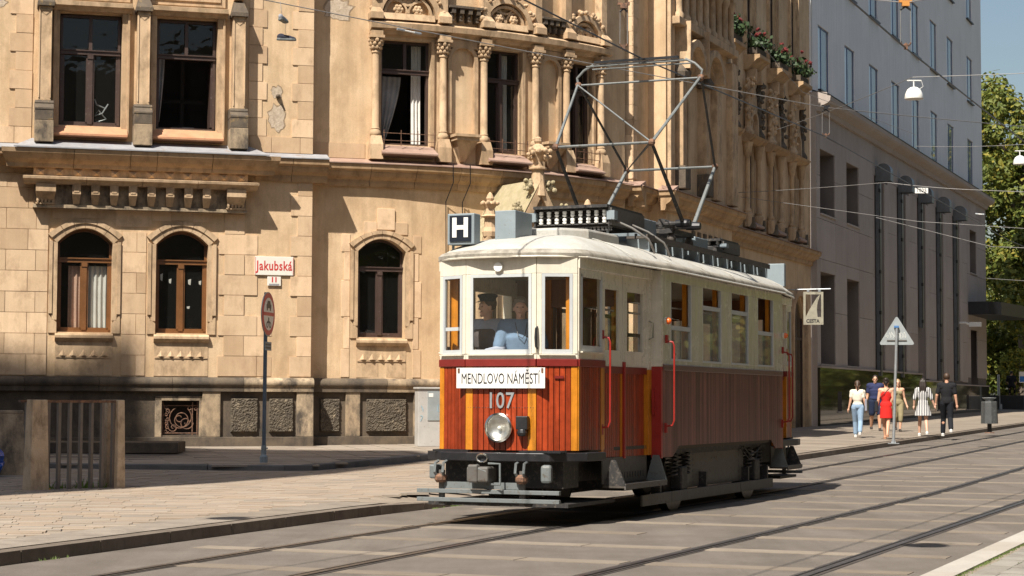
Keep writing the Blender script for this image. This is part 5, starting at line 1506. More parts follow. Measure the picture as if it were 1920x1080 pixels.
    # underframe: black fender plate, treads, headstock
    fen = [(2.3, .98), (.45, 1.02), (-.05, .98), (-.38, .66), (-.47, .3), (-.47, -.3), (-.38, -.66), (-.05, -.98), (.45, -1.02)]
    m = mk(); m.prismz(fen + [(.45, -.85), (2.3, -.85), (2.3, -.98)][:1] + [(2.3, .8)], .705, .80); m.build('fender', M['black'], TR, bev=.008)
    for o0, o1 in ((.36, .80), (-.80, -.30)):
        for k in range(6):
            x = -.40 + k * .035 + (.10 if abs(o0 + o1) > 1.12 else .0); m = mk(); m.box(x, x + .02, o0, o1, .80, .825); m.build('tread_bar', M['black'], TR)
    m = mk(); m.box(-.12, .35, -.72, .72, .40, .70).box(.3, 2.3, -.6, .6, .45, .72); m.build('headstock', M['under'], TR)
    # lifeguard gate: two pale bars on drop links, tray
    for z in (.345, .25):
        m = mk(); m.box(-.50, -.44, -.82, .90, z, z + .045); m.build('lifeguard_bar', M['lightgrey'], TR, bev=.004)
    m = mk(); m.box(-.44, -.42, -.36, .62, .395, .47); m.build('lifeguard_board', M['lightgrey'], TR)
    for o in (.62, -.36):
        m = mk(); m.box(-.45, -.41, o - .03, o + .03, .22, .60); m.build('lifeguard_link', M['undergrey'], TR)
        m = mk()
        for k in (-.05, .05): m.tube([(-.42, o + k, .70), (-.50, o + k, .68), (-.52, o + k, .58), (-.46, o + k * .6, .50)], .016, 6)
        m.build('chain_hook', M['lightgrey'], TR)
        m = mk(); m.lathe([(.05, 0), (.07, .03), (.07, .07), (.04, .1)], (-.46, o, .46), 10); m.build('link_pivot', M['iron'], TR)
    m = mk(); m.bx((-.38, .72, .58), (.16, .10, .16)); m.build('buffer_block', M['lightgrey'], TR, bev=.02)
    m = mk(); m.bx((-.36, -.62, .57), (.2, .12, .2), .3); m.build('buffer_block', M['lightgrey'], TR, bev=.03)
    # coupler with ring and bail
    m = mk(); m.bx((-.46, .12, .56), (.26, .26, .17)); m.bx((-.56, .17, .57), (.10, .12, .20)); m.build('coupler', M['undergrey'], TR, bev=.02)
    m = mk(); m.tube([(-.5 + .0 * k, .10 + .065 * math.cos(k * .628), .74 + .045 * math.sin(k * .628)) for k in range(10)], .011, 6, closed=True); m.build('coupler_ring', M['chrome'], TR)
    m = mk(); m.tube([(-.5, .02, .68), (-.55, -.14, .68), (-.57, -.15, .45), (-.5, -.02, .45)], .013, 6).tube([(-.5, .16, .66), (-.58, .1, .62), (-.58, .02, .6), (-.5, .0, .5)], .015, 6); m.build('coupler_bail', M['lightgrey'], TR)
    m = mk(); m.box(-.30, 1.2, -.85, .85, .20, .24); m.build('lifeguard_tray', M['under'], TR)
    # steps below the doors, both sides
    for s in (-1, 1):
        m = mk(); m.box(.75, 2.28, s * .86 - .01, s * .86 + .01, .42, .72); sp = m.build('step_riser', M['undergrey'], TR)
        for k in range(14):
            m = mk(); x = .9 + k * .095; m.box(x, x + .03, s * .872 - .002, s * .872 + .002, .47, .54); m.build('riser_slot', M['under'], sp)
        m = mk(); y0, y1 = sorted((s * .84, s * 1.12)); m.box(.80, 2.30, y0, y1, .375, .41); m.build('step_board', M['oldwood'], TR, bev=.006)
        m = mk(); m.box(.80, 2.30, s * 1.12 - .008, s * 1.12 + .008, .36, .425); m.build('step_edge', M['undergrey'], TR)
        m = mk(); m.add([(2.28, s * .95, .72), (2.28, s * 1.03, .72), (2.28, s * 1.13, .40), (2.28, s * .86, .40), (2.31, s * .95, .72), (2.31, s * 1.03, .72), (2.31, s * 1.13, .40), (2.31, s * .86, .40)], [(0, 1, 2, 3), (7, 6, 5, 4), (0, 4, 5, 1), (1, 5, 6, 2), (2, 6, 7, 3), (3, 7, 4, 0)]); m.build('step_bracket', M['lightgrey'], TR)
        m = mk(); m.add([(.80, s * .95, .70), (.80, s * 1.0, .70), (.80, s * 1.13, .40), (.80, s * .86, .40), (.83, s * .95, .70), (.83, s * 1.0, .70), (.83, s * 1.13, .40), (.83, s * .86, .40)], [(0, 1, 2, 3), (7, 6, 5, 4), (0, 4, 5, 1), (1, 5, 6, 2), (2, 6, 7, 3), (3, 7, 4, 0)]); m.build('step_bracket', M['under'], TR)
        # grab rails at the door and at the saloon corner
        for x, o in ((.70, .93), (2.44, 1.13)):
            m = mk(); m.tube([(x, s * (o - .06), 2.12), (x, s * (o + .03), 2.10), (x, s * (o + .045), 2.05), (x, s * (o + .045), 1.14), (x, s * (o + .02), 1.08), (x, s * (o - .07), 1.07)], .012, 8); m.build('grab_rail', M['handrail'], TR, smooth=True)
            m = mk(); m.bx((x, s * (o - .05), 2.14), (.05, .03, .10)); m.build('rail_foot', M['handrail'], TR); m = mk(); m.bx((x, s * (o - .06), 1.05), (.05, .03, .12)); m.build('rail_foot', M['handrail'], TR)
        m = mk(); m.tube([(2.2, s * .93, 2.35), (2.2, s * .98, 2.33), (2.2, s * .98, 2.15), (2.2, s * .93, 2.13)], .010, 6); m.build('door_handle', M['chrome'], TR)
        m = mk(); m.bx((2.28, s * .96, 1.36), (.05, .03, .30)); m.build('door_latch', M['handrail'], TR)
        m = mk(); m.box(2.30, 2.36, *sorted((s * .92, s * 1.055)), .68, 1.80); m.build('saloon_corner_post', M['handrail'], TR, bev=.004)
        m = mk(); m.box(2.30, 2.36, *sorted((s * .92, s * 1.055)), 1.80, 2.98); m.build('saloon_corner_post', M['cream'], TR, bev=.004)
        m = mk(); m.lathe([(.035, 0), (.05, .02), (.05, .04)], (2.40, s * 1.06, 2.36), 12, Matrix.Rotation(rad(90) * s, 4, 'X').inverted()); lb = m.build('marker_lamp', M['cream'], TR)
        m = mk(); m.ell((2.40, s * 1.115, 2.36), (.042, .04, .042), 12); m.build('lens', M['amber'], lb, smooth=True)
    # roof furniture of this end: route letter box and grey box behind it
    m = mk(); m.box(.02, .20, .44, .78, 3.17, 3.53); hb = m.build('route_box', M['greypaint'], TR, bev=.01)
    m = mk(); m.box(.006, .022, .475, .745, 3.205, 3.505)
    fc = m.build('route_face', paint('navy_route_face', (.008, .012, .02), .35) if 'navy' not in M else M['navy'], hb); M['navy'] = fc.data.materials[0]
    me = text_mesh('H', .30, .004, 1.0, bold=.012)
    me.transform(Matrix(((0, 0, -1, .003), (-1, 0, 0, .61), (0, 1, 0, 3.355), (0, 0, 0, 1))))
    if f: me.transform(Matrix(((-1, 0, 0, TE), (0, -1, 0, 0), (0, 0, 1, 0), (0, 0, 0, 1))))
    link('route_letter', me, M['porcelain'], hb)
    m = mk()
    for o in (.48, .74): m.tube([(.1, o, 3.06), (.1, o, 3.22)], .016, 6)
    m.tube([(.12, .75, 3.12), (.16, .6, 3.13), (.14, .52, 3.20)], .012, 6); m.build('route_box_leg', M['greypaint'], hb)
    m = mk(); m.box(.34, .85, .06, .32, 3.20, 3.58); m.build('equipment_box', M['greypaint'], TR, bev=.008)
    # front fittings
    m = mk(); m.lathe([(.03, 0), (.05, .02), (.052, .05)], (-.21, .02, 2.88), 14, Matrix.Rotation(rad(-90), 4, 'Y')); m.build('marker_lamp', M['white'], TR)
    m = mk(); m.tube([(-.22, -.445, 2.20), (-.255, -.445, 2.18), (-.262, -.445, 2.08), (-.255, -.445, 1.98), (-.22, -.445, 1.96)], [.012, .014, .018, .014, .012], 8); m.build('grab_handle', M['black'], TR, smooth=True)
    R = Matrix.Rotation(rad(-90), 4, 'Y')
    m = mk(); m.lathe([(.10, 0), (.15, .02), (.165, .05), (.165, .075), (.145, .085), (.138, .07)], (-.21, .0, 1.075), 32, R, caps=False); hl = m.build('headlight', M['chrome'], TR, smooth=True)
    m = mk(); m.lathe([(.139, .062), (.12, .036), (.07, .014), (.002, .008)], (-.21, 0, 1.075), 28, R, caps=False); m.build('reflector', M['silver'], hl, smooth=True)
    m = mk(); m.lathe([(.140, .068), (.11, .082), (.06, .09), (.002, .092)], (-.21, 0, 1.075), 28, R, caps=False); m.build('lens', M['tramglass'], hl, smooth=True)
    m = mk(); m.ell((-.245, 0, 1.07), (.024, .024, .024), 10); m.build('bulb', M['porcelain'], hl)
    m = mk(); m.bx((-.265, -.29, 1.13), (.08, .14, .15)).lathe([(.05, -.06), (.06, -.02), (.05, .02)], (-.275, -.29, 1.04), 12); m.build('socket_box', M['black'], TR, bev=.01)
    m = mk(); m.bx((.02 - .12, -.66, 1.64), (.04, .10, .03), .45); m.build('step_hook', M['darkred'], TR)
    me = text_mesh('107', .255, .012, .86, bold=.002, space=1.05)
    me.transform(Matrix(((0, 0, -1, -.22), (-1, 0, 0, .0), (0, 1, 0, 1.37), (0, 0, 0, 1))))
    if f: me.transform(Matrix(((-1, 0, 0, TE), (0, -1, 0, 0), (0, 0, 1, 0), (0, 0, 0, 1))))
    link('fleet_number', me, M['galv'], TR)
tram_end(None, True)
tram_end(tf_rear, False)

# ---- destination board hung on the front
db = MB(); db.box(-.262, -.245, -.555, .525, 1.515, 1.745)
db = db.build('destination_board', M['porcelain'], TR, bev=.002, label='white destination board reading MENDLOVO NÁMĚSTÍ')
me = text_mesh('MENDLOVO NÁMĚSTÍ', .168, .002, .80, bold=.0)
W_ = max(v.co.x for v in me.vertices) - min(v.co.x for v in me.vertices)
me.transform(Matrix.Diagonal((.955 / W_, 1, 1, 1)))
me.transform(Matrix(((0, 0, -1, -.2645), (-1, 0, 0, -.015), (0, 1, 0, 1.618), (0, 0, 0, 1))))
link('lettering', me, M['black'], db)
for o in (.495, -.525):
    m = MB(); m.box(-.27, -.26, o - .012, o + .012, 1.69, 1.74); m.build('board_hook', M['iron'], db)

# ---- saloon sides
SX0, SX1 = 2.36, 7.96
wx = [(2.68, 3.53), (4.00, 4.85), (5.32, 6.17), (6.64, 7.49)]
sash = [2.29, 2.60, 2.60, 2.36]
for s in (-1, 1):
    o = s * 1.05
    def bx_(x0, x1, y_out, y_in, z0, z1, name, mat, bev=0.0, par=TR):
        m = MB(); y0, y1 = sorted((s * y_out, s * y_in))
        if mat.endswith('glass'): m.add([(x0, y0, z0), (x1, y0, z0), (x1, y0, z1), (x0, y0, z1)], [(0, 1, 2, 3)])
        else: m.box(x0, x1, y0, y1, z0, z1)
        return m.build(name, M[mat], par, bev=bev)
    n = 118; m = MB()
    for i in range(n):
        a, b = SX0 + (SX1 - SX0) * i / n + .002, SX0 + (SX1 - SX0) * (i + 1) / n - .002; c = (a + b) / 2
        zb = .69 if (c < 2.75 or c > 7.57) else (.82 if 3.0 < c < 7.32 else .82 - .13 * (1 - min(1, (c - 2.75) / .25 if c < 5 else (7.57 - c) / .25)))
        y = s * 1.048; yo = s * 1.056
        m.add([(a, y, zb), (a + .006, yo, zb), (b - .006, yo, zb), (b, y, zb), (a, y, 1.76), (a + .006, yo, 1.76), (b - .006, yo, 1.76), (b, y, 1.76), (a, s * 1.03, zb), (b, s * 1.03, zb)],
              [(0, 1, 5, 4), (1, 2, 6, 5), (2, 3, 7, 6), (0, 8, 9, 3, 2, 1)])
    tag(m.build('side_planking', M['plumwood'], TR), kind='stuff')
    bx_(SX0, SX1, 1.046, 1.0, .82, 1.76, 'side_backing', 'under')
    bx_(SX0, SX1, 1.070, 1.02, 1.755, 1.83, 'side_belt', 'plumbelt', .006)
    bx_(SX0, SX1, 1.052, 1.02, 1.83, 1.885, 'side_sill', 'creamside')
    bx_(SX0, SX1, 1.056, 1.02, 2.86, 2.99, 'side_header', 'creamside')
    px_ = [SX0] + [v for w in wx for v in w] + [SX1]
    for a, b in zip(px_[::2], px_[1::2]): bx_(a, b, 1.054, 1.0, 1.885, 2.86, 'side_pillar', 'creamside', .004)
    for (a, b), zs in zip(wx, sash):
        wv = bx_(a, a + .03, 1.05, 1.015, 1.885, 2.86, 'side_window', 'framegrey'); bx_(b - .03, b, 1.05, 1.015, 1.885, 2.86, 'side_window_frame', 'framegrey')
        bx_(a, b, 1.058, 1.02, 1.878, 1.905, 'side_window_sill', 'framegrey')
        bx_(a + .03, b - .03, 1.045, 1.02, zs - .025, zs + .03, 'sash_rail', 'framegrey')
        bx_(a + .03, b - .03, 1.034, 1.030, 1.9, zs - .025, 'sash_pane', 'paintedsheenglass', par=wv)
        bx_(a - .02, a + .05, .99, .94, .84, 2.9, 'inner_post', 'orange'); bx_(b - .05, b + .02, .99, .94, .84, 2.9, 'inner_post', 'orange')
    for x in (2.38, 7.94): bx_(x - .03, x + .03, 1.058, 1.03, 1.83, 2.98, 'end_pillar', 'creamside')
    bx_(2.45, 7.87, .92, .55, .84, 1.28, 'bench_seat', 'cabwood')
    bx_(2.45, 7.87, .96, .90, 1.28, 1.75, 'bench_back', 'cabwood')
m = MB(); m.box(SX0, SX1, -1.02, 1.02, .78, .84); m.build('saloon_floor', M['oldwood'], TR)
m = MB(); m.box(SX0, SX1, -1.02, 1.02, 2.92, 2.95); m.build('saloon_ceiling', M['ceiling'], TR)
for y in (-.5, .5):
    m = MB(); m.tube([(2.5, y, 2.62), (7.8, y, 2.62)], .015, 6); m.build('strap_rail', M['chrome'], TR)

# ---- roof: domed skin lofted from the eaves to a spine, dirty edge band, gutter
half = [(-.30, .0), (-.29, .22), (-.24, .44), (-.14, .64), (.0, .84), (.10, .90), (.6, .95), (1.4, 1.0), (2.2, 1.06), (2.5, 1.11), (3.5, 1.11)]
RX = lambda x: tf_rear(x, 0, 0)[0]
pl = half[1:] + [(5.16, 1.11)] + [(RX(x), y) for x, y in reversed(half[1:-1])]
outl = [(-.30, 0)] + pl + [(TE + .30, 0)] + [(x, -y) for x, y in reversed(pl)]
def roof_ring(a, z):
    r = []
    for x, y in outl:
        sx = min(max(x, 1.7), TE - 1.4); r.append((x + (sx - x) * a, y * (1 - a), z))
    return r
def loft(rings, close=False):
    m = MB(); N = len(rings[0]); vs = [p for r in rings for p in r]
    fs = [(k * N + i, k * N + (i + 1) % N, (k + 1) * N + (i + 1) % N, (k + 1) * N + i) for k in range(len(rings) - 1) for i in range(N)]
    m.add(vs, fs); return m
loft([roof_ring(a, z) for a, z in ((.03, 3.075), (.07, 3.115), (.14, 3.165), (.25, 3.225), (.38, 3.275), (.55, 3.32), (.75, 3.355), (.999, 3.37))]).build('roof', M['roofskin'], TR, smooth=True)
loft([roof_ring(a, z) for a, z in ((.02, 2.985), (-.015, 2.992), (-.018, 3.03), (.0, 3.06), (.035, 3.082))]).build('roof_edge', M['roofedge'], TR, smooth=True)
m = MB(); m.tube([(x + (-.02 if x < 0 else (.02 if x > TE else 0)), y * 1.02, 2.99) for x, y in outl], .014, 6, closed=True); m.build('gutter', M['cream'], TR)
m = MB()
for x in (1.35, 2.6, 4.0, 5.3, 6.6, 7.9):
    ring_ = []
    for k in range(15):
        t = -1 + 2 * k / 14; y = 1.09 * t * (.93 if x < 2 or x > 8.5 else 1); z = 3.085 + .285 * (1 - abs(t) ** 2.2) + .006; ring_.append((x, y, z))
    m.tube(ring_, .006, 5)
tag(m.build('canvas_seams', M['roofskin'], TR), kind='stuff')
m = MB(); m.prismz([(.95, .30), (1.25, .52), (2.2, .55), (2.2, -.55), (1.25, -.5), (.95, -.25)], 3.28, 3.42); m.build('roof_hatch', M['roofskin'], TR, bev=.03)
# resistor banks with porcelain insulators
def resistor(x0, x1, o0, o1, z0, z1, n):
    m = MB(); m.box(x0 - .06, x1, o0, o1, z1 - .02, z1 + .015).box(x0, x1, o0 - .01, o0 + .01, z0, z1).box(x0, x1, o1 - .01, o1 + .01, z0, z1); rb = m.build('resistor_bank', M['under'], TR)
    m = MB(); m.box(x0 + .12, x1, o0 + .02, o1 - .02, z0 + .02, z1 - .03); m.build('resistor_core', M['interior'], rb)
    m = MB(); m.box(x0 + .02, x1, o0 - .03, o0 - .008, z0 + .02, z1 - .02); m.build('side_plate', M['undergrey'], rb)
    for o in (o0 - .03, o1 + .03):
        m = MB(); m.box(x0 - .02, x0 + .1, o - .05, o + .05, z0 + .08, z1 - .06); m.build('terminal_box', M['greypaint'], rb)
    for k in range(n):
        o = o0 + .07 + (o1 - o0 - .14) * k / (n - 1)
        for zz in (z0 + .04, z0 + .13):
            m = MB(); m.lathe([(.012, 0), (.028, .01), (.028, .03), (.016, .035), (.028, .045), (.028, .07), (.012, .08)], (x0 + .04, o, zz), 9); m.build('insulator', M['porcelain'], rb, smooth=True)
    for zz in (z0 + .035, z0 + .125, z0 + .215):
        m = MB(); m.tube([(x0 + .04, o0, zz), (x0 + .04, o1, zz)], .008, 5); m.build('tie_rod', M['under'], rb)
    m = MB()
    for k in range(20):
        o = o0 + (o1 - o0) * k / 19; m.lathe([(.03, 0), (.015, .02), (.03, .05)], (x0 + .06, o, z0 - .05), 6)
    tag(m.build('resistor_grid', M['under'], rb), kind='stuff')
    for x in (x0 + .1, x1 - .1):
        for o in (o0 + .05, o1 - .05):
            m = MB(); m.tube([(x, o, z0), (x, o, z0 - .16)], .018, 6); m.build('stand_leg', M['greypaint'], rb)
resistor(2.0, 3.25, -.48, .50, 3.52, 3.77, 9)
resistor(6.7, 7.55, -.50, .45, 3.52, 3.72, 7)
# walkway planks on brackets along both sides of the roof
for s in (-1, 1):
    for k, o in enumerate((.52, .66)):
        m = MB(); y0, y1 = sorted((s * o, s * (o + .12))); m.box(2.5, 8.2, y0, y1, 3.40, 3.43); m.build('walkway_plank', M['oldwood'], TR)
    for k in range(9):
        x = 2.6 + k * .68; m = MB(); y0, y1 = sorted((s * .5, s * .8)); m.box(x, x + .04, y0, y1, 3.24, 3.40); m.build('walkway_bracket', M['greypaint'], TR)
    m = MB(); m.box(2.5, 8.2, *sorted((s * .79, s * .81)), 3.38, 3.45); m.build('walkway_edge', M['oldwood'], TR)
for x in (2.15, 2.75):
    m = MB(); m.tube([(x, -.40, 3.60), (x + .02, -.52, 3.59), (x + .03, -.72, 3.50), (x + .06, -.92, 3.36), (x + .07, -.96, 3.28), (x + .12, -.98, 3.19)], .015, 8); m.build('roof_grab_rail', M['undergrey'], TR, smooth=True)
    m = MB(); m.tube([(x, .40, 3.60), (x + .03, .72, 3.50), (x + .07, .96, 3.28), (x + .12, .98, 3.19)], .015, 8); m.build('roof_grab_rail', M['undergrey'], TR, smooth=True)
for x0, x1, o0, o1, z0, z1, mt in ((3.45, 4.0, -.42, .1, 3.45, 3.75, 'greypaint'), (4.9, 5.5, -.5, -.1, 3.42, 3.62, 'greypaint'), (5.6, 6.2, -.45, .3, 3.45, 3.68, 'greypaint'), (8.1, 8.5, -.2, .3, 3.38, 3.5, 'greypaint'), (6.3, 6.6, -.55, -.2, 3.45, 3.6, 'under')):
    m = MB(); m.box(x0, x1, o0, o1, z0, z1); m.build('equipment_box', M[mt], TR, bev=.012)
# ---- pantograph
PC = 4.5
M['pantopaint'] = paint('weathered_pantograph_paint', (0.16, 0.17, 0.165), .5, var=.2, wear=(.08, .06, .045), wear_amt=.18)
PG = MB(); PG.box(PC - .45, PC + .5, -.62, -.54, 3.60, 3.66).box(PC - .45, PC + .5, .54, .62, 3.60, 3.66).box(PC - .40, PC - .32, -.62, .62, 3.60, 3.66).box(PC + .32, PC + .4, -.62, .62, 3.60, 3.66)
PG = PG.build('pantograph_frame', M['under'], TR)
for x in (PC - .36, PC + .4):
    for o in (-.58, .58):
        m = MB(); m.lathe([(.03, 3.38), (.06, 3.40), (.06, 3.45), (.035, 3.47), (.06, 3.5), (.06, 3.54), (.035, 3.60)], (x, o, 0), 10); m.build('insulator', M['oldwood'], PG, smooth=True)
def ptube(name, a, b, r=.02, mat='pantopaint', r2=None):
    m = MB(); m.tube([a, b], [r * .82, (r2 or r) * .82], 9); return m.build(name, M[mat], PG, smooth=True)
kf, kb, kz, tz = PC - 1.40, PC + 1.36, 4.68, 5.72
for s in (-1, 1):
    bw, kw, tw = s * .70, s * .66, s * .88
    ptube('lower_arm', (PC - .22, bw, 3.74), (kf, kw, kz), .034, 'under' if s > 0 else 'under', .026)
    ptube('lower_arm', (PC + .22, bw, 3.74), (kb, kw, kz), .038, 'pantopaint', .030)
    ptube('upper_arm', (kf, kw, kz), (PC - .03, tw, tz), .026, 'pantopaint', .022)
    ptube('upper_arm', (kb, kw, kz), (PC + .03, tw, tz), .022, 'under', .02)
    m = MB(); m.ell((kf, kw, kz), .05, 8).ell((kb, kw, kz), .05, 8).ell((PC, tw, tz), .05, 8); m.build('knuckle_joint', M['iron'], PG)
    m = MB(); m.tube([(PC, tw, tz), (PC, s * .90, tz + .10), (PC, s * .80, tz + .20), (PC, s * .66, tz + .27)], .018, 8); m.build('collector_horn', M['pantopaint'], PG, smooth=True)
    m = MB(); m.lathe([(.05, -.1), (.06, 0), (.05, .1)], (PC - .22, bw, 3.74), 10, Matrix.Rotation(rad(90), 4, 'X')).lathe([(.05, -.1), (.06, 0), (.05, .1)], (PC + .22, bw, 3.74), 10, Matrix.Rotation(rad(90), 4, 'X')); tag(m.build('arm_bearing', M['black'], PG), kind='stuff')
ptube('knuckle_bar', (kf, -.66, kz), (kf, .66, kz), .022); ptube('knuckle_bar', (kb, -.66, kz), (kb, .66, kz), .022)
ptube('base_shaft', (PC - .22, -.72, 3.74), (PC - .22, .72, 3.74), .04, 'under'); ptube('base_shaft', (PC + .22, -.72, 3.74), (PC + .22, .72, 3.74), .05, 'under')
ptube('cross_bar', (PC, -.88, tz), (PC, .88, tz), .018)
ptube('brace', (PC - .03, .88, tz), (kf, -.66, kz), .014); ptube('brace', (kb, .66, kz), (PC + .03, -.88, tz), .010, 'under')
ptube('brace', (kb, .66, kz), (kf, -.66, kz), .010, 'under')
for x in (PC - .12, PC + .12):
    m = MB(); m.box(x - .03, x + .03, -.60, .60, tz + .265, tz + .295); m.build('contact_strip', M['black'], PG)
    ptube('collector_bar', (x, -.72, tz + .23), (x, .72, tz + .23), .014, 'pantopaint')
for s in (-1, 1):
    m = MB(); m.tube([(PC - .25, s * .4, 3.76), (PC + .25, s * .4, 3.76)], .055, 10); m.build('raising_spring', M['under'], PG)
# ---- truck, wheels and guards
for xa in (3.46, 6.86):
    m = MB(); m.tube([(xa, -.75, .38), (xa, .75, .38)], .06, 10); m.build('axle', M['under'], TR)
    for s in (-1, 1):
        m = MB(); m.lathe([(.36, -.06), (.395, -.05), (.39, .05), (.36, .055), (.34, .03), (.14, .02), (.12, .06), (.05, .06)], (xa, s * .745, .385), 28, Matrix.Rotation(rad(-90) * s, 4, 'X').inverted()); wh = m.build('wheel', M['under'], TR, smooth=True)
        m = MB(); m.lathe([(.36, .05), (.40, .045), (.395, -.06), (.42, -.065), (.42, -.085), (.36, -.085)], (xa, s * .745, .385), 28, Matrix.Rotation(rad(-90) * s, 4, 'X').inverted()); m.build('tyre', M['railsteel'], wh, smooth=True)
        m = MB(); m.bx((xa, s * .90, .40), (.26, .16, .30)).lathe([(.11, 0), (.10, .06), (.04, .09)], (xa, s * .96, .40), 14, Matrix.Rotation(rad(-90) * s, 4, 'X').inverted()); m.build('axle_box', M['under'], TR, bev=.02)
        for dx in (-.26, .26):
            m = MB(); pts = [(xa + dx + .06 * math.cos(t * .8), s * .90 + .06 * math.sin(t * .8), .42 + t * .0062) for t in range(48)]; m.tube(pts, .014, 5); m.build('coil_spring', M['under'], TR)
for s in (-1, 1):
    m = MB(); m.prism([(3.86, .26), (6.46, .26), (6.46, .70), (6.0, .76), (4.3, .76), (3.86, .70)], s * .87 - .012, s * .87 + .012); sp = m.build('side_frame', M['undergrey'], TR)
    for x in (4.1, 6.22):
        for k in range(6):
            m = MB(); m.lathe([(.022, 0), (.018, .02)], (x, s * .882, .32 + k * .075), 8, Matrix.Rotation(rad(-90) * s, 4, 'X').inverted()); m.build('rivet', M['under'], sp)
    for x in (4.95, 5.06, 5.17):
        m = MB(); m.lathe([(.02, 0), (.016, .02)], (x, s * .882, .62), 8, Matrix.Rotation(rad(-90) * s, 4, 'X').inverted()); m.build('rivet', M['under'], sp)
    for x0, x1 in ((1.75, 2.85), (2.87, 5.9), (5.92, 7.6)):
        m = MB(); m.box(x0, x1, s * .99 - .015, s * .99 + .015, .12, .255); m.build('side_guard_board', M['undergrey'], TR, bev=.004)
    for x in (2.5, 4.4, 6.4, 7.4):
        m = MB(); m.box(x - .03, x + .03, *sorted((s * .86, s * .98)), .16, .45); m.build('guard_hanger', M['under'], TR)
    m = MB(); m.box(2.45, 7.87, *sorted((s * .84, s * .9)), .70, .82); m.build('sole_bar', M['under'], TR)
    m = MB(); m.tube([(6.3, s * .93, .74), (6.5, s * .97, .62), (6.8, s * .98, .66), (7.1, s * .96, .74)], .012, 6).tube([(6.2, s * .92, .72), (6.45, s * .97, .56), (6.75, s * .98, .55), (7.05, s * .95, .72)], .01, 6); m.build('hanging_cable', M['under'], TR)
m = MB(); m.box(2.2, 8.2, -.6, .6, .28, .62); m.build('motor_casing', M['under'], TR)
# ================================================================ street furniture and signs
def plate_text(body, size, loc, mat, parent, rz=0.0, sx=1.0, bold=0.0, depth=.003, name='lettering', space=1.0):
    """text standing upright on a plate, read from local -y"""
    me = text_mesh(body, size, depth, sx, bold=bold, space=space)
    me.transform(Matrix.Rotation(rad(90), 4, 'X'))
    o = link(name, me, M[mat], parent); o.location = loc; o.rotation_euler = (0, 0, rz); return o
def lw(u, y, z):
    c, s = math.cos(BA), math.sin(BA)
    return (BO.x + u * c - y * s, BO.y + u * s + y * c, z)
M['signwhite'] = paint('chipped_white_enamel', (0.72, 0.68, 0.60), .35, var=.05, wear=(.35, .2, .1), wear_amt=.03)
M['signred'] = paint('enamel_red_letter', (0.52, 0.045, 0.04), .4, var=.08)
ns = empty('street_name_sign', lw(-.865, YR - .03, 4.245), BA, 'white enamel street sign with red lettering Jakubská on the sandstone corner', 'sign')
m = MB(); m.box(-.415, .415, -.012, .012, -.20, .20); m.build('plate', M['signwhite'], ns, bev=.006)
for s in (-1, 1):
    m = MB(); m.box(s * .403 - .004, s * .403 + .004, -.0145, -.011, -.19, .19); m.build('rim', M['signred'], ns)
plate_text('Jakubská', .285, (0, -.014, -.005), 'signred', ns, sx=.72, bold=.005, space=1.08)
hn = empty('house_number', lw(-.865, YR - .03, 3.915), BA, 'small white house number plate 11 below the street sign', 'sign')
m = MB(); m.box(-.145, .145, -.01, .01, -.095, .10); m.build('plate', M['signwhite'], hn, bev=.005)
plate_text('11', .15, (0, -.012, .03), 'signred', hn, bold=.006)
m = MB(); m.box(-.11, .11, -.0115, -.010, -.085, -.05); m.build('worn_line', M['lead'], hn)

# round no-entry-for-motor-vehicles sign
sg = empty('traffic_sign', (-4.30, 33.45, .30), 0, 'round red-rimmed no-vehicles sign on a grey pole before the sandstone corner', 'traffic sign')
M['poleblue'] = paint('blue_grey_pole', (0.075, 0.105, 0.14), .45, var=.2)
m = MB(); m.tube([(.0, 0, 0), (.01, 0, 2.96)], .034, 12); m.build('pole', M['poleblue'], sg, smooth=True)
m = MB(); m.lathe([(.07, 0), (.07, .10), (.045, .14), (.045, .3)], (0, 0, 0), 12); m.build('pole_foot', M['greypaint'], sg)
for k in range(3):
    m = MB(); a = k * 2.1; m.tube([(.04 * math.cos(a), .04 * math.sin(a), .25), (.07 * math.cos(a), .07 * math.sin(a), .25)], .014, 6); m.build('foot_bolt', M['galv'], sg)
rzs = rad(80)
RS = Matrix.Rotation(rzs, 4, 'Z')
def sg_mesh(mb, name, mat, parent=sg):
    o = mb.build(name, M[mat], parent); o.location = (0.01, 0, 2.58); o.rotation_euler = (0, 0, rzs); return o
X90 = Matrix.Rotation(rad(90), 4, 'X')
def disc(r0, y0, y1, n=40):
    m = MB(); m.lathe([(r0, -y0), (r0, -y1)], (0, 0, 0), n, X90); return m
sg_mesh(disc(.385, -.045, -.03), 'sign_back', 'galv')
sg_mesh(disc(.37, -.049, -.045), 'sign_rim', 'signred'); sg_mesh(disc(.285, -.053, -.049), 'sign_face', 'signwhite')
m = MB(); m.box(-.29, .29, -.057, -.053, -.03, .03); sg_mesh(m, 'sign_bar', 'signred')
m = MB(); m.box(-.13, .13, -.056, -.053, .10, .17).prism([(-.10, .17), (.10, .17), (.07, .23), (-.07, .23)], -.056, -.053).box(-.12, -.06, -.056, -.053, .06, .10).box(.06, .12, -.056, -.053, .06, .10); sg_mesh(m, 'car_symbol', 'black')
m = MB(); 
for x in (-.08, .08): ring(m, x, -.19, .035, .055, -.056, -.053, 0, 6.28, 14)
m.box(-.08, .06, -.056, -.053, -.16, -.12).box(-.03, .02, -.056, -.053, -.13, -.06); sg_mesh(m, 'motorcycle_symbol', 'black')
pl_ = MB(); pl_.box(-.30, .30, -.05, -.04, -.075, .075); o = sg_mesh(pl_, 'supplementary_plate', 'greypaint'); o.location = (0.01, 0, 2.02); o.scale = (.62, 1, 1)
m = MB()
for k in range(2):          # two worn, unreadable lines
    for j in range(6): m.box(-.25 + j * .085, -.19 + j * .085, -.0525, -.050, .012 - k * .056, .044 - k * .056)
m.build('worn_lines', M['black'], o)

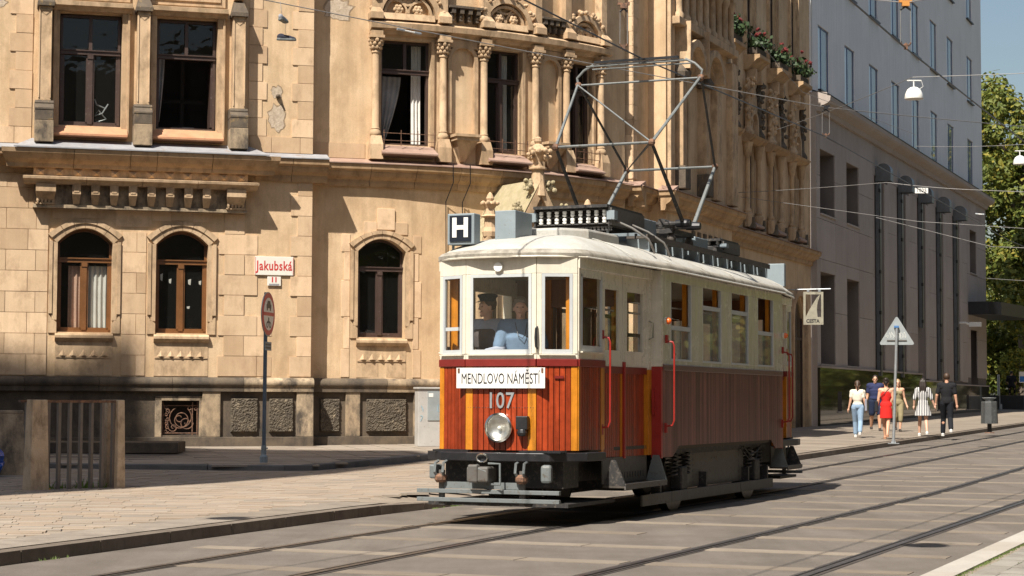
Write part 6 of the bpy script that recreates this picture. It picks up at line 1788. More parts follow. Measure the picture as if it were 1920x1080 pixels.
# triangular sign seen from behind
ts = empty('warning_sign', (9.86, 49.4, rise(49.2) + .12), rad(-8), 'grey back of a triangular road sign on a galvanised pole by the kerb', 'traffic sign')
m = MB(); m.tube([(-.06, 0, 0), (.05, 0, 3.0)], .038, 12); m.build('pole', M['galv'], ts, smooth=True)
m = MB(); m.box(-.2, .08, -.1, .1, 0, .02); m.add([(-.12, -.02, .02), (0, -.02, .02), (-.05, -.02, .22), (-.07, -.02, .22)], [(0, 1, 2, 3)]); m.build('pole_foot', M['galv'], ts)
M['alu'] = paint('dull_aluminium', (0.33, 0.36, 0.36), .5, metal=.3, var=.12)
tri = []
for cx, cz, a0 in ((-.34, 2.58, 210), (.44, 2.58, 330), (.05, 3.22, 90)):
    for k in range(5):
        a = rad(a0 - 60 + k * 30) if False else rad(a0 - 50 + k * 25); tri.append((cx + .04 * math.cos(a), cz + .04 * math.sin(a)))
m = MB(); m.prism(tri, .05, .065); m.build('sign_panel', M['alu'], ts)
m = MB(); m.box(-.2, .30, .03, .05, 2.64, 2.67); m.build('bracket', M['undergrey'], ts)
m = MB(); m.box(-.02, .10, -.045, .05, 2.98, 3.03); m.build('clamp', paint('blue_clamp', (.06, .16, .35), .5), ts)
m = MB(); r = random.Random(3)
for k in range(7):
    x = -.22 + k * .075
    m.tube([(x, .045, 2.74 + .05 * math.sin(k)), (x + r.uniform(-.02, .03), .045, 2.84 + r.uniform(-.03, .05)), (x + .05, .045, 2.76 + r.uniform(-.02, .05)), (x + .04, .045, 2.72)], .006, 4)
m.build('graffiti', M['porcelain'], ts)

# electrical cabinet
cbn = empty('utility_cabinet', (-1.70, 41.1, rz2(-1.7, 41.1)), rad(17), 'scuffed pale grey utility cabinet against the rounded wall, left of the tram', 'cabinet')
M['cabgrey'] = paint('scuffed_cabinet_grey', (0.42, 0.40, 0.37), .55, var=.12, wear=(.25, .2, .15), wear_amt=.14)
m = MB(); m.box(-.34, .50, -.16, .16, .0, 1.22); m.build('body', M['cabgrey'], cbn, bev=.008)
m = MB(); m.box(-.37, .53, -.19, .18, 1.22, 1.26); m.build('lid', M['cabgrey'], cbn, bev=.006)
m = MB(); m.box(-.14, .46, -.176, -.162, .55, 1.17); m.build('door', M['alu'], cbn, bev=.004)
m = MB(); m.box(-.12, -.02, -.180, -.177, 1.05, 1.13); m.build('notice', M['porcelain'], cbn)
m = MB(); r = random.Random(8)
for (x, z, kx) in ((.12, .80, .05), (.26, .95, .06), (-.27, .62, .03), (-.26, .78, .03)):
    m.tube([(x + r.uniform(-kx, kx), -.178 if x > -.14 else -.164, z + r.uniform(-.1, .1)) for _ in range(6)], .006, 4)
m.build('graffiti', paint('blue_spray', (.25, .42, .50), .6), cbn)

# barred stone-post enclosure on the square
def dirf(a, b): return math.atan2(b[1] - a[1], b[0] - a[0])
FA, FB = (-6.40, 25.95), (-5.47, 26.75)
fn = empty('barred_enclosure', (FA[0], FA[1], .14), dirf(FA, FB), 'low enclosure of tapered stone posts and upright iron bars on the left pavement', 'railing')
M['post'] = mineral('tan_stone_post', (0.44, 0.33, 0.22), (0.58, 0.45, 0.32), 3, per=.06, dirt=(.20, .14, .09), dirt_amt=.22, bmp=.5)
M['barsteel'] = paint('brown_grey_bar', (0.15, 0.122, 0.10), .6, var=.2)
FL = math.hypot(FB[0] - FA[0], FB[1] - FA[1]); FD = .62
for x, y, w in ((0, 0, .28), (FL, 0, .13), (FL, .30, .13)):
    m = MB(); m.bx((x, y, .61), (w, .24, 1.26), taper=.78); m.build('stone_post', M['post'], fn, bev=.01)
for y in (0, FD):
    m = MB(); m.box(0.05, FL, y - .03, y + .03, 1.20, 1.235); m.build('top_rail', M['iron'], fn)
    for k in range(7):
        x = .16 + k * (FL - .24) / 6; m = MB(); m.box(x - .018, x + .018, y - .03, y + .03, 0, 1.2); m.build('bar', M['barsteel'], fn)
m = MB(); m.box(-.1, FL, .04, FD - .04, -.02, .0); m.build('grate_floor', M['under'], fn)
m = MB(); r = random.Random(5)
for _ in range(70):
    x, y, h = r.uniform(.1, FL - .1), r.uniform(.05, .2), r.uniform(.05, .18)
    if .35 < x < .42: continue
    a = r.uniform(-.1, .1); m.add([(x - .014, y, 0), (x + .014, y, 0), (x + a, y + r.uniform(-.05, .05), h)], [(0, 1, 2)])
tag(m.build('weeds', paint('bright_weed', (.13, .22, .02), .7), fn), kind='stuff')
m = MB(); m.bx((.14, -.02, .02), (.11, .06, .05), .3); m.build('litter', paint('yellow_litter', (.7, .42, .02), .5), fn)
sp_ = empty('stone_pier', (-7.85, 30.2, .16), rad(14), 'weathered grey stone pier beside the blue bag at the left edge', 'pillar')
m = MB(); m.bx((0, 0, .5), (.46, .42, 1.02), taper=.82); m.build('shaft', M['plinth_pale'], sp_, bev=.02)
m = MB(); m.bx((0, 0, 1.025), (.39, .36, .05), taper=.92); m.build('cap', M['plinth_pale'], sp_, bev=.012)
bg = empty('rubbish_bag', (-8.05, 29.4, .17), 0, 'crumpled blue plastic rubbish bag at the left edge', 'bag')
m = MB(); r = random.Random(9); vs = []; n_, k_ = 22, 12
for i in range(k_ + 1):
    t = i / k_; rr = .30 * math.sin(math.pi * (.12 + .83 * t)) ** .6
    for j in range(n_):
        a = 6.283 * j / n_; q_ = rr * (1 + r.uniform(-.13, .13)); vs.append((q_ * math.cos(a), q_ * math.sin(a), .6 * t))
m.add(vs, [(i * n_ + j, i * n_ + (j + 1) % n_, (i + 1) * n_ + (j + 1) % n_, (i + 1) * n_ + j) for i in range(k_) for j in range(n_)])
m.build('sack', paint('blue_plastic', (.012, .075, .36), .3, var=.1), bg)
st_ = empty('stone_step', (-10.2, 37.2, rz2(-10, 36.9)), rad(4), 'long low dark stone step at the foot of the sandstone wall', 'step')
for k in range(4):
    m = MB(); m.box(-3.6 + k * 1.85, -1.77 + k * 1.85, -.6, .9, 0, .21); m.build('step_stone', M['plinth'], st_, bev=.015)
# litter bin on the far pavement
bn = empty('litter_bin', (14.95, 60.2, plaza_z(60.9, -9.45) + .0), 0, 'dark grey litter bin on a post at the kerb, right of the walking couple', 'bin')
M['bingrey'] = paint('dark_grey_bin', (0.06, 0.063, 0.062), .5, var=.25, wear=(.16, .17, .16), wear_amt=.15)
m = MB(); m.tube([(0, 0, 0), (0, 0, .35)], .07, 10); m.build('post', M['black'], bn)
m = MB(); m.lathe([(.27, .30), (.27, .32), (.25, .95), (.24, 1.0)], (0, 0, 0), 8); m.build('body', M['bingrey'], bn)
m = MB(); m.lathe([(.13, 1.0), (.13, 1.04), (.22, 1.10), (.22, 1.115)], (0, 0, 0), 12); m.build('ashtray_top', M['galv'], bn)
m = MB(); m.lathe([(.16, 0), (.14, .03)], (0, 0, 0), 10); m.build('foot', M['iron'], bn)
# hanging shop sign on a bracket
hs = empty('hanging_sign', (9.42, 60.0, 4.85), rad(-3), 'cut-metal hanging sign with a sail shape and the word CESTA on a wall bracket', 'sign')
M['brass'] = paint('pale_dull_metal', (0.42, 0.39, 0.30), .4, metal=.4, var=.15)
m = MB(); m.tube([(-.75, .5, .06), (.55, 0, .06)], .022, 8); m.build('bracket', M['galv'], hs)
m = MB()
for a, b, c, d in ((-.30, -.23, -1.06, -.03), (.25, .32, -1.06, -.03), (-.23, .25, -.11, -.03), (-.23, .25, -1.06, -.82)): m.box(a, b, -.01, .01, c, d)
m.prism([(-.23, -.82), (.14, -.82), (.12, -.62), (.13, -.42), (.22, -.11), (.13, -.2), (0, -.4), (-.12, -.6)], -.009, .009)
m.build('plate', M['brass'], hs)
for x in (-.15, .2):
    m = MB(); m.box(x - .04, x + .04, -.02, .02, -.03, .05); m.build('hanger', M['galv'], hs)
plate_text('CESTA', .155, (-.01, -.013, -.95), 'under', hs, sx=.9, bold=.006)

# ---- dark planters, post and blue sign closing the street on the right
zf = rise(104)
for k, x in enumerate((25.7, 27.3, 28.9)):
    pb = empty('street_planter', (x, 104.5 + k * .7, zf + .1), rad(-20), ('dark planter box left of the seated person', 'dark planter box below the seated person', 'dark planter box at the right edge of the picture')[k], 'planter', 'dark planters at the end of the street')
    m = MB(); m.box(-.75, .75, -.35, .35, 0, .85); m.build('box', M['black'], pb, bev=.02)
    m = MB(); m.box(-.70, .70, -.3, .3, .85, .88); m.build('soil', M['bark'], pb)
bs = empty('direction_sign', (27.75, 104, zf + .1), 0, 'small blue and white road sign at the right edge', 'traffic sign')
m = MB(); m.tube([(0, 0, 0), (0, 0, 2.1)], .04, 8); m.build('pole', M['galv'], bs)
m = MB(); m.box(-.3, .45, -.05, -.03, 1.55, 2.15); m.build('panel', M['signwhite'], bs)
m = MB(); m.box(-.27, .42, -.054, -.05, 1.60, 1.9); m.build('blue_field', paint('sign_blue', (.03, .16, .45), .4), bs)
lp = empty('grey_post', (26.6, 105, zf + .1), 0, 'plain grey post beyond the litter bin', 'post')
m = MB(); m.tube([(0, 0, 0), (0, 0, 2.0)], [.09, .07], 10); m.build('shaft', M['galv'], lp); m = MB(); m.box(-.14, .14, -.14, .14, 0, .4); m.build('foot', M['galv'], lp)

# ================================================================ people
def remeshed(mb, name, voxel, mat, parent, smooth=5):
    me = bpy.data.meshes.new(name); me.from_pydata(mb.v, [], mb.q)
    bm = bmesh.new(); bm.from_mesh(me); bmesh.ops.recalc_face_normals(bm, faces=bm.faces); bm.to_mesh(me); bm.free()
    o = bpy.data.objects.new('tmp', me); COL.objects.link(o)
    r = o.modifiers.new('r', 'REMESH'); r.mode = 'VOXEL'; r.voxel_size = voxel
    s = o.modifiers.new('s', 'SMOOTH'); s.iterations = smooth; s.factor = .5
    dg = bpy.context.evaluated_depsgraph_get()
    me2 = bpy.data.meshes.new_from_object(o.evaluated_get(dg)); bpy.data.objects.remove(o)
    me2.name = name
    me2.materials.clear()
    for p in me2.polygons: p.use_smooth = True
    return link(name, me2, mat, parent)
def cap(m, a, b, ra, rb):
    a, b = Vector(a), Vector(b); d = (b - a); L = d.length
    if L < 1e-5: return
    n = 4; pts = [a - d / L * ra * .95]; rs = [ra * .3]
    pts += [a - d / L * ra * .6, a]; rs += [ra * .8, ra]
    pts += [b, b + d / L * rb * .6, b + d / L * rb * .95]; rs += [rb, rb * .8, rb * .3]
    m.tube(pts, rs, 12)
def chain(m, pts, rs):
    for i in range(len(pts) - 1): cap(m, pts[i], pts[i + 1], rs[i], rs[i + 1])
def lerp(a, b, t): return tuple(a[i] + (b[i] - a[i]) * t for i in range(3))
SKIN = {}
def skin(c):
    if c not in SKIN: SKIN[c] = paint('skin_%d' % len(SKIN), c, .5, var=.08, scale=12)
    return SKIN[c]
def cloth(name, c, stripes=None):
    m = paint(name, c, .85, var=.12, scale=9, spec=.2)
    if stripes:
        nt = m.node_tree; b = nt.nodes['Principled BSDF']
        w = nt.nodes.new('ShaderNodeTexWave'); w.inputs['Scale'].default_value = stripes; w.bands_direction = 'X'; w.inputs['Distortion'].default_value = .6
        nt.links.new(pos(nt, local=True), w.inputs['Vector'])
        c2 = ramp(nt, w.outputs['Fac'], [(.45, (.02, .022, .04)), (.6, (.66, .65, .62))])
        nt.links.new(c2, b.inputs['Base Color'])
    return m
def hand(m, w, e, s, k, curl=.5):
    """palm, four fingers of unequal length and a thumb, continuing the forearm e->w"""
    d = (Vector(w) - Vector(e)).normalized(); side = Vector((0, 1, 0)); side = (side - d * side.dot(d)).normalized(); nrm = d.cross(side) * s
    W = Vector(w); pc = W + d * .05 * k
    m.ell(tuple(pc), (.040 * k, .040 * k, .042 * k), 10)
    cap(m, W, W + d * .085 * k + side * .02 * k, .026 * k, .024 * k); cap(m, W, W + d * .085 * k - side * .022 * k, .026 * k, .022 * k)
    for i, (off, L) in enumerate(((.033, .068), (.012, .078), (-.010, .072), (-.031, .055))):
        b0 = W + d * .085 * k + side * off * k; b1 = b0 + (d * .55 + nrm * -.15 * curl).normalized() * L * .5 * k; b2 = b1 + (d * (1 - curl * .6) - nrm * curl).normalized() * L * .5 * k
        chain(m, [tuple(b0), tuple(b1), tuple(b2)], [.010 * k, .0095 * k, .008 * k])
    t0 = W + d * .03 * k + side * .035 * k; t1 = t0 + (d * .7 + side * .7).normalized() * .04 * k; t2 = t1 + (d + side * .15 - nrm * .3).normalized() * .035 * k
    chain(m, [tuple(t0), tuple(t1), tuple(t2)], [.014 * k, .012 * k, .009 * k])
def person(loc, rz, label, h=1.75, skin_c=(.50, .28, .18), pose=None, garments=(), hair=None, shoes=None, build_=1.0, voxel=.010, look=0.0, legs=True, name='person', barefoot=False, female=False, curl=.5):
    """figure facing local -y; x to its left-hand side as seen from the front"""
    k = h / 1.75; P = dict(
        pelvis=(0, 0, .96), waist=(0, 0, 1.10), chest=(0, 0, 1.30), neck=(0, .01, 1.47), head=(0, -.01, 1.63),
        sl=(.185, .01, 1.42), sr=(-.185, .01, 1.42), el=(.235, .03, 1.13), er=(-.235, .03, 1.13), wl=(.25, -.04, .88), wr=(-.25, -.04, .88),
        hl=(.09, 0, .93), hr=(-.09, 0, .93), kl=(.095, -.01, .50), kr=(-.095, -.01, .50), al=(.095, .03, .085), ar=(-.095, .03, .085))
    if female: P.update(sl=(.165, .01, 1.41), sr=(-.165, .01, 1.41), el=(.215, .03, 1.13), er=(-.215, .03, 1.13))
    P.update(pose or {}); P = {n: tuple(c * k for c in v) for n, v in P.items()}
    t = empty(name, loc, rz, label, 'person')
    b = build_ * k
    def spine(m, infl, t0, t1):
        # elliptic rings along pelvis (0) - waist (.35) - chest (.72) - neck (1)
        keys = [(-.12, .135, .105), (0, .162, .118), (.18, .150, .108), (.35, .128 if not female else .112, .096), (.55, .150, .106), (.72, .165 if not female else .148, .114), (.88, .145 if not female else .13, .10), (1.0, .075, .072)]
        def at(t):
            for (a, x0, y0), (c, x1, y1) in zip(keys, keys[1:]):
                if t <= c: q = (t - a) / (c - a); return x0 + (x1 - x0) * q, y0 + (y1 - y0) * q
            return keys[-1][1:]
        def cen(t):
            if t < .35: return lerp(P['pelvis'], P['waist'], t / .35)
            if t < .72: return lerp(P['waist'], P['chest'], (t - .35) / .37)
            return lerp(P['chest'], P['neck'], (t - .72) / .28)
        n = 22; vs = []; N = 14
        for i in range(N + 1):
            t = t0 + (t1 - t0) * i / N; rx, ry = at(t); c = cen(t); fat = build_ if .1 < t < .75 else 1.0
            for j in range(n):
                a = 6.2832 * j / n; vs.append((c[0] + (rx * k * fat + infl) * math.cos(a), c[1] + (ry * k * fat * (1.08 if build_ > 1.1 and .1 < t < .6 else 1) + infl) * math.sin(a), c[2]))
        m.add(vs, [(i * n + j, i * n + (j + 1) % n, (i + 1) * n + (j + 1) % n, (i + 1) * n + j) for i in range(N) for j in range(n)] + [tuple(range(n - 1, -1, -1)), tuple(N * n + j for j in range(n))])
    def torso(m, infl=0.0, top=True, low=True):
        w = 1.0 if not female else .9
        spine(m, infl, -.12, 1.0)
        if female: 
            for s in (-1, 1): m.ell((P['chest'][0] + s * .075 * k, P['chest'][1] - .085 * k, P['chest'][2] + .0), (.065 * k, .06 * k, .065 * k), 10)
        cap(m, P['sl'], P['sr'], .068 * b + infl, .068 * b + infl)
        cap(m, lerp(P['sl'], P['chest'], .35), lerp(P['sr'], P['chest'], .35), .085 * b + infl, .085 * b + infl)
    def arm(m, s, infl=0.0, upto=1.0):
        S, E, W = P['s' + s], P['e' + s], P['w' + s]
        if upto <= .5: cap(m, S, lerp(S, E, upto * 2), .055 * b + infl, .048 * b + infl)
        else:
            chain(m, [S, E], [.055 * b + infl, .042 * b + infl]); t_ = (upto - .5) * 2
            cap(m, E, lerp(E, W, t_), .042 * b + infl, (.042 - .014 * t_) * b + infl)
    def leg(m, s, infl=0.0, upto=1.0):
        Hh, K, A_ = P['h' + s], P['k' + s], P['a' + s]
        if upto <= .5: cap(m, Hh, lerp(Hh, K, upto * 2), .088 * b + infl, .062 * b + infl)
        else:
            chain(m, [Hh, K], [.088 * b + infl, .058 * b + infl]); t_ = (upto - .5) * 2
            c = lerp(K, A_, .3); c = (c[0], c[1] + .02 * k, c[2])
            if t_ >= 1: chain(m, [K, c, A_], [.055 * b + infl, .056 * b + infl, .036 * b + infl])
            else: cap(m, K, lerp(K, A_, t_), .055 * b + infl, .048 * b + infl)
    def foot(m, s, infl=0.0):
        A_ = P['a' + s]; c = (A_[0], A_[1] - .07 * k, A_[2] - .05 * k)
        cap(m, (A_[0], A_[1] + .02 * k, A_[2] - .035 * k), (A_[0], A_[1] - .12 * k, A_[2] - .055 * k), .040 * k + infl, .032 * k + infl)
    # body: one continuous mesh
    m = MB(); torso(m)
    for s in 'lr':
        arm(m, s); hand(m, P['w' + s], P['e' + s], 1 if s == 'l' else -1, k, curl)
        if legs: leg(m, s); cap(m, P['a' + s], (P['a' + s][0], P['a' + s][1], P['a' + s][2] - .03 * k), .036 * k, .036 * k); foot(m, s)
    cap(m, (P['neck'][0], P['neck'][1], P['neck'][2] - .04 * k), lerp(P['neck'], P['head'], .6), .058 * b, .052 * k)
    hc = Vector(P['head']); RL = Matrix.Rotation(look, 3, 'Z')
    def hp(x, y, z): v = RL @ Vector((x * k, y * k, z * k)); return tuple(hc + v)
    m.ell(tuple(hc + Vector((0, 0, .02 * k))), (.076 * k, .094 * k, .105 * k), 16, RL.to_4x4()); m.ell(hp(0, -.018, -.055), (.058 * k, .070 * k, .062 * k), 14, RL.to_4x4())
    cap(m, hp(0, -.088, .012), hp(0, -.106, -.022), .010 * k, .016 * k)
    cap(m, hp(-.035, -.085, .028), hp(.035, -.085, .028), .013 * k, .013 * k)
    cap(m, hp(-.02, -.085, -.062), hp(.02, -.085, -.062), .011 * k, .011 * k); m.ell(hp(0, -.078, -.10), .022 * k, 8)
    for s in (-1, 1): m.ell(hp(s * .078, .0, -.01), (.012 * k, .022 * k, .034 * k), 8, RL.to_4x4())
    remeshed(m, 'body', voxel * .85, skin(skin_c), t, 3)
    for s in (-1, 1):
        q = MB(); q.ell(hp(s * .032, -.086, .008), (.013 * k, .008 * k, .007 * k), 8, RL.to_4x4()); q.build('eye', M['black'], t)
    q = MB(); q.ell(hp(0, -.093, -.060), (.024 * k, .006 * k, .005 * k), 8, RL.to_4x4()); q.build('mouth', paint('lips', (.30, .11, .09), .5) if 'lips' not in M else M['lips'], t); M['lips'] = t.children[-1].data.materials[0]
    # clothing over the same joints
    for (nm, mat, parts) in garments:
        m = MB()
        for p in parts:
            w = p[0]
            if w == 'torso': torso(m, p[1])
            elif w == 'arm': 
                for s in 'lr': arm(m, s, p[1], p[2])
            elif w == 'legs':
                for s in 'lr': leg(m, s, p[1], p[2])
            elif w == 'hips':
                spine(m, p[1], -.14, .22)
            elif w == 'waist': spine(m, p[1] * .6, -.02, .55)
            elif w == 'chest':
                spine(m, p[1], .45, .84)
                if female:
                    for s in (-1, 1): m.ell((P['chest'][0] + s * .075 * k, P['chest'][1] - .085 * k, P['chest'][2]), (.065 * k + p[1],) * 3, 10)
            elif w == 'strap':
                for s in (-1, 1): cap(m, (s * .09 * k, -.06 * k, 1.38 * k), (s * .10 * k, .02 * k, 1.47 * k), .018, .018); cap(m, (s * .10 * k, .02 * k, 1.47 * k), (s * .09 * k, .08 * k, 1.36 * k), .018, .018)
            elif w == 'skirt':
                z0, z1, r0, r1 = p[1:5]; pr = [(r0 * k, z0 * k)]; n = 5
                pr = [((r0 + (r1 - r0) * i / n) * k, (z0 + (z1 - z0) * i / n) * k) for i in range(n + 1)]
                m.lathe(pr, (P['pelvis'][0], P['pelvis'][1], 0), 24, None, 1, .78)
            elif w == 'collar':
                m.lathe([(.075 * k, 1.44 * k), (.085 * k, 1.47 * k), (.07 * k, 1.50 * k)], (P['neck'][0], P['neck'][1], 0), 16)
        remeshed(m, nm, voxel, mat, t, 4)
    if shoes and legs:
        for s in 'lr':
            m = MB(); foot(m, s, .009); A_ = P['a' + s]; m.box(A_[0] - .042 * k, A_[0] + .042 * k, A_[1] - .16 * k, A_[1] + .06 * k, A_[2] - .09 * k, A_[2] - .065 * k)
            remeshed(m, 'shoe', voxel, shoes, t, 2)
    if hair:
        mat, style = hair; m = MB()
        m.ell(hp(0, .018, .045), (.090 * k, .100 * k, .100 * k), 14, RL.to_4x4())
        if style == 'long':
            for s in (-1, 0, 1): chain(m, [hp(s * .05, .07, .03), hp(s * .065, .085, -.12), hp(s * .05, .10, -.30)], [.055 * k, .055 * k, .03 * k])
            for s in (-1, 1): chain(m, [hp(s * .075, .0, .05), hp(s * .085, .01, -.10)], [.028 * k, .02 * k])
        elif style == 'bun': m.ell(hp(0, .09, .09), .05 * k, 10); chain(m, [hp(0, .07, .0), hp(0, .07, -.07)], [.055 * k, .03 * k])
        elif style == 'tail': chain(m, [hp(0, .09, .03), hp(0, .13, -.05), hp(.0, .12, -.18)], [.045 * k, .04 * k, .018 * k])
        elif style == 'short': 
            for s in (-1, 1): m.ell(hp(s * .066, .02, .01), (.022 * k, .05 * k, .05 * k), 8, RL.to_4x4())
        elif style == 'side':
            for s in (-1, 1): chain(m, [hp(s * .07, .0, .06), hp(s * .082, .02, -.03)], [.03 * k, .02 * k])
            chain(m, [hp(-.05, -.06, .09), hp(.05, -.07, .085)], [.03 * k, .028 * k])
        # keep the face free
        o = remeshed(m, 'hair', voxel, mat, t, 2)
    return t, P, hp
HAIR = lambda c, n: paint(n, c, .55, var=.3, scale=30)
darkh, blondh, brownh, greyh = HAIR((.022, .014, .010), 'dark_hair'), HAIR((.34, .22, .11), 'blond_hair'), HAIR((.06, .034, .02), 'brown_hair'), HAIR((.16, .13, .10), 'greying_hair')
WHITE_SHOE = paint('white_trainer', (.62, .61, .58), .6)
DARK_SHOE = paint('dark_sandal', (.035, .026, .022), .6)
def gpos(d, e): return SW(d, e, plaza_z(d, e) + .012)
def bagstrap(t, pts, r=.008, mat='black'):
    q = MB(); q.tube(pts, r, 6); return q.build('bag_strap', M[mat], t)
AWAY = rad(180) - SA * .6
WALK = dict(kl=(.085, -.16, .51), al=(.08, -.22, .095), kr=(-.085, .04, .50), ar=(-.08, .30, .17))
# jeans and cream top, walking away
t, P, hp = person(gpos(53.9, -11.95), AWAY, 'person in cream crop top and light blue jeans with a grey shoulder bag, walking away', 1.60, (.52, .30, .20), dict(WALK, wl=(.27, .02, .90), wr=(-.25, -.02, .90)), [
    ('top', cloth('cream_top', (.66, .60, .50)), [('chest', .018), ('torso', .008) if False else ('torso', .012), ('arm', .018, .26)]),
    ('jeans', cloth('light_blue_denim', (.24, .34, .46)), [('hips', .012), ('legs', .022, .95)])], (brownh, 'tail'), WHITE_SHOE, 1.0, female=True)
q = MB(); q.bx((-.24, .08, .92), (.07, .26, .34), taper=.9); q.build('shoulder_bag', cloth('grey_bag', (.24, .24, .27)), t, bev=.02); bagstrap(t, [(-.24, .0, 1.08), (-.17, .0, 1.35), (-.15, .02, 1.40), (-.20, .12, 1.2), (-.24, .16, 1.08)])
# man in navy shirt walking towards the camera
person(gpos(61.2, -13.0), rad(-8), 'person in navy T-shirt and dark shorts with black sandals, walking towards the camera', 1.76, (.52, .29, .18), dict(kl=(.12, -.16, .51), al=(.13, -.20, .09), kr=(-.11, .03, .5), ar=(-.12, .22, .13), wl=(.29, -.05, .90), wr=(-.29, -.03, .90)), [
    ('shirt', cloth('navy_shirt', (.028, .034, .085)), [('torso', .02), ('arm', .018, .32)]),
    ('shorts', cloth('dark_navy_shorts', (.018, .026, .055)), [('hips', .02), ('legs', .032, .44)])], (darkh, 'short'), DARK_SHOE, 1.16)
q = MB()
# woman in red dress, walking away, with shoulder bag and carrier bag
t, P, hp = person(gpos(53.2, -11.0), AWAY, 'person in a short red strappy dress with a dark shoulder bag, beside the triangular sign', 1.68, (.55, .30, .19), dict(kl=(.07, -.14, .51), al=(.045, -.18, .09), kr=(-.06, .04, .5), ar=(-.04, .26, .15), wl=(.26, -.0, .88)), [
    ('dress', cloth('red_dress', (.55, .022, .018)), [('chest', .008), ('waist', .012), ('hips', .016), ('strap',), ('skirt', .60, .98, .185, .165)])], (darkh, 'bun'), paint('tan_sandal', (.42, .22, .13), .6), 1.0, female=True)
q = MB(); q.bx((.26, .03, .90), (.10, .28, .30), taper=.85); q.build('shoulder_bag', cloth('black_bag', (.02, .02, .022)), t, bev=.02); bagstrap(t, [(.26, .0, 1.05), (.05, .14, 1.25), (-.13, .06, 1.45), (-.10, -.08, 1.36), (.2, -.08, 1.08)])
# woman in olive jumpsuit with patterned bag, facing the camera
t, P, hp = person(gpos(60.8, -12.2), rad(-5), 'person with long blond hair in an olive jumpsuit carrying a patterned bag', 1.64, (.55, .31, .20), dict(kl=(.08, -.13, .51), al=(.05, -.16, .09), kr=(-.07, .05, .5), ar=(-.05, .24, .14), wl=(.29, -.06, .88)), [
    ('jumpsuit', cloth('olive_cloth', (.25, .21, .12)), [('chest', .012), ('waist', .015), ('hips', .018), ('strap',), ('legs', .026, .66)])], (blondh, 'long'), DARK_SHOE, 1.0, female=True)
q = MB(); q.bx((-.27, -.05, .58), (.28, .14, .30), taper=.6); q.build('patterned_bag', paint('patterned_bag', (.30, .16, .10), .7, var=.7, scale=40), t, bev=.03)
# couple holding hands, walking away
t, P, hp = person(gpos(56.6, -10.62), AWAY, 'person with long dark hair in a black and white striped short dress, holding hands', 1.68, (.56, .33, .23), dict(kl=(.10, -.14, .51), al=(.12, -.16, .09), kr=(-.09, .04, .5), ar=(-.12, .24, .14), er=(-.26, .02, 1.14), wr=(-.34, -.02, .93), el=(.25, .05, 1.14), wl=(.27, .0, .93)), [
    ('striped_dress', cloth('striped_cloth', (.5, .5, .5), 6.5), [('torso', .012), ('arm', .018, .48), ('waist', .02), ('skirt', .62, 1.02, .27, .15)])], (darkh, 'long'), WHITE_SHOE, 1.0, female=True)
person(gpos(56.9, -9.98), AWAY, 'tall person in black T-shirt and black trousers, holding hands and walking away', 1.83, (.53, .29, .19), dict(kl=(.10, -.17, .51), al=(.12, -.2, .09), kr=(-.09, .02, .5), ar=(-.11, .34, .20), el=(.27, .03, 1.14), wl=(.30, -.03, .93), wr=(-.27, .0, .88)), [
    ('shirt', cloth('black_shirt', (.014, .014, .016)), [('torso', .018), ('arm', .018, .36)]),
    ('trousers', cloth('black_trousers', (.012, .013, .017)), [('hips', .014), ('legs', .02, .96)])], (brownh, 'short'), WHITE_SHOE, 1.04)
# seated dark figure far right
SIT = dict(pelvis=(0, 0, .55), waist=(0, 0, .70), chest=(0, .0, .90), neck=(0, 0, 1.08), head=(0, -.01, 1.23), sl=(.185, .01, 1.02), sr=(-.185, .01, 1.02), el=(.25, -.02, .76), er=(-.25, -.02, .76), wl=(.2, -.25, .66), wr=(-.2, -.25, .66), hl=(.09, 0, .52), hr=(-.09, 0, .52), kl=(.13, -.42, .52), kr=(-.13, -.42, .52), al=(.13, -.40, .085), ar=(-.13, -.40, .085))
person((27.35, 105.2, zf + .95), rad(160), 'person in black sitting on the planters under the tree at the right edge', 1.75, (.45, .25, .17), SIT, [('clothes', cloth('black_clothes', (.012, .012, .016)), [('torso', .02), ('hips', .02), ('arm', .02, .4), ('legs', .02, .9)])], (darkh, 'short'), DARK_SHOE, voxel=.02)

# ---- driver and passenger on the front platform
def tw(x, y, z): 
    v = Matrix.Rotation(TA, 4, 'Z') @ Vector((x, y, z)); return (TP.x + v.x, TP.y + v.y, TP.z + v.z)
FRONT = TA + rad(-90)     # facing the way the tram runs
t, P, hp = person(tw(.38, .42, .84), FRONT + rad(-12), 'tram driver in dark peaked cap and grey waistcoat at the left of the cab', 1.74, (.60, .36, .25), dict(el=(.25, -.10, 1.12), wl=(.16, -.32, 1.08), er=(-.25, -.08, 1.12), wr=(-.14, -.32, 1.08)), [
    ('shirt', cloth('pale_striped_shirt', (.34, .37, .44)), [('chest', .010), ('torso', .012), ('arm', .02, .9)]),
    ('waistcoat', cloth('grey_waistcoat', (.10, .085, .085)), [('chest', .03), ('waist', .03)]),
    ('trousers', cloth('dark_trousers', (.03, .03, .035)), [('hips', .014), ('legs', .02, .96)])], (brownh, 'short'), DARK_SHOE, 1.0, look=rad(-28))
q = MB(); h_ = Vector(P['head']); q.lathe([(.092, .065), (.095, .095), (.118, .125), (.115, .145), (.06, .16), (.01, .162)], tuple(h_), 20); q.build('cap', cloth('navy_cap', (.012, .014, .022)), t, smooth=True)
q = MB(); q.add([hp(-.075, -.07, .075), hp(.075, -.07, .075), hp(.06, -.135, .055), hp(0, -.155, .05), hp(-.06, -.135, .055)], [(0, 1, 2, 3, 4)]); q.build('cap_peak', M['black'], t)
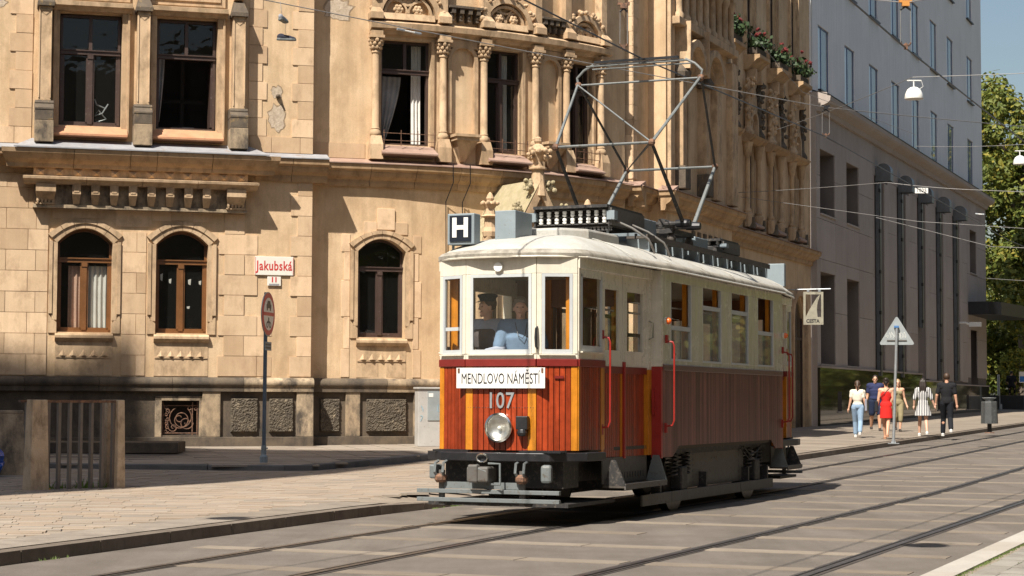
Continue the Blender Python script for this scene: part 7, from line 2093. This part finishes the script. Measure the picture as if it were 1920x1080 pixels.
t, P, hp = person(tw(.36, .0, .84), FRONT + rad(20), 'person in a light blue short-sleeved shirt looking out of the tram front window', 1.72, (.62, .37, .27), dict(el=(.28, -.06, 1.12), wl=(.20, -.30, 1.05), er=(-.27, -.05, 1.10), wr=(-.20, -.28, 1.02)), [
    ('shirt', cloth('light_blue_shirt', (.17, .25, .36)), [('torso', .016), ('arm', .026, .38), ('collar',)]),
    ('trousers', cloth('grey_trousers', (.06, .06, .065)), [('hips', .014), ('legs', .02, .96)])], (greyh, 'side'), DARK_SHOE, 1.10)
q = MB(); q.tube([hp(-.06, -.08, -.17), hp(-.02, -.15, -.33), hp(.03, -.16, -.36), hp(.06, -.15, -.32), hp(.08, -.09, -.17)], .004, 5); q.build('glasses_cord', M['black'], t)
q = MB(); q.bx((.10, -.155, 1.27), (.06, .01, .012)); q.build('pocket_pen', M['black'], t)

# ================================================================ overhead line
def wire(pts, r, label, name='overhead_wire', mat='black', sag=0.0, grp='overhead wires'):
    P_ = []
    for a, b in zip(pts, pts[1:]):
        for i in range(8):
            t = i / 8; p = lerp(a, b, t); P_.append((p[0], p[1], p[2] - sag * 4 * t * (1 - t)))
    P_.append(pts[-1])
    m = MB(); m.tube(P_, r, 6); o = m.build(name, M[mat], None, smooth=True); return tag(o, label, 'wire', grp)
wire([SW(-12, -8.40, 6.05), SW(19.5, -8.40, 6.035), SW(24.6, -8.38, 6.045), SW(35.5, -8.4, 6.36), SW(60, -8.6, 6.35), SW(112, -8.7, 7.3)], .011, 'black contact wire above the tram, touched by its pantograph', 'contact_wire')
wire([SW(-12, -4.6, 5.78), SW(23.6, -4.6, 5.76), SW(60, -4.6, 6.3), SW(112, -4.6, 7.3)], .011, 'black contact wire above the empty track, crossing the grey facade', 'contact_wire')
M['wiregrey'] = paint('weathered_steel_rope', (0.26, 0.25, 0.24), .5, metal=.4)
A1 = (-3.97, 30, 7.70); A2 = (5.93, 36.1, 6.95); A3 = (14, 46, 7.9)
wire([(-14.2, 23.7, 8.7), A1, A2, A3, (24, 58, 9.4)], .008, 'long thin span wire from the upper left carrying the hanging shoes', mat='wiregrey', sag=.02)
wire([SW(25.0, -26, 10.2), SW(23.9, -8.4, 7.15), SW(23.6, -4.6, 6.33), SW(23.2, 6, 7.3)], .007, 'span wire across the top of the picture with the orange insulator', mat='wiregrey', sag=.03)
wire([(7.7, 55.6, 9.3), (9.45, 45.0, 9.05), (18, 43, 9.2)], .008, 'lamp wire in front of the grey facade, upper one', mat='wiregrey', sag=.05)
wire([(6.4, 54.2, 7.3), (9.5, 48.5, 6.95), (11.4, 48, 6.72), (24, 47, 6.2)], .008, 'span wire with the 1025 plate', mat='wiregrey', sag=.02)
wire([(6.5, 54.4, 7.2), (10.6, 50, 6.1), (20, 48, 5.3)], .007, 'thin slanting span wire below the 1025 plate', mat='wiregrey')
wire([(9.6, 50.5, 6.25), (12.5, 50, 5.45), (20, 47, 4.9)], .008, 'lower slanting span wire with white insulator', mat='wiregrey')
wire([(13.2, 62.5, 9.75), (16.46, 62.0, 9.75), (26, 60, 9.9)], .008, 'lamp wire of the lower street lamp at the right edge', mat='wiregrey', sag=.04)
wire([(22.3, 90, 7.2), (26, 88, 6.8)], .010, 'short wire crossing the dark tree at the right', mat='wiregrey')
wire([(6.9, 55.0, 12.0), (9.2, 60.5, 11.2), (14, 66, 10.6)], .008, 'thin wire along the carved sandstone front', mat='wiregrey')
def hanger(top, bot, w, label, block):
    t = empty('wire_hanger', bot, 0, label, 'hanger')
    dz = top[2] - bot[2]
    for s in (-1, 1):
        m = MB(); m.tube([(s * w, 0, .05), (s * w * .95, 0, dz - .06)], .005, 5); m.build('drop_rod', M['wiregrey'], t)
    m = MB(); m.tube([(-w, 0, .06), (-w * .5, 0, .02), (0, 0, .05), (w * .5, 0, .02), (w, 0, .06)], .012, 6).bx((0, 0, .01), (.04, .04, .07)); m.build('wire_clamp', M['iron'], t)
    m = MB(); m.bx((0, 0, dz + .02), (.09, .06, .07)).bx((-.06, 0, dz + .05), (.04, .05, .04)).bx((.06, 0, dz + .05), (.04, .05, .04)); m.build('insulator_block', block, t)
    m = MB(); m.tube([(-w, 0, dz - .06), (0, 0, dz - .02), (w, 0, dz - .06)], .014, 6); m.build('yoke', M['black'], t)
ORANGE_INS = paint('orange_insulator', (.50, .22, .05), .5)
hanger(SW(23.6, -4.6, 6.30), SW(23.6, -4.6, 5.77), .065, 'wire hanger with orange insulator at the top right of the picture', ORANGE_INS)
hanger(SW(23.9, -8.4, 6.62), SW(23.9, -8.4, 6.07), .05, 'wire hanger with rusty clamp just above the pantograph', M['iron'])
hanger((5.93, 36.1, 6.93), (5.93, 36.1, 6.40), .07, 'pale V-shaped wire hanger beside the carved front', M['black'])
def lamp(p, label):
    t = empty('hanging_lamp', p, 0, label, 'street lamp', 'dome lamps hung over the street')
    m = MB(); m.lathe([(.215, 0), (.22, .02), (.205, .12), (.16, .22), (.09, .275), (.03, .29)], (0, 0, 0), 24); m.build('shade', M['porcelain'], t, smooth=True)
    m = MB(); m.lathe([(.2, .004), (.2, .012)], (0, 0, 0), 20); m.build('diffuser', M['framegrey'], t)
    m = MB(); m.tube([(0, 0, .28), (0, 0, .42)], .016, 6).tube([(-.16, 0, .44), (.18, 0, .44)], .014, 6).tube([(.18, 0, .44), (.22, 0, .3), (.08, 0, .2)], .006, 5); m.build('suspension', M['porcelain'], t)
lamp((9.475, 45.0, 8.53), 'white dome street lamp hanging before the grey windows')
lamp((16.48, 62.0, 9.10), 'white dome street lamp at the right edge before the tree')
lamp((-5.61, 16.0, 7.3), 'white dome street lamp hanging outside the picture on the left')
lamp((1.53, 14.04, 7.0), 'white dome street lamp hanging overhead outside the picture')
# enamel number plate 1025 and small insulators
npl = empty('wire_number_plate', (10.32, 48.2, 6.72), 0, 'white plate numbered 1025 clipped to a span wire', 'sign')
m = MB(); m.box(-.165, .165, -.008, .008, -.075, .06); m.build('plate', M['porcelain'], npl)
plate_text('1025', .13, (0, -.01, -.008), 'black', npl)
for p, q_, lb in (((-1.9, 31.25, 7.48), (-1.0, 31.85, 7.40), 'turnbuckle on the span wire left of the pantograph'), ((11.6, 47.9, 6.1), (12.1, 47.8, 6.05), 'white insulator on a span wire before the ducts')):
    d_ = (Vector(q_) - Vector(p)); t = empty('turnbuckle', p, 0, lb, 'insulator')
    m = MB(); m.tube([(0, 0, 0), tuple(d_ * .12)], .022, 7); m.build('socket', M['galv'], t)
    m = MB(); m.tube([tuple(d_ * .12), tuple(d_ * .3)], .013, 6); m.build('rod', M['porcelain'], t)
    m = MB(); m.tube([tuple(d_ * .3), tuple(d_ * .42)], .022, 7); m.build('socket', M['galv'], t)
# trainers thrown over the wire
def shoe(p, rz, rx, label, c):
    t = empty('trainer', p, rz, label, 'shoe', 'shoes hanging on the wire'); t.rotation_euler = (rx, 0, rz)
    m = MB(); L = .30
    sole = [(-.15, -.035), (-.10, -.045), (0, -.038), (.08, -.05), (.14, -.035), (.16, 0), (.14, .035), (.08, .048), (0, .036), (-.10, .042), (-.15, .03)]
    m.prismz(sole, -.055, -.025); m.build('sole', M['lightgrey'], t, bev=.006)
    m = MB(); m.ell((.07, 0, -.02), (.085, .042, .035), 12).ell((-.08, 0, .0), (.07, .038, .055), 12); cap(m, (-.08, 0, .0), (.06, 0, -.01), .042, .036)
    remeshed(m, 'upper', .006, cloth('trainer_upper', c), t, 3)
    m = MB(); m.tube([(.0, 0, .02), (-.02, 0, .12), (0, 0, .27)], .004, 4); m.build('lace', M['wiregrey'], t)
shoe((-3.58, 30.05, 7.11), rad(12), 0, 'dark trainer hanging lower from the span wire', (.035, .035, .05))
shoe((-3.63, 30.0, 7.40), rad(75), rad(-10), 'pale trainer seen end-on, hanging just under the span wire', (.28, .28, .30))
# ================================================================ trees at the end of the street
def leafmat(name, c1, c2):
    m, nt, b = nodes_of(name)
    r = nt.nodes.new('ShaderNodeNewGeometry').outputs['Random Per Island']
    c = ramp(nt, r, [(0, c1), (.75, c2), (1, (c2[0] * 1.7, c2[1] * 1.25, c2[2]))])
    nt.links.new(c, b.inputs['Base Color']); b.inputs['Roughness'].default_value = .55
    b.inputs['Specular IOR Level'].default_value = .3
    tr = nt.nodes.new('ShaderNodeBsdfTranslucent'); nt.links.new(c, tr.inputs[0])
    mx = nt.nodes.new('ShaderNodeMixShader'); mx.inputs[0].default_value = .3
    nt.links.new(b.outputs[0], mx.inputs[1]); nt.links.new(tr.outputs[0], mx.inputs[2]); nt.links.new(mx.outputs[0], nt.nodes['Material Output'].inputs[0])
    return m
M['foliage'] = leafmat('plane_tree_leaf', (0.06, 0.09, 0.016), (0.17, 0.19, 0.036))
M['foliage2'] = leafmat('yellow_green_leaf', (0.10, 0.13, 0.02), (0.26, 0.26, 0.04))
def tree(x, y, z0, h, rad_, base, seed, label, n=9000, mat='foliage', ls=.19, cat='tree', group='trees at the end of the street', name='street_tree'):
    r = random.Random(seed)
    t = empty(name, (x, y, z0), 0, label, cat, group)
    q = MB(); top = h * .82
    q.tube([(0, 0, 0), (.05, 0, base * .5), (-.05, .1, base), (.1, 0, top * .75), (0, 0, top)], [h * .022, h * .018, h * .015, h * .008, h * .003], 9)
    ends = []
    for i in range(14):
        a = i * 2.4; zz = base * .8 + (top - base * .8) * i / 14; L = rad_ * r.uniform(.6, .95) * (1 - .45 * i / 14)
        p1 = (L * .5 * math.cos(a), L * .5 * math.sin(a), zz + L * .35); p2 = (L * math.cos(a), L * math.sin(a), zz + L * .6)
        q.tube([(0, 0, zz), p1, p2], [h * .008, h * .005, h * .002], 6); ends += [p1, p2]
    q.build('trunk', M['bark'], t)
    cl = []
    zc, rz_ = (h + base) / 2, (h - base) / 2
    for _ in range(110):
        while True:
            p = Vector((r.uniform(-1, 1), r.uniform(-1, 1), r.uniform(-1, 1)))
            if .35 < p.length < 1: break
        cl.append((p.x * rad_, p.y * rad_, zc + p.z * rz_, r.uniform(.10, .24) * rad_))
    q = MB()
    for _ in range(n):
        cx, cy, cz, cr = r.choice(cl)
        d = Vector((r.gauss(0, 1), r.gauss(0, 1), r.gauss(0, .8))).normalized() * cr * r.uniform(.55, 1.15)
        P = Vector((cx, cy, cz)) + d
        nrm = (d.normalized() + Vector((r.uniform(-.8, .8), r.uniform(-.8, .8), r.uniform(-.2, .9)))).normalized()
        b = nrm.orthogonal().normalized(); b.rotate(Matrix.Rotation(r.uniform(0, 6.28), 3, nrm)); c = nrm.cross(b); s = ls * r.uniform(.6, 1.3)
        q.add([tuple(P - b * s), tuple(P + c * s * .6 + nrm * s * .15), tuple(P + b * s), tuple(P - c * s * .6 + nrm * s * .15)], [(0, 1, 2, 3)])
    q.build('crown', M[mat], t)
    return t
zt = rise(112)
tree(31.5, 118, zt, 20.5, 6.2, 5.0, 1, 'tall sunlit plane tree beside the end of the grey office building', 34000)
tree(38.5, 125, zt, 19.5, 6.5, 5.0, 2, 'broad plane tree at the right edge, behind the lower street lamp', 26000)
tree(32.6, 111, zt, 13.0, 4.6, 3.4, 3, 'lower dark plane tree over the canopy at the right edge', 26000)
tree(31.0, 140, zt, 14, 7, 2.5, 5, 'distant tree closing the view beyond the dark planters', 9000)
tree(42, 145, zt, 15, 8, 2.0, 6, 'distant tree at the far right beyond the blue sign', 9000)
tree(28.8, 109, zt, 3.6, 1.1, 1.2, 4, 'small yellow-green bush above the seated person', 2200, 'foliage2', .10, 'bush', None, 'street_bush')

tree(30.2, 124, zt, 6.0, 3.6, .4, 11, 'low bushy shrub behind the grey post at the end of the street', 9000, 'foliage', .17, 'bush', None, 'street_bush')
tree(36.0, 127, zt, 6.5, 4.2, .4, 12, 'low bushy shrub at the far right edge below the trees', 9000, 'foliage', .17, 'bush', None, 'street_bush')
# leafy trees along the far side of the street, out of the picture (mirrored in granite, glass and enamel)
q = MB(); r = random.Random(77)
for k in range(18):
    cd, ce = (14 + k * 9.5, 4.6 + r.uniform(-.4, .4)) if k < 9 else (113 + r.uniform(0, 10), -8 + (k - 9) * 2.2); base = SW(cd, ce, 0)
    q.tube([(base[0], base[1], 0), (base[0], base[1], 5)], [.2, .12], 7)
    cl = [(r.gauss(0, 1.5), r.gauss(0, 1.5), (5.6 if k < 9 else 3.6) + r.gauss(0, 1.3), r.uniform(.7, 1.3)) for _ in range(16)]
    for _ in range(1800):
        x, y, z, cr = r.choice(cl); d_ = Vector((r.gauss(0, 1), r.gauss(0, 1), r.gauss(0, 1))).normalized() * cr * r.uniform(.5, 1.1)
        P = Vector((base[0] + x, base[1] + y, z)) + d_; n_ = Vector((r.uniform(-1, 1), r.uniform(-1, 1), r.uniform(-1, 1))).normalized(); b_ = n_.orthogonal().normalized(); c_ = n_.cross(b_); s_ = .22
        q.add([tuple(P - b_ * s_), tuple(P + c_ * s_ * .7), tuple(P + b_ * s_), tuple(P - c_ * s_ * .7)], [(0, 1, 2, 3)])
tag(q.build('opposite_trees', M['foliage']), 'leafy trees along the opposite pavement, outside the picture', 'trees', kind='stuff')
